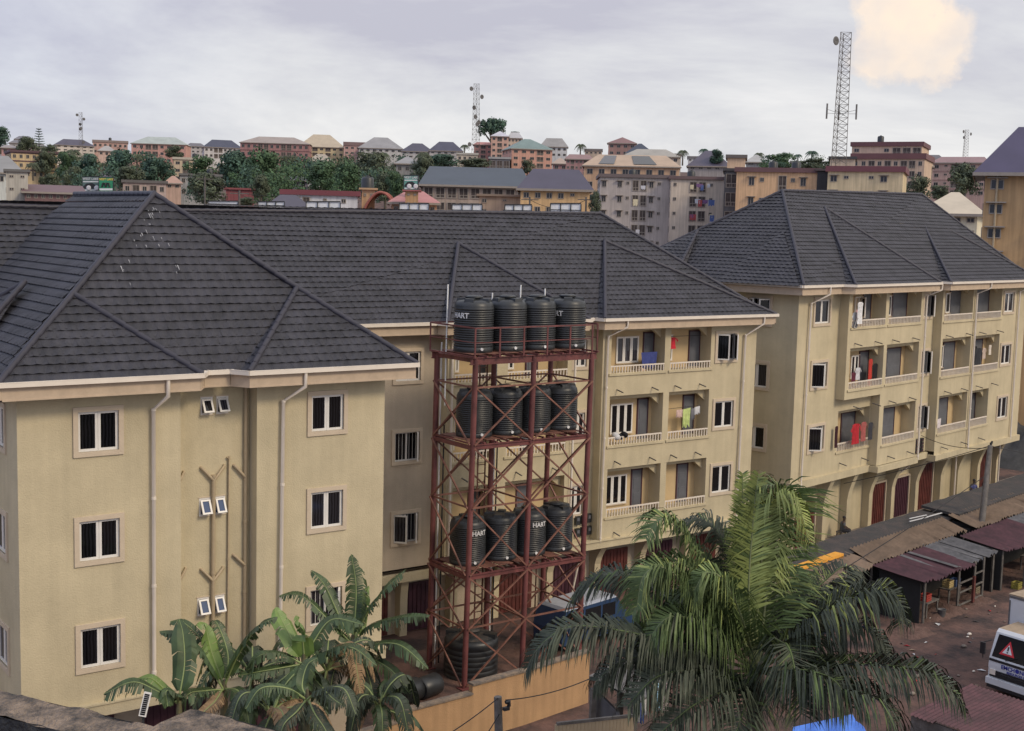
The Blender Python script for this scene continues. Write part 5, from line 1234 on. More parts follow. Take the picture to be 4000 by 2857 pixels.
# ---- people
M_skin = mat('brown_skin', (0.075, 0.042, 0.030, 1), 0.6, 0.1, 4)
def limb(mb, pts, rads, n=10): mb.tube(pts, rads, n)
def skin_body(name, joints, edges, radii, m, parent, M):
    me = bpy.data.meshes.new(name); me.from_pydata([tuple(j) for j in joints], edges, []); me.materials.append(m)
    o = link(name, me, parent, m=M)
    sk = o.modifiers.new('skin', 'SKIN'); sk.use_smooth_shade = True
    for k, r in enumerate(radii): me.skin_vertices[0].data[k].radius = (r, r*.9)
    me.skin_vertices[0].data[0].use_root = True
    ss = o.modifiers.new('subdiv', 'SUBSURF'); ss.levels = 2; ss.render_levels = 2
    return o
def seated(label, M, shirt, trousers, arms=1, scale=1.0):
    """seated figure facing -y, hips at the origin (seat height .45)"""
    M = M @ Matrix.Scale(scale, 4)
    p = thing('person', label, 'person', m=M)
    J = [(0, 0, .50), (0, -.01, .72), (0, -.03, .92), (0, -.04, 1.02), (0, -.06, 1.12),          # spine, neck, head base
         (0, -.075, 1.20), (0, -.07, 1.27),
         (-.17, -.03, .95), (-.22, -.12, .72), (-.12, -.30, .62), (-.06, -.36, .61),               # left arm to knee
         (.17, -.03, .95), (.22, -.12, .72), (.13, -.30, .62), (.06, -.36, .61),
         (-.10, -.02, .48), (-.13, -.42, .50), (-.12, -.40, .08), (-.12, -.54, .03),
         (.10, -.02, .48), (.14, -.42, .50), (.13, -.38, .08), (.13, -.52, .03)]
    E_ = [(0, 1), (1, 2), (2, 3), (3, 4), (4, 5), (5, 6), (2, 7), (7, 8), (8, 9), (9, 10), (2, 11), (11, 12), (12, 13), (13, 14), (0, 15), (15, 16), (16, 17), (17, 18), (0, 19), (19, 20), (20, 21), (21, 22)]
    rr_ = [.13, .125, .12, .055, .075, .092, .072, .06, .045, .035, .028, .06, .045, .035, .028, .085, .065, .045, .035, .085, .065, .045, .035]
    body = skin_body('body', J, E_, rr_, M_skin, p, M)
    mb = MB(); mb.lathe([(.16, .46), (.165, .6), (.15, .75), (.165, .88), (.12, .98), (.06, 1.01)], 16)
    for s in (-1, 1): mb.tube([(s*.15, -.03, .94), (s*.215, -.08, .80)], [.075, .062], 10)
    link('shirt', mb.mesh('shirt', shirt), body, m=M)
    mb = MB()
    for s in (-1, 1): mb.tube([(s*.09, .03, .49), (s*.135, -.42, .51), (s*.125, -.40, .30), (s*.125, -.385, .12)], [.105, .085, .07, .06], 10)
    link('trousers', mb.mesh('trousers', trousers), body, m=M)
    mb = MB(); mb.ball((0, -.055, 1.255), .088, .10, .075, 7); link('hair', mb.mesh('hair', M_blk), body, m=M)
    mb = MB()
    for s in (-1, 1):
        mb.ball((s*.032, -.145, 1.215), .012, .008, .008, 4)
    link('eyes', mb.mesh('eyes', M_letter), body, m=M)
    mb = MB(); mb.ball((0, -.16, 1.19), .016, .02, .022, 5); mb.ball((0, -.148, 1.15), .028, .012, .009, 5); mb.ball((-.09, -.06, 1.2), .012, .022, .03, 5); mb.ball((.09, -.06, 1.2), .012, .022, .03, 5)
    link('face_features', mb.mesh('face_features', M_skin), body, m=M)
    for s in (-1, 1):
        mb = MB()
        for k in range(4): 
            x = s*(.045-.012*k); mb.tube([(x, -.37, .615), (x*.9, -.40, .625), (x*.85, -.425, .60)], [.009, .008, .006], 6)
        mb.tube([(s*.07, -.35, .62), (s*.075, -.38, .635), (s*.06, -.395, .63)], [.01, .009, .007], 6)
        link('fingers', mb.mesh('fingers', M_skin), body, m=M)
    return p
bx = c_y(3298, 2070, 31.2)
seated('boy in a grey shirt sitting against the wall above the felt roof', FS.m @ Matrix.Translation((bx.x, 31.3, 1.6)) @ Matrix.Rotation(.5, 4, 'Z'), cmat('grey_shirt', 85, 85, 88, .9), cmat('dark_shorts', 45, 45, 50, .9), scale=.92)
b2 = c_y(3822, 1880, 30.6)
seated('person in a blue shirt sitting at the far shop door', FS.m @ Matrix.Translation((b2.x, 30.9, 1.6)) @ Matrix.Rotation(-.4, 4, 'Z'), cmat('blue_shirt', 80, 85, 130, .9), cmat('jeans', 60, 75, 110, .9))
b3 = c_y(3866, 1880, 30.4)
seated('person in a maroon top and light jeans sitting right of the pole', FS.m @ Matrix.Translation((b3.x, 30.7, 1.6)) @ Matrix.Rotation(.2, 4, 'Z'), cmat('maroon_top', 75, 40, 48, .9), cmat('light_jeans', 120, 140, 180, .9))
for k, (x, y, lb) in enumerate(((bx.x, 31.35, 'low plank seat under the boy'), (b2.x, 30.95, 'wooden stool under the person in blue'), (b3.x, 30.75, 'wooden stool under the person in maroon'))):
    z0 = 1.60; t = thing('stool', lb, 'stool', FS(x, y, z0)); mb = MB(); mb.box(x-.22, x+.22, y-.16, y+.2, z0+.36, z0+.42, FS); mb.build('seat', M_wood, t)
    for a in (-.18, .18):
        for c in (-.12, .16): mb = MB(); mb.bar(FS(x+a, y+c, z0), FS(x+a, y+c, z0+.36), .05, .05); mb.build('leg', M_wood, t)
pb = c_y(3905, 1878, 30.3); mb = MB(); mb.lathe([(.28, 0), (.36, .12), (.38, .5), (.40, .52), (.34, .5), (.30, .1), (0, .08)], 16, FS(pb.x, 30.3, 1.6)); tag(mb.build('basin', M_mdoor), 'maroon plastic basin beside the seated people', 'basin')
# heap of tarpaulin and rubble beyond the farther block
M_heap = mat('dark_tarpaulin', (0.05, 0.05, 0.05, 1), 0.8, 0.4, 1.5)
mb = MB(); hp = c_y(4010, 1830, 34); rows = []
for j in range(15):
    rows.append([FS(hp.x-3.8+i*.6, hp.y-2.5+j*.5, 1.5+max(0, 1-((i-9)/9)**2)*max(0, 1-((j-7)/7)**2)*3.0*(1+.5*noise.noise(V((i*.4, j*.4, 1))))) for i in range(19)])
mb.grid(rows, 0, True); tag(mb.build('rubble_heap', M_heap), 'grey heap covered with dark tarpaulin at the far right street end', 'heap')
# litter and stones on the road
for k in range(26):
    p = at_z(R.uniform(3560, 3960), R.uniform(2330, 2720), .02); mb = MB(); s = R.uniform(.04, .14)
    mb.ball(p+V((0, 0, s*.3)), s, s*R.uniform(.6, 1), s*.5, 4)
    tag(mb.build('stone', M_paving if k % 4 else M_gut), 'loose stone on the red dirt street', 'stone', 'stones scattered on the dirt street')
bk = c_y(3680, 2358, 24.0); mb = MB(); mb.lathe([(.15, 0), (.2, .38), (.21, .4), (.17, .38), (.13, .03), (0, .03)], 16, FC(bk.x, 24.0, 0)); tag(mb.build('bucket', M_gsh), 'grey bucket on the ground before the open stall', 'bucket')

# goods and clutter about the stalls
def table(label, x, y, w_, l_, h_=.75):
    t = thing('table', label, 'table', FC(x, y, 0), 'tables under the stall roofs'); m_ = MB(); m_.box(x-l_/2, x+l_/2, y-w_/2, y+w_/2, h_-.05, h_, FC); m_.build('table_top', M_wood, t)
    for a in (-1, 1):
        for b_ in (-1, 1): m_ = MB(); m_.bar(FC(x+a*(l_/2-.06), y+b_*(w_/2-.06), 0), FC(x+a*(l_/2-.06), y+b_*(w_/2-.06), h_-.05), .06, .06); m_.build('leg', M_wood, t)
table('timber table at the left post of the maroon stall', 54.2, 24.6, .6, 1.2); table('timber table inside the framed maroon stall', 57.2, 24.9, .6, 1.3); table('table under the faded maroon and grey roof', 66.5, 24.6, .7, 1.6)
for k, (x, y, z, c, lb) in enumerate(((54.0, 24.6, .75, (160, 60, 50), 'red crate on the table at the maroon stall'), (57.0, 24.9, .75, (190, 170, 120), 'pale crate on the table inside the framed stall'), (57.5, 24.8, .75, (70, 90, 130), 'blue crate on the table inside the framed stall'), (59.6, 24.7, 0, (120, 110, 90), 'brown crate on the ground by the last stall post'), (62.0, 23.6, 0, (140, 130, 60), 'yellowish crate beside the shelf rack'))):
    m_ = MB(); m_.box(x-.25, x+.25, y-.18, y+.18, z+.0, z+.03, FC)
    for q in ((-.25, -.22, -.18, .18), (.22, .25, -.18, .18), (-.22, .22, -.18, -.15), (-.22, .22, .15, .18)):
        for h_ in (.05, .15, .25): m_.box(x+q[0], x+q[1], y+q[2], y+q[3], z+h_, z+h_+.07, FC)
    tag(m_.build('crate', cmat('crate_plastic', *c, .6)), lb, 'crate')
M_mud = mat('dark_mud', (0.022, 0.018, 0.017, 1), 0.7, 0.3, 1.5, 0.8, 10); M_rub2 = mat('rubble_soil', (0.12, 0.07, 0.055, 1), 0.95, 0.35, 3, 1.0, 12)
for k, (px, py) in enumerate(((3800, 2345), (3700, 2385), (3640, 2405), (3560, 2470))):
    p = at_z(px, py, 0); m_ = MB(); rows = []
    for j in range(9):
        rows.append([p+V(((i-5)*.22, (j-4)*.22, -.03+max(0, 1-((i-5)/5)**2)*max(0, 1-((j-4)/4)**2)*(.22+.3*noise.noise(V((i*.7+k*9, j*.7, 2))))))for i in range(11)])
    m_.grid(rows, 0, True); tag(m_.build('rubble_mound', M_rub2), ('low red earth mound by the framed stall corner', 'low earth mound at the foot of the stall posts', 'low earth mound left of the stall posts', 'low earth mound half hidden by palm fronds')[k], 'earth mound')
for k in range(30):
    p = at_z(R.uniform(3500, 3980), R.uniform(2330, 2700), .01); m_ = MB(); a = R.uniform(0, 3); u = V((math.cos(a), math.sin(a), 0))*R.uniform(.06, .2); v_ = V((-u.y, u.x, 0))*R.uniform(.3, .8)
    m_.face([p-u, p-v_+V((0, 0, .03)), p+u, p+v_+V((0, 0, .05))]); tag(m_.build('paper_scrap', [M_letter, M_tan, M_sred, M_gsh][k % 4]), 'flat scrap lying on the red dirt street', 'scrap', 'scraps on the dirt street')
# ================================================================== the town on the hill
WALLM = {}
def soft(c, k, ds=.36):
    q = rgb(*c); l = q[0]*.3+q[1]*.59+q[2]*.11
    return tuple((v+(l-v)*ds)*k for v in q[:3])+(1,)
def wm(c):
    if c not in WALLM: WALLM[c] = mat('town_plaster', soft(c, 1.08), .9, .13, .25, 0, 0, .22)
    return WALLM[c]
ROOFM = {}
def rmt(c):
    if c not in ROOFM: ROOFM[c] = mat('town_roof', soft(c, .85, .2), .6, .12, .3)
    return ROOFM[c]
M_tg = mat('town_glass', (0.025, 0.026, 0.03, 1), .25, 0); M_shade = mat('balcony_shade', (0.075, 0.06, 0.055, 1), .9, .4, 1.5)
M_frame2 = mat('town_window_frame', (0.30, 0.26, 0.22, 1), .7, .1)
_tw = {}
def town_window(par, M, w_, h_, kind):
    key = (round(w_, 1), round(h_, 1), kind, par.name.split('.')[0])
    if key not in _tw:
        mb = MB()
        if kind == 'balcony':
            for a, b_, c, d in ((0, w_, 0, .12), (0, w_, h_-.1, h_), (0, .12, .12, h_-.1), (w_-.12, w_, .12, h_-.1)): mb.box(a, b_, -.10, .02, c, d)
            mb.box(0, w_, -.08, -.02, h_*.28, h_*.33); 
            for k in range(int(w_/.45)): mb.box(.15+k*.45, .21+k*.45, -.07, -.02, .1, h_*.28)
            mb.box(w_*.48, w_*.53, -.07, .0, .1, h_-.1)
            g_ = MB(); g_.box(.1, w_-.1, -.015, .02, .1, h_-.1)  # flat sheet coloured as the shade inside the balcony, linked below as pane
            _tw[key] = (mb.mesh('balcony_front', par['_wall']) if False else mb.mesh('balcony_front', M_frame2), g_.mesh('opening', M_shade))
        else:
            for a, b_, c, d in ((0, w_, 0, .08), (0, w_, h_-.08, h_), (0, .08, .08, h_-.08), (w_-.08, w_, .08, h_-.08), (w_/2-.04, w_/2+.04, .08, h_-.08)): mb.box(a, b_, -.07, .02, c, d)
            if kind == 'hood': mb.box(-.25, w_+.25, -.5, .02, h_+.05, h_+.15)
            g_ = MB(); g_.box(.06, w_-.06, -.02, .02, .06, h_-.06)
            _tw[key] = (mb.mesh('window', M_frame2), g_.mesh('pane', M_tg))
    a, b_ = _tw[key]
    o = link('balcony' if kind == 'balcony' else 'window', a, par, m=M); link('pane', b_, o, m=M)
    return o
def house(label, x0, x1, ye, yb, d, wc, rc, ytop=None, rows=3, cols=6, style='w', yaw=0.0, depth=11.0, over=.5, flat=False, ridge=.5, name='house', cat='house', left=None, band=None, drop=0.0, group=None, par_c=None, nofront=False):
    """house front given by its sighted edges (x0..x1), eaves ye, visible foot yb and distance d"""
    c = at_d((x0+x1)/2, ye, d); f = V((AF.x, AF.y, 0)).normalized()
    ang = math.atan2(-f.x, f.y)+math.radians(yaw)-math.atan(((x0+x1)/2-2000)/FPX)
    W_ = (x1-x0)/FPX*d/max(.5, math.cos(math.radians(yaw)))
    zf = at_d((x0+x1)/2, yb, d).z
    zb_ = min(zf-drop, hill((c-E0).dot(f)))-.5
    fr = Frame(ang, V((c.x, c.y, 0)))
    t = thing(name, label, cat, fr(0, depth/2, zb_), group)
    he = c.z; H_ = he-zf
    mb = MB(); mb.box(-W_/2, W_/2, 0, depth, zb_, he, fr); mb.build('wall', wm(wc), t)
    if band:
        for k in range(1, rows+1):
            b_ = MB(); z = zf+H_*k/rows-.12 if k < rows else he-.3; b_.box(-W_/2-.12, W_/2+.12, -.12, depth+.1, z, z+.3, fr); b_.build('band', wm(band), t)
    ht = None
    if ytop is not None and not flat:
        ht = at_d((x0+x1)/2, ytop, d+depth/2).z
        o_ = over; w2 = W_/2+o_; rl_ = max(0.3, w2*ridge) if ridge < .99 else w2
        if ridge <= .02: rl_ = .05
        P = [fr(-w2, -o_, he), fr(w2, -o_, he), fr(w2, depth+o_, he), fr(-w2, depth+o_, he)]; A = fr(-rl_, depth/2, ht); B = fr(rl_, depth/2, ht)
        mb = MB(); mb.face([P[0], P[1], B, A]); mb.face([P[2], P[3], A, B]); mb.face([P[1], P[2], B]); mb.face([P[3], P[0], A]); mb.face(P[::-1])
        mb.box(-w2, w2, -o_-.05, -o_, he-.25, he+.02, fr, 1); mb.box(-w2-.05, -w2, -o_, depth+o_, he-.25, he+.02, fr, 1)
        mb.build('roof', [rmt(rc), M_frame2], t)
    else:
        mb = MB(); pc = rc
        mb.box(-W_/2-.35, W_/2+.35, -.35, depth+.35, he+.002, he+.9 if ytop is None else at_d((x0+x1)/2, ytop, d).z, fr); mb.build('parapet', rmt(pc), t)
    if not nofront:
        st = H_/rows; cw = W_/cols
        for r in range(rows):
            for k in range(cols):
                kind = style[(k) % len(style)]
                if kind == '.': continue
                z = zf+r*st; x = -W_/2+cw*(k+.5)
                if kind == 'B': ww, hh, zo, kd = cw*.82, st*.74, st*.10, 'balcony'
                elif kind == 'h': ww, hh, zo, kd = min(1.5, cw*.55), st*.42, st*.33, 'hood'
                elif kind == 's': ww, hh, zo, kd = min(.8, cw*.4), st*.22, st*.52, 'plain'
                else: ww, hh, zo, kd = min(1.5, cw*.5), st*.42, st*.33, 'plain'
                town_window(t, fr.m @ Matrix.Translation((x-ww/2, 0, z+zo)), ww, hh, kd)
        n2 = max(1, int(depth/4))
        for r in range(rows):
            for k in range(n2):
                z = zf+r*st; town_window(t, fr.m @ Matrix.Translation((-W_/2, (k+.6)*depth/n2, z+st*.33)) @ Matrix.Rotation(-PI/2, 4, 'Z'), 1.2, st*.42, 'plain')
    return t, fr, W_, he, zf
HS = house
# --- far rows on the ridge, left to right
HS('far low white house behind the round tree at the left edge', 60, 130, 545, 590, 760, (190, 185, 175), (120, 118, 125), 533, 2, 3)
HS('cream house with dark slate roof behind the slim mast', 222, 365, 569, 606, 640, (205, 190, 170), (84, 80, 98), 546, 3, 6, yaw=8)
HS('long pink flat roofed block left of the mint roofed block', 366, 496, 558, 606, 660, (200, 150, 130), (150, 130, 120), 549, 2, 7, flat=True)
HS('small pinkish house with grey hip roof before the pink block', 386, 448, 590, 612, 560, (205, 165, 140), (165, 160, 155), 571, 1, 3, ridge=.2)
HS('salmon block with pale mint hip roof and two roof vents', 517, 722, 563, 640, 600, (205, 140, 118), (170, 180, 172), 536, 3, 8, style='wwBBwwww', yaw=-10, depth=16)
HS('dark roofed far house between mint roof and slate roof', 728, 800, 572, 600, 720, (180, 172, 165), (110, 105, 112), 560, 2, 4)
HS('white block with dark blue slate hip roof', 800, 942, 577, 622, 620, (205, 200, 195), (74, 78, 98), 548, 2, 8, style='wwBBwwww', yaw=6)
HS('long brick pink block with dark bands on the ridge', 941, 1206, 560, 648, 580, (172, 112, 106), (165, 150, 140), 536, 3, 12, style='wwwBBwwBBwww', band=(120, 78, 76), yaw=-6, depth=14)
HS('yellow block with broad beige hip roof beside the brick pink block', 1168, 1344, 575, 632, 600, (208, 184, 120), (190, 172, 142), 527, 3, 7, style='wwBwBww', depth=18, ridge=.35)
HS('small white house with beige roof among the trees', 1205, 1302, 634, 664, 480, (190, 190, 188), (175, 160, 140), 603, 1, 4, ridge=.3)
HS('pink flat roofed block right of the beige roof', 1344, 1432, 570, 628, 590, (205, 150, 135), (140, 110, 105), 556, 3, 4, flat=True)
HS('pale block with steep grey hip roof in the middle of the ridge', 1402, 1572, 580, 618, 580, (190, 186, 178), (150, 148, 148), 538, 2, 7, depth=18, ridge=.3)
HS('left one of two slate roofed houses on the ridge', 1570, 1690, 592, 620, 560, (185, 180, 175), (82, 80, 98), 561, 2, 5, ridge=.3)
HS('right slate roofed house next to the lattice mast', 1678, 1806, 590, 622, 540, (185, 178, 172), (78, 78, 98), 555, 2, 5, ridge=.4)
HS('pale flat roofed house below the lattice mast', 1786, 1866, 605, 635, 480, (196, 180, 150), (190, 186, 172), 598, 1, 4, flat=True)
HS('reddish pink house left of the slim salmon tower', 1852, 1924, 566, 622, 540, (190, 120, 105), (190, 120, 110), 556, 3, 3, style='wBw', ridge=.6)
HS('slim salmon tower block with white hip roof', 1919, 1986, 533, 622, 530, (218, 160, 128), (198, 195, 205), 513, 4, 3, style='wBw', depth=12, ridge=.02)
HS('cream wing behind the salmon tower', 1984, 2038, 540, 600, 560, (205, 175, 140), (190, 188, 190), 518, 3, 4, depth=10)
HS('salmon block with teal green hip roof', 2000, 2158, 583, 684, 430, (210, 142, 110), (118, 142, 138), 545, 4, 5, style='wwwBw', yaw=14, depth=15, ridge=.15)
HS('white house with grey roof behind the teal roof', 2112, 2216, 574, 616, 520, (195, 195, 192), (150, 146, 142), 541, 2, 5, ridge=.55)
HS('flat beige far house behind the single palm', 2285, 2352, 590, 606, 640, (185, 160, 130), (130, 120, 115), 582, 1, 4, flat=True)
HS('rose block with brownish roof below the single palm', 2212, 2312, 622, 690, 380, (180, 122, 118), (150, 112, 108), 604, 3, 6, style='wBwwBw', ridge=.7)
HS('round looking brick church with reddish pyramid roof', 2377, 2484, 560, 612, 470, (172, 122, 108), (140, 100, 98), 537, 2, 4, depth=9, ridge=.02, name='church', cat='church')
HS('house with steep dark blue roof right of the brick church', 2446, 2552, 600, 622, 460, (170, 165, 160), (66, 76, 94), 562, 1, 4, ridge=.1)
HS('long low house with pale grey roof behind the solar panels', 2436, 2652, 612, 640, 380, (205, 180, 150), (168, 162, 150), 584, 1, 8, ridge=.5)
HS('house with tall violet grey hip roof right of the palms', 2690, 2850, 650, 668, 330, (160, 150, 145), (92, 86, 104), 590, 1, 5, ridge=.2)
HS('white far house under the violet roof', 2688, 2740, 618, 634, 420, (200, 198, 195), (130, 125, 125), 611, 1, 3, flat=True)
HS('small orange penthouse on the long yellow block', 2842, 2912, 618, 646, 250, (214, 170, 120), (110, 100, 95), 605, 1, 2, flat=True, nofront=True)
HS('pale grey hip roofed house behind the long yellow block', 2915, 2992, 634, 650, 330, (160, 158, 155), (172, 170, 166), 606, 1, 2, ridge=.1)
HS('pale house between trees left of the tall mast', 3090, 3142, 640, 655, 340, (185, 182, 176), (120, 115, 115), 630, 1, 4, flat=True)
HS('far dark roofed house right of the terraced maroon block', 3592, 3680, 622, 640, 420, (165, 145, 130), (96, 92, 98), 606, 1, 3, ridge=.6)
HS('narrow grey house between terraced block and pink block', 3604, 3642, 652, 760, 300, (108, 110, 118), (190, 180, 165), 628, 4, 2, ridge=.2)
HS('pink four storey block with low red roof before the far right mast', 3648, 3850, 636, 772, 330, (192, 148, 128), (150, 112, 112), 614, 4, 6, style='wsBBww', band=(172, 128, 116), yaw=-5, depth=14, ridge=.75)
# --- nearer slope
HS('pale hall with broad grey roof cut by the left frame edge', -190, 78, 672, 725, 230, (196, 200, 190), (140, 138, 135), 608, 1, 5, depth=22, ridge=.6)
HS('raw concrete stair tower with parapet at the left edge', 26, 106, 672, 770, 190, (176, 168, 150), (110, 108, 105), 662, 2, 2, style='s', flat=True, depth=7)
HS('small pink house behind the yellow villa', 8, 62, 578, 604, 420, (190, 130, 125), (150, 140, 138), 568, 1, 2)
HS('yellow two storey villa with dark flat eaves among palms', 50, 218, 598, 700, 330, (206, 172, 104), (100, 68, 74), 590, 3, 7, flat=True, band=(110, 76, 80), depth=12, yaw=8)
HS('low pinkish house with flat roof beside the twin billboards', 484, 646, 716, 765, 250, (190, 160, 145), (110, 104, 100), 705, 1, 5, style='wBwBw', flat=True)
HS('beige three storey block with pale flat roof', 680, 806, 625, 712, 400, (206, 176, 130), (200, 188, 165), 616, 3, 4, style='wBwB', flat=True)
HS('small house with orange hip roof below the beige block', 648, 706, 716, 742, 280, (205, 160, 130), (186, 140, 115), 688, 1, 2, ridge=.1)
HS('grey concrete block with flat roof half hidden by a tree', 706, 862, 688, 772, 300, (160, 160, 160), (120, 118, 116), 680, 2, 6, flat=True)
HS('grey concrete house with grey hip roof behind the billboard pillar', 1548, 1634, 640, 722, 300, (140, 138, 134), (150, 148, 148), 613, 2, 3, ridge=.1)
HS('long hall with great dark slate roof and open gallery', 1652, 2062, 726, 842, 175, (176, 150, 128), (66, 78, 92), 655, 2, 9, style='B', depth=20, ridge=.86, over=.6)
HS('beige unplastered house right of the open gallery', 1872, 2032, 768, 848, 160, (176, 148, 118), (150, 128, 108), 760, 2, 4, style='w.s.', flat=True)
HS('bright yellow house with violet hip roof', 2034, 2304, 740, 850, 150, (226, 172, 78), (72, 66, 88), 662, 2, 6, style='wwwws.', depth=14, ridge=.62)
t_, fr_, W_, he_, zf_ = HS('orange block with beige hip roof carrying dark solar panels', 2282, 2652, 650, 800, 280, (208, 158, 104), (190, 160, 128), 607, 3, 8, style='w', depth=16, ridge=.7)
for k, (xa, xb) in enumerate(((-.72, -.38), (.05, .55))):
    mb = MB(); w2 = W_/2
    def rp(u, s, o=.12): 
        rt = at_d((2282+2652)/2, 607, 288).z
        return fr_(u*w2*(1-.28*s), -.5+(8.5)*s-.06, he_+(rt-he_)*s+o)
    mb.face([rp(xa, .12), rp(xb, .12), rp(xb-.06, .88), rp(xa-.06, .88)]); mb.build('solar_panel', M_glass, t_)
HS('stained grey concrete block with dark balconies, left half', 2346, 2622, 695, 985, 232, (182, 168, 158), (118, 102, 100), 682, 5, 9, style='h.hsBBhs.', flat=True, depth=14, yaw=4)
HS('stained cream block with open balconies, right half', 2622, 2832, 702, 985, 228, (208, 186, 158), (122, 96, 94), 690, 5, 6, style='s.BBs.', flat=True, depth=14, yaw=4)
HS('dark grey stair front between cream block and long yellow block', 2832, 2884, 668, 960, 214, (98, 96, 98), (80, 76, 78), 658, 4, 1, style='B', flat=True, depth=14)  # whole front coloured dark grey
HS('long yellow block with maroon parapet behind the farther roof', 2880, 3196, 674, 910, 205, (222, 168, 98), (116, 78, 80), 656, 3, 8, style='.hs.Bsh.', flat=True, depth=14)
HS('dark recess wing between the two yellow blocks', 3194, 3240, 668, 790, 203, (62, 62, 66), (92, 76, 76), 660, 2, 1, style='.', flat=True, depth=12)
HS('pale yellow block with maroon parapet and round vent', 3238, 3522, 672, 850, 196, (212, 184, 122), (126, 66, 74), 650, 3, 6, style='hs.sh.', flat=True, depth=12, yaw=-4)
HS('peach terrace wing with grey edge left of the maroon terraced block', 3244, 3340, 622, 700, 262, (205, 176, 142), (70, 68, 70), 612, 2, 3, style='.', flat=True, depth=10)
HS('maroon edged four storey block stepping back in terraces, lower part', 3332, 3605, 622, 860, 290, (206, 168, 130), (122, 74, 74), 600, 6, 9, style='wwBwBwBBw', flat=True, depth=16, yaw=-8)
HS('maroon edged top storey above the terraced block', 3332, 3596, 572, 606, 294, (206, 168, 130), (116, 70, 72), 555, 1, 7, style='w..wBBB', flat=True, depth=13, yaw=-8)
HS('cream bungalow with wide pale hip roof behind the farther block', 3608, 3812, 836, 935, 128, (222, 210, 170), (205, 188, 158), 752, 2, 4, style='wwww', depth=15, ridge=.12, over=.8, yaw=-3)
t_, fr_, W_, he_, zf_ = HS('tall ochre block with violet metal roof at the right edge', 3862, 4230, 678, 1160, 98, (198, 148, 66), (70, 62, 96), 500, 5, 4, style='h.h.', depth=13, ridge=.3, over=.9, yaw=2)
for a in (.9, 7.2): 
    downpipe(t_, [fr_(-W_/2+a, -.12, he_-.1), fr_(-W_/2+a, -.12, he_-14)], .09, M_pipe, 'soil_pipe')
HS('dark purple tiled roof rising behind the rear range ridge', 1040, 1210, 820, 850, 118, (150, 140, 130), (72, 66, 84), 762, 1, 3, depth=10, ridge=.3)
HS('white walled shop hall with red roof band and dark openings', 1106, 1396, 764, 850, 150, (212, 212, 214), (130, 58, 68), 744, 2, 8, style='.BB.s.w.', flat=True, depth=12)
HS('long maroon roofed market hall at the left behind the wing', 104, 320, 752, 790, 190, (130, 92, 90), (110, 74, 78), 724, 1, 8, depth=20, ridge=.9)
HS('red sheet metal shed among the dark trees', 884, 990, 742, 800, 230, (146, 62, 66), (150, 70, 72), 735, 1, 2, style='.', flat=True, depth=6, nofront=True, name='shed', cat='shed')
HS('orange pillar building with dark water tank on its top', 1414, 1464, 742, 850, 152, (214, 160, 96), (200, 160, 110), 735, 2, 2, style='s', flat=True, depth=4)
HS('salmon roofed chapel behind the white hoardings', 1530, 1706, 792, 850, 148, (205, 148, 96), (192, 116, 110), 748, 1, 5, style='w', depth=12, ridge=.35, name='chapel', cat='chapel')
HS('square orange tower rising through the chapel roof', 1584, 1634, 748, 850, 143, (196, 140, 62), (170, 90, 90), 742, 3, 2, style='s', flat=True, depth=4, name='tower', cat='tower')
HS('house with pinkish roof far left below the conifer', 122, 176, 575, 600, 520, (190, 170, 150), (130, 122, 120), 560, 1, 3)
HS('faint grey far roof right of the round left tree', 40, 120, 560, 590, 640, (170, 165, 160), (118, 114, 120), 548, 1, 3)
HS('pinkish house low between trees under the mint roofed block', 560, 640, 668, 690, 430, (190, 160, 140), (120, 110, 108), 660, 1, 4, flat=True)
HS('lilac shaded house gable below the brick pink block', 1120, 1200, 706, 742, 300, (120, 112, 130), (100, 92, 112), 690, 1, 3, ridge=.4)
HS('purple roofed cabin in front of the twin billboards', 385, 440, 700, 735, 260, (120, 110, 112), (86, 70, 88), 676, 1, 2, ridge=.05)
HS('rose house wall right of the teal roof', 2160, 2216, 640, 700, 400, (180, 120, 115), (176, 150, 130), 618, 2, 2, ridge=.1)
HS('grey block under the slim salmon tower', 1912, 1992, 622, 662, 420, (112, 112, 120), (170, 168, 165), 614, 1, 3, style='B', flat=True)
HS('far cream flat roofed row right of the brick church', 2560, 2660, 606, 622, 520, (200, 180, 150), (140, 130, 122), 600, 1, 5, flat=True)
# --- red entrance arch
ar = thing('entrance_arch', 'red arched gateway canopy before the trees behind the rear ridge', 'arch', at_d(1480, 850, 150))
mb = MB(); A0, A1_ = at_d(1422, 822, 150), at_d(1545, 815, 150); Bq = []
for k in range(17):
    s = k/16; p = A0.lerp(A1_, s)+V((0, 0, 2.0*math.sin(PI*s)**.8)); Bq.append(p)
mb.tube(Bq, .16, 8); mb.tube([p+V((.6, .8, 0))*3 for p in Bq], .16, 8)
for k in range(16): mb.face([Bq[k], Bq[k+1], Bq[k+1]+V((.6, .8, 0))*3, Bq[k]+V((.6, .8, 0))*3])
mb.build('canopy', cmat('salmon_arch', 165, 100, 88, .8, k=.8), ar)
for p in (A0, A1_):
    m_ = MB(); m_.bar((p.x, p.y, 0), p, .3, .3); m_.build('pillar', wm((214, 160, 96)), ar)
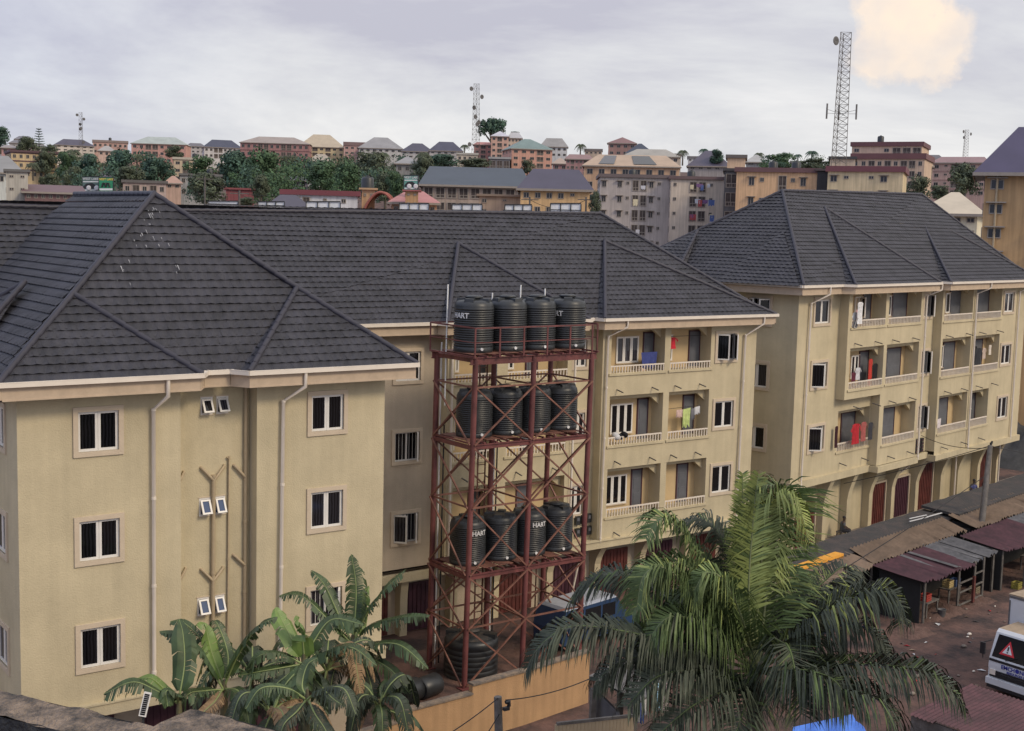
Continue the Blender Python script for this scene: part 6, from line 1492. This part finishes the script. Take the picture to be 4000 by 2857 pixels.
# --- white hoardings on posts
M_hoard = cmat('white_hoarding', 222, 224, 226, .6); 
for k, (x0, x1, y0, y1, lb) in enumerate(((1196, 1330, 788, 826, 'white panelled hoarding before the white shop hall'), (1560, 1676, 795, 832, 'white panelled hoarding before the salmon chapel'), (1766, 1884, 798, 832, 'white panelled hoarding before the open gallery'), (1972, 2078, 800, 832, 'white panelled hoarding left of the bright yellow house'), (2150, 2270, 795, 833, 'white panelled hoarding before the bright yellow house'), (813, 930, 786, 796, 'low white hoarding strip behind the rear ridge near the red shed'), (1008, 1112, 788, 804, 'torn white hoarding left of the purple roof'))):
    a, b_ = at_d(x0, y0, 112), at_d(x1, y0, 112); zb_ = at_d(x0, y1+10, 112).z; t = thing('hoarding', lb, 'hoarding', (a.x, a.y, zb_), 'white hoardings behind the rear ridge')
    d = (b_-a).normalized(); n = V((d.y, -d.x, 0))
    np_ = 3 if x1-x0 > 80 and y1-y0 > 15 else 1
    for j in range(np_):
        p, q = a.lerp(b_, j/np_), a.lerp(b_, (j+1)/np_)-d*.04; m_ = MB()
        m_.hexa([V((p.x, p.y, zb_)), V((q.x, q.y, zb_)), V((q.x, q.y, zb_))-n*.05, V((p.x, p.y, zb_))-n*.05, p, q, q-n*.05, p-n*.05]); m_.build('panel', M_hoard, t)
    m_ = MB(); m_.bar(a+n*.05, b_+n*.05, .08, .08); m_.bar(V((a.x, a.y, (a.z+zb_)/2))+n*.05, V((b_.x, b_.y, (a.z+zb_)/2))+n*.05, .05, .05); m_.build('rail', M_tank, t)
    for j in range(np_+1):
        p = a.lerp(b_, j/np_)+n*.06; m_ = MB(); m_.bar((p.x, p.y, 0), (p.x, p.y, a.z), .07, .07); m_.build('post', M_tank, t)
# --- billboards with lettering
def billboard(label, x0, x1, y0, y1, d, bgc, art, tc, group=None):
    a, b_ = at_d(x0, y0, d), at_d(x1, y0, d); zb_ = at_d(x0, y1, d).z; dd = (b_-a); W_ = dd.length; dd.normalize(); n = V((dd.y, -dd.x, 0)); H_ = a.z-zb_
    t = thing('billboard', label, 'billboard', (a.x, a.y, 0), group); X = Matrix((dd, -n, V((0, 0, 1)))).transposed().to_4x4(); X.translation = V((a.x, a.y, zb_))
    m_ = MB(); m_.box(0, W_, .0, .25, 0, H_, X); m_.build('panel', bgc, t)
    m_ = MB(); 
    for q in ((-.1, W_+.1, -.1, 0), (-.1, W_+.1, H_, H_+.1)): m_.box(q[0], q[1], -.05, .3, q[2], q[3], X)
    for q in ((-.1, 0), (W_, W_+.1)): m_.box(q[0], q[1], -.05, .3, 0, H_, X)
    m_.build('frame', M_tank, t)
    link('lettering', text_mesh('WEST LAKE', H_*.22, tc, .02), t, m=X @ Matrix.Translation((W_/2, -.03, H_*.86)) @ Matrix.Rotation(PI/2, 4, 'X'))
    if art == 'car':
        m_ = MB(); m_.prism([X @ V((W_*u, -.02, H_*v)) for u, v in ((.04, .2), (.06, .36), (.25, .55), (.6, .58), (.82, .42), (.96, .38), (.97, .2))], X.to_3x3() @ V((0, -.02, 0))); m_.build('car_picture', M_blk, t)
        for u in (.38, .86): m_ = MB(); m_.lathe([(H_*.17, 0), (H_*.17, .03), (H_*.1, .03), (0, .03)], 18); m_.build('wheel_picture', M_letter, t, m=X @ Matrix.Translation((W_*u, -.04, H_*.24)) @ Matrix.Rotation(PI/2, 4, 'X'))
        m_ = MB(); m_.box(W_*.03, W_*.97, -.02, 0, H_*.64, H_*.70, X); m_.box(W_*.03, W_*.97, -.02, 0, H_*.06, H_*.12, X); m_.build('text_strip', M_hoard, t)
    else:
        for u in (.35, .62):
            m_ = MB(); m_.tube([X @ V((W_*(u-.14), -.05, H_*.3)), X @ V((W_*(u-.06), -.05, H_*.58)), X @ V((W_*(u+.08), -.05, H_*.58)), X @ V((W_*(u+.14), -.05, H_*.3))], W_*.06, 8); m_.build('tyre_picture', M_blk, t)
        m_ = MB(); m_.box(W_*.03, W_*.97, -.02, 0, H_*.05, H_*.2, X); m_.build('text_strip', M_hoard, t)
    for u in (.2, .8):
        p = X @ V((W_*u, .3, 0)); m_ = MB(); m_.bar((p.x, p.y, hill(d)-1), p+V((0, 0, .5)), .3, .3); m_.build('post', M_tank, t)
billboard('left twin billboard with a dark car picture behind the wing ridge', 322, 386, 692, 748, 215, cmat('pale_green_board', 90, 112, 108, .5), 'car', M_letter)
billboard('right twin billboard, green with grey tyre pictures and yellow lettering', 387, 441, 694, 747, 214, cmat('green_board', 52, 138, 100, .5), 'tyre', cmat('yellow_lettering', 232, 200, 90, .5))
billboard('teal and white billboard with car picture above the salmon chapel', 1579, 1632, 687, 741, 150, cmat('teal_board', 96, 148, 138, .5), 'car', M_letter)
# --- masts
def mast(label, px, py0, py1, d, w0, w1, n, dishes=3, lean=0.0, col=None, antennas=0):
    b0 = at_d(px, py1, d); t0 = at_d(px+lean, py0, d); t = thing('lattice_mast', label, 'mast', (b0.x, b0.y, b0.z-6)); m = col or M_wood
    f = V((AF.x, AF.y, 0)).normalized(); rgt = V((f.y, -f.x, 0)).normalized()
    def leg(k, s):
        a = [(-.5, -.29), (.5, -.29), (0, .58)][k]; w_ = w0+(w1-w0)*s; return b0.lerp(t0, s)+rgt*a[0]*w_+f*a[1]*w_
    tr_ = max(.035, w1*.02)
    for k in range(3): m_ = MB(); m_.bar(leg(k, -6/(t0.z-b0.z)), leg(k, 1), tr_*2.2, tr_*2.2); m_.build('leg', m, t)
    br = MB()
    for i in range(n):
        s0, s1 = i/n, (i+1)/n
        for k in range(3):
            j = (k+1) % 3; br.bar(leg(k, s0), leg(j, s1), tr_*1.2, tr_*1.2); br.bar(leg(j, s0), leg(k, s1), tr_*1.2, tr_*1.2); br.bar(leg(k, s1), leg(j, s1), tr_*1.2, tr_*1.2)
    br.build('bracing', m, t)
    for i in range(dishes):
        s = 1-.07-i*.11*R.uniform(.7, 1.3); p = leg(i % 3, s)+(rgt*(1 if i % 2 else -1)*w1*.45)-f*.3; m_ = MB(); r_ = w1*.42
        m_.lathe([(0, -.1), (r_*.6, -.05), (r_, .1), (r_*.95, .12), (0, 0)], 14); m_.build('dish', M_gsh, t, m=Matrix.Translation(p) @ Matrix.Rotation(PI/2, 4, 'X'))
    for i in range(antennas):
        s = .38+.0*i; p = leg(i % 3, s+.03*(i//3))+(rgt*[-1, 1, 0][i % 3]*w0*.55); m_ = MB(); m_.bar(p-V((0, 0, 1.1)), p+V((0, 0, 1.1)), .28, .18); m_.bar(p, b0.lerp(t0, s), .06, .06); m_.build('panel_antenna', M_gsh, t)
    return t
mast('tall lattice mast with panel antennas on the right before the bright cloud', 3272, 128, 640, 250, 2.9, 2.1, 20, 1, lean=30, antennas=6)
mast('stout lattice mast with dishes beside the lone spreading tree', 1858, 328, 625, 520, 3.4, 2.2, 15, 7, lean=4)
mast('slim mast crowded with antennas on the left skyline', 318, 440, 590, 620, 2.0, 1.7, 10, 6, lean=-2)
mast('thin far mast on the right skyline above the pink block', 3768, 508, 618, 600, 2.6, 1.8, 10, 3, lean=8)
# --- trees
LEAFM = [mat('town_foliage', (0.062, 0.115, 0.052, 1), .8, .5, .35), mat('town_foliage_grey', (0.080, 0.100, 0.058, 1), .8, .5, .35), mat('town_foliage_blue', (0.052, 0.100, 0.068, 1), .8, .5, .35)]
def crown_mesh(seed, n=3000, kind='bush'):
    rr_ = random.Random(seed); mb = MB(); cl = []
    for k in range(22):
        a = rr_.uniform(0, 2*PI); r = rr_.uniform(0, .68)**.7
        z = rr_.uniform(-.55, .8) if kind == 'bush' else rr_.uniform(.0, .55)
        k_ = math.sqrt(max(.1, 1-z*z*.8)); cl.append((V((math.cos(a)*r*k_, math.sin(a)*r*k_, z)), rr_.uniform(.30, .46) if kind == 'bush' else rr_.uniform(.18, .34)))
    for k in range(n):
        c, r = cl[k % len(cl)]; d = V((rr_.gauss(0, 1), rr_.gauss(0, 1), rr_.gauss(0, .8))).normalized(); p = c+d*r*rr_.uniform(.6, 1.08)
        s = rr_.uniform(.05, .105); u = d.cross(V((rr_.uniform(-1, 1), rr_.uniform(-1, 1), rr_.uniform(-1, 1)))).normalized(); v_ = (d+V((rr_.uniform(-.6, .6),)*3)).normalized().cross(u).normalized()
        mb.face([p-u*s, p-v_*s*.6, p+u*s, p+v_*s*.6])
    return mb
CRM = [[crown_mesh(20+k).mesh('crown', LEAFM[j]) for k in range(3)] for j in range(3)]
SPREAD = crown_mesh(77, 2200, 'flat').mesh('crown', LEAFM[2])
tk_ = MB(); tk_.tube([(0, 0, -1.6), (0, 0, -.6), (.05, 0, .1)], [.10, .075, .03], 8)
for a in range(5): tk_.tube([(0, 0, -.75), (.25*math.cos(a*1.26), .25*math.sin(a*1.26), -.3), (.5*math.cos(a*1.26), .5*math.sin(a*1.26), .2)], [.05, .035, .012], 6)
TRK = tk_.mesh('trunk', M_trunk)
def tree(label, x0, x1, y0, y1, d, kind=0, mesh=None, group='trees on the hillside'):
    c = at_d((x0+x1)/2, (y0+y1)/2, d); rx = (x1-x0)/2/FPX*d*1.12; rz_ = (y1-y0)/2/FPX*d*1.15
    t = thing('tree', label, 'tree', (c.x, c.y, c.z-rz_*1.5), group); X = Matrix.Translation(c) @ Matrix.Rotation(R.uniform(0, 6), 4, 'Z') @ Matrix.Diagonal((rx, rx*.9, rz_, 1))
    link('crown', mesh or CRM[kind][R.randrange(3)], t, m=X); link('trunk', TRK, t, m=X)
TREES = [('round dark tree at the far left skyline', -40, 42, 505, 575, 520, 2), ('bushy tree below the conifer on the left', 60, 150, 545, 610, 420, 1), ('low tree mass left of the cream slate roofed house', 130, 225, 600, 680, 330, 1), ('tree before the cream slate roofed house', 215, 300, 605, 700, 320, 0),
 ('tree between villa and billboards', 150, 240, 690, 760, 240, 1), ('dark green tree left of the hillside palms', 290, 400, 620, 720, 310, 2), ('tall blue green tree below the pink flat block', 400, 540, 600, 720, 300, 2), ('blue green tree below the salmon block', 540, 690, 630, 730, 290, 2), ('tree behind the low pinkish house', 440, 560, 660, 730, 280, 1), ('tree behind the twin billboards', 240, 330, 660, 740, 270, 1),
 ('round tree right of the beige block', 720, 850, 620, 700, 380, 0), ('big near tree in front of the grey concrete block', 725, 880, 690, 800, 200, 1), ('broad green tree below the white slate roofed block', 845, 1000, 610, 740, 330, 2), ('great green tree below the brick pink block', 950, 1110, 605, 760, 320, 0), ('round bush right of the red shed', 980, 1060, 695, 775, 215, 1), ('green tree left of the lilac gable', 1060, 1130, 690, 770, 270, 0), ('dark tree at the corner of the brick pink block', 1090, 1200, 620, 700, 420, 1),
 ('broad tree below the small white house', 1200, 1340, 645, 750, 280, 0), ('tall grey green tree below the steep grey roof', 1380, 1530, 605, 720, 330, 1), ('green tree behind the shop hall', 1300, 1420, 650, 760, 260, 0), ('dark tree behind the orange pillar building', 1450, 1560, 690, 790, 220, 1), ('green bush left of the teal billboard', 1500, 1590, 680, 770, 210, 0), ('low bush in front of the red shed', 930, 1000, 775, 805, 180, 1), ('tree below the slate roofed pair', 1650, 1800, 610, 665, 330, 2), ('bush below the lattice mast', 1790, 1930, 625, 668, 320, 1), ('tree between the grey house and the great slate roof', 1600, 1700, 625, 720, 260, 1),
 ('dark bush right of the teal roofed block', 2080, 2170, 670, 730, 300, 2), ('round tree behind the yellow rooftop at right', 2770, 2830, 590, 640, 330, 2), ('green trees mass left of the tall mast', 2990, 3110, 605, 660, 320, 0), ('dark tree beside the tall mast foot', 3100, 3240, 625, 665, 270, 1), ('dark tree between terraced block and bungalow', 3540, 3640, 700, 800, 230, 1), ('tall thin leaved tree before the pink four storey block', 3700, 3830, 655, 770, 200, 1), ('small tree behind the bungalow roof', 3630, 3710, 730, 780, 190, 1), ('bush below the slim salmon tower', 2030, 2090, 630, 680, 360, 1), ('dark shrub by the stained grey block foot', 2300, 2350, 760, 850, 140, 1),
 ('low green tree far left behind the hall', 0, 60, 640, 720, 260, 1), ('dim tree behind the yellow villa', 160, 230, 575, 640, 380, 1), ('dim trees behind the slate roofed cream house', 640, 720, 575, 620, 480, 1)]
for lb, x0, x1, y0, y1, d, k in TREES: tree(lb, x0, x1, y0, y1, d, k)
wd_ = MB(); lite = [crown_mesh(300+k, 520) for k in range(4)]
for k in range(88):
    px = R.uniform(190, 1720) if k < 78 else R.uniform(2950, 3250); d = R.uniform(235, 470) if k < 78 else R.uniform(240, 330)
    py = 742-(d-235)/235*92+R.uniform(-12, 14) if k < 78 else R.uniform(640, 665)
    if 650 < px < 870 and d > 250: px = 900+R.uniform(0, 160)
    if px < 235: px += 150
    if k >= 78: py += 12
    c = at_d(px, py, d); r_ = R.uniform(2.6, 5.2)*(d/350)**.3*(1 if k < 78 else .6); zs_ = R.uniform(.75, 1.2); a_ = R.uniform(0, 6); m_ = lite[k % 4]; i0 = len(wd_.v); X = Matrix.Translation(c) @ Matrix.Rotation(a_, 4, 'Z') @ Matrix.Diagonal((r_, r_, r_*zs_, 1))
    wd_.v += [tuple(X @ V(q)) for q in m_.v]; wd_.f += [tuple(q+i0 for q in f) for f in m_.f]; wd_.mi += [k % 3]*len(m_.f); wd_.sm += m_.sm
tag(wd_.build('wooded_slope', LEAFM), 'unbroken mass of dark green trees on the slope between the houses', 'woodland', kind='stuff')
# the lone spreading tree on the skyline
c = at_d(1925, 500, 560); t = thing('tree', 'lone tall spreading tree beside the stout mast on the skyline', 'tree', (c.x, c.y, c.z-12))
X = Matrix.Translation(at_d(1920, 515, 560)) @ Matrix.Diagonal((7.6, 6, 8.2, 1)); link('crown', SPREAD, t, m=X)
mb = MB(); f0 = at_d(1925, 620, 560)
for a, b_ in ((1880, 495), (1905, 470), (1940, 480), (1975, 500), (1920, 500)): mb.tube([f0, at_d(1922, 560, 560), at_d((a+1922)/2, (b_+560)/2+5, 560), at_d(a, b_, 560)], [.8, .55, .35, .1], 7)
mb.build('trunk', M_trunk, t)
tree('small flat topped tree right of the slim salmon tower', 1990, 2032, 512, 536, 600, 2, SPREAD)
# conifer with tiered branches
c = at_d(153, 600, 480); t = thing('tree', 'tiered conifer on the left skyline', 'tree', (c.x, c.y, c.z-3)); mb = MB(); tr2 = MB(); hh = at_d(153, 500, 480).z-c.z
tr2.tube([c-V((0, 0, 3)), c+V((0, 0, hh))], [.3, .05], 6)
for k in range(9):
    z = hh*(.15+.85*k/9); r_ = 2.6*(1-.75*k/9)
    for a in range(9):
        ang = a*PI*2/9+k; e_ = c+V((math.cos(ang)*r_, math.sin(ang)*r_, z+.35)); p0 = c+V((0, 0, z))
        for j in range(5):
            q = p0.lerp(e_, (j+1)/5); mb.face([q+V((-.22, 0, 0)), q+V((0, -.2, .1)), q+V((.22, 0, 0)), q+V((0, .2, .28))])
mb.build('crown', LEAFM[2], t); tr2.build('trunk', M_trunk, t)
# palms on the hill
def palm_mesh():
    fr2_ = MB()
    for k in range(20):
        a = k*2.4; el = R.uniform(-.3, 1.2); P = []
        for j in range(6):
            s = j/5; P.append(V((math.cos(a)*s*math.cos(el*(1-s*.5)), math.sin(a)*s*math.cos(el*(1-s*.5)), math.sin(el)*s*.9-1.0*s*s)))
        for j in range(5):
            d = (P[j+1]-P[j]).normalized(); sd = d.cross(UPV).normalized(); w_ = .17*(1-.5*abs(j-2)/3)
            for sg in (-1, 1):
                for u in (0, .33, .66):
                    q = P[j].lerp(P[j+1], u); fr2_.face([q, q+d*.045, q+d*.14+sd*sg*w_*.9-V((0, 0, w_*.9)), q+d*.09+sd*sg*w_-V((0, 0, w_))])
    return fr2_
PLM = [palm_mesh().mesh('crown', LEAFM[k]) for k in range(3)]
def hill_palm(label, px, py, rad, d, k=1, th=2.2):
    c = at_d(px, py, d); r_ = rad/FPX*d; t = thing('palm_tree', label, 'palm tree', (c.x, c.y, c.z-r_*th), 'palms on the hillside')
    X = Matrix.Translation(c) @ Matrix.Rotation(R.uniform(0, 6), 4, 'Z') @ Matrix.Diagonal((r_, r_, r_, 1)); link('crown', PLM[k], t, m=X)
    m_ = MB(); m_.tube([c-V((0, 0, r_*th)), c], [r_*.13, r_*.08], 7); m_.build('trunk', M_trunk, t)
for q in (('palm before the yellow villa at the left', 128, 640, 30, 300, 1), ('bushy palm left of the slim mast foot', 286, 590, 40, 330, 1), ('violet shaded palm right of the slim mast foot', 350, 605, 36, 325, 2), ('palm before the pink flat block', 455, 590, 28, 340, 2), ('palm left of the salmon block', 535, 605, 30, 330, 1), ('broad palm below the salmon block', 600, 635, 50, 290, 2), ('palm by the small pink house', 400, 640, 30, 310, 1), ('tall shaggy palm before the steep grey roof', 1500, 600, 30, 340, 1), ('tall shaggy palm before the slate roofed pair', 1655, 600, 42, 300, 1), ('feathery palm crown above the right slate roof', 1765, 562, 20, 600, 1), ('small palm left of the stout mast', 1815, 568, 22, 560, 1), ('lone palm on the skyline right of the teal roof', 2268, 566, 26, 420, 1), ('tall shaggy palm right of the long pale roof', 2668, 590, 26, 330, 1), ('palm crown above the violet roof', 2750, 585, 24, 340, 2), ('palm crown behind the grey hip roof', 2966, 600, 24, 350, 1), ('palm crown left above the green trees mass', 3062, 606, 22, 330, 2), ('low palm in the green trees mass', 3118, 606, 20, 330, 2), ('big palm left of the tall mast', 3172, 594, 30, 300, 2), ('dark palm over the lone church roof ridge', 2550, 612, 18, 420, 1)):
    hill_palm(*q)

# --- roof tanks and poles among the houses
for k, (px, py, d, lb) in enumerate(((2470, 688, 238, 'black roof tank on the stained grey block'), (2700, 694, 232, 'black roof tank on the stained cream block'), (3020, 660, 208, 'black roof tank on the long yellow block'), (3110, 661, 208, 'second black roof tank on the long yellow block, right one'), (3440, 552, 300, 'black roof tank on the terraced block top'), (1436, 730, 153, 'dark tank on top of the orange pillar building'), (760, 616, 402, 'dark roof tank on the beige three storey block'), (430, 548, 664, 'small roof tank on the pink flat block'), (820, 682, 303, 'roof tank on the grey concrete block'))):
    p = at_d(px, py, d); r_ = .75 if d > 100 else .6; m_ = MB(); m_.lathe([(r_, -1.2), (r_, .9), (r_*.8, 1.15), (r_*.3, 1.2), (r_*.3, 1.32), (0, 1.34)], 14, p); tag(m_.build('water_tank', M_tank), lb, 'water tank', 'roof tanks in the town')
poles = []
for k, (px, py0, d, lb) in enumerate(((800, 690, 150, 'town power pole left of the red shed'), (1135, 748, 150, 'town power pole at the shop hall corner'), (2290, 770, 140, 'town power pole right of the bright yellow house'), (935, 745, 130, 'town power pole before the red shed'), (2070, 770, 140, 'town power pole left of the bright yellow house'))):
    p = at_d(px, py0, d); t = thing('power_pole', lb, 'power pole', (p.x, p.y, hill(d)), 'power poles in the town'); m_ = MB(); m_.tube([(p.x, p.y, hill(d)-1), p], [.14, .10], 7); m_.build('shaft', M_wood, t)
    m_ = MB(); m_.bar(p+V((-.8, .5, -.3)), p+V((.8, -.5, -.3)), .1, .1); m_.build('cross_arm', M_wood, t); poles.append((p, t))
for i, j in ((0, 1), (3, 1), (4, 2)):
    m_ = MB(); m_.tube(cable(poles[i][0]-V((0, 0, .3)), poles[j][0]-V((0, 0, .3)), .9), .025, 4); m_.build('cable', M_cable, poles[i][1])
# window-box clutter: washing and curtains on the stained blocks
for k in range(16):
    px = R.choice([2480, 2500, 2690, 2720, 2745, 2770]) + R.uniform(-8, 8); row = R.randrange(4)
    a = at_d(px, 722+row*58+R.uniform(-4, 4), 226.5); w_ = R.uniform(.5, 1.2)
    cloth('washing hung in a dark balcony of the stained blocks', 'laundry', (a, a+V((AR.x, AR.y, 0)).normalized()*w_), R.uniform(.6, 1.2), R.choice([(200, 200, 205), (120, 90, 130), (90, 110, 160), (170, 80, 80), (210, 200, 170), (60, 60, 70)]), 'washing in the balconies of the stained blocks')
SKYTOP = 1.5; SKYK = 1.13; SUNE = 1.55; EXPO = 0.14
# ================================================================== camera, sky, light
cam = bpy.data.cameras.new('camera'); co = bpy.data.objects.new('camera', cam); COL.objects.link(co)
rm = Matrix((AR, AU, -AF)).transposed().to_4x4()
co.matrix_world = Matrix.Translation(E0) @ rm
cam.sensor_width = 36; cam.lens = 36*FPX/4000; cam.clip_end = 6000; cam.clip_start = 0.1
SC.camera = co
wd = bpy.data.worlds.new('World'); SC.world = wd; wd.use_nodes = True
nt = wd.node_tree; N = nt.nodes; L = nt.links; N.clear()
out = N.new('ShaderNodeOutputWorld'); bg = N.new('ShaderNodeBackground')
sky = N.new('ShaderNodeTexSky'); sky.sky_type = 'NISHITA'; sky.sun_disc = False
SUN_EL = math.radians(38); SUN_AZ = math.radians(158)      # azimuth measured clockwise from +y
sky.sun_elevation = SUN_EL; sky.sun_rotation = SUN_AZ
tc = N.new('ShaderNodeTexCoord')
# overcast: cloud deck over the blue sky, brighter overhead, thinner patches and one sunlit cumulus
sp = N.new('ShaderNodeSeparateXYZ'); L.new(tc.outputs['Generated'], sp.inputs[0])
def math_(op, a, b=None, clamp=False):
    m = N.new('ShaderNodeMath'); m.operation = op; m.use_clamp = clamp
    for i, x in enumerate((a, b)):
        if x is None: continue
        if isinstance(x, (int, float)): m.inputs[i].default_value = x
        else: L.new(x, m.inputs[i])
    return m.outputs[0]
zs = math_('MAXIMUM', sp.outputs['Z'], 0.0)
# deck coordinates: direction projected on a flat layer
den = math_('ADD', zs, 0.22)
cx = math_('DIVIDE', sp.outputs['X'], den); cy = math_('DIVIDE', sp.outputs['Y'], den)
cv = N.new('ShaderNodeCombineXYZ'); L.new(cx, cv.inputs[0]); L.new(cy, cv.inputs[1])
n1 = N.new('ShaderNodeTexNoise'); n1.inputs['Scale'].default_value = 0.75; n1.inputs['Detail'].default_value = 7; n1.inputs['Roughness'].default_value = 0.6; n1.inputs['Distortion'].default_value = 0.4
L.new(cv.outputs[0], n1.inputs['Vector'])
r1 = N.new('ShaderNodeValToRGB')
e = r1.color_ramp.elements
e[0].position = 0.36; e[0].color = (0.44, 0.435, 0.50, 1)
e[1].position = 0.62; e[1].color = (0.74, 0.73, 0.725, 1)
x = e.new(0.5); x.color = (0.60, 0.60, 0.62, 1)
L.new(n1.outputs['Fac'], r1.inputs['Fac'])
# overhead the deck is brighter than at the skyline
g = N.new('ShaderNodeMapRange'); g.inputs['From Min'].default_value = 0.0; g.inputs['From Max'].default_value = 0.9
g.inputs['To Min'].default_value = 1.0; g.inputs['To Max'].default_value = SKYTOP
L.new(zs, g.inputs['Value'])
dm = N.new('ShaderNodeMix'); dm.data_type = 'RGBA'; dm.blend_type = 'MULTIPLY'; dm.inputs['Factor'].default_value = 1
L.new(r1.outputs['Color'], dm.inputs['A']); L.new(g.outputs['Result'], dm.inputs['B'])
# cooler, lavender light on the left side of the deck
lv = N.new('ShaderNodeVectorMath'); lv.operation = 'DOT_PRODUCT'; L.new(tc.outputs['Generated'], lv.inputs[0]); lv.inputs[1].default_value = (-0.95, 0.3, 0.0)
lr = N.new('ShaderNodeMapRange'); lr.inputs['From Min'].default_value = -0.15; lr.inputs['From Max'].default_value = 0.75; L.new(lv.outputs['Value'], lr.inputs['Value'])
lm = N.new('ShaderNodeMix'); lm.data_type = 'RGBA'; lm.blend_type = 'MULTIPLY'; L.new(lr.outputs['Result'], lm.inputs['Factor']); L.new(dm.outputs['Result'], lm.inputs['A']); lm.inputs['B'].default_value = (0.72, 0.82, 1.10, 1)
dm = lm
# the sunlit cumulus, upper right
cd = ray(3560, 170).normalized()
def dotdir(d):
    v = N.new('ShaderNodeVectorMath'); v.operation = 'DOT_PRODUCT'; L.new(tc.outputs['Generated'], v.inputs[0]); v.inputs[1].default_value = d; return v.outputs['Value']
n2 = N.new('ShaderNodeTexNoise'); n2.inputs['Scale'].default_value = 20; n2.inputs['Detail'].default_value = 9; n2.inputs['Roughness'].default_value = 0.6; L.new(tc.outputs['Generated'], n2.inputs['Vector'])
def puff(px, py, rad, amp=.5):
    a = math_('ARCCOSINE', dotdir(ray(px, py).normalized()))
    q = math_('DIVIDE', a, rad); q = math_('ADD', q, math_('MULTIPLY', math_('SUBTRACT', n2.outputs['Fac'], 0.5), amp*5))
    return math_('SUBTRACT', 1.0, q, True)
pf = math_('MAXIMUM', math_('MAXIMUM', puff(3540, 40, .034), puff(3450, 190, .026)), puff(3640, 170, .030))
pf = math_('MULTIPLY', pf, 2.6, True)
cu = N.new('ShaderNodeMix'); cu.data_type = 'RGBA'
n3 = N.new('ShaderNodeTexNoise'); n3.inputs['Scale'].default_value = 26; n3.inputs['Detail'].default_value = 7; L.new(tc.outputs['Generated'], n3.inputs['Vector'])
L.new(math_('MULTIPLY', pf, math_('ADD', math_('MULTIPLY', n3.outputs['Fac'], 1.6), -0.05, True)), cu.inputs['Factor']); L.new(dm.outputs['Result'], cu.inputs['A']); cu.inputs['B'].default_value = (0.93, 0.77, 0.62, 1)
bg2 = N.new('ShaderNodeBackground'); L.new(cu.outputs['Result'], bg2.inputs['Color']); bg2.inputs['Strength'].default_value = SKYK
L.new(sky.outputs['Color'], bg.inputs['Color']); bg.inputs['Strength'].default_value = 0.06
ms = N.new('ShaderNodeMixShader'); ms.inputs['Fac'].default_value = 0.9
L.new(bg.outputs[0], ms.inputs[1]); L.new(bg2.outputs[0], ms.inputs[2]); L.new(ms.outputs[0], out.inputs['Surface'])
sl = bpy.data.lights.new('sun', 'SUN'); sl.energy = SUNE; sl.angle = math.radians(14); sl.color = (1.0, 0.84, 0.63)
so = bpy.data.objects.new('sun', sl); COL.objects.link(so)
sd = V((math.sin(SUN_AZ)*math.cos(SUN_EL), math.cos(SUN_AZ)*math.cos(SUN_EL), math.sin(SUN_EL)))
so.matrix_world = Matrix.Translation((20, 0, 80)) @ sd.to_track_quat('Z', 'Y').to_matrix().to_4x4()
SC.view_settings.view_transform = 'Standard'; SC.view_settings.look = 'None'; SC.view_settings.exposure = EXPO; SC.view_settings.gamma = 1
SC.render.engine = 'CYCLES'
SC.cycles.max_bounces = 5
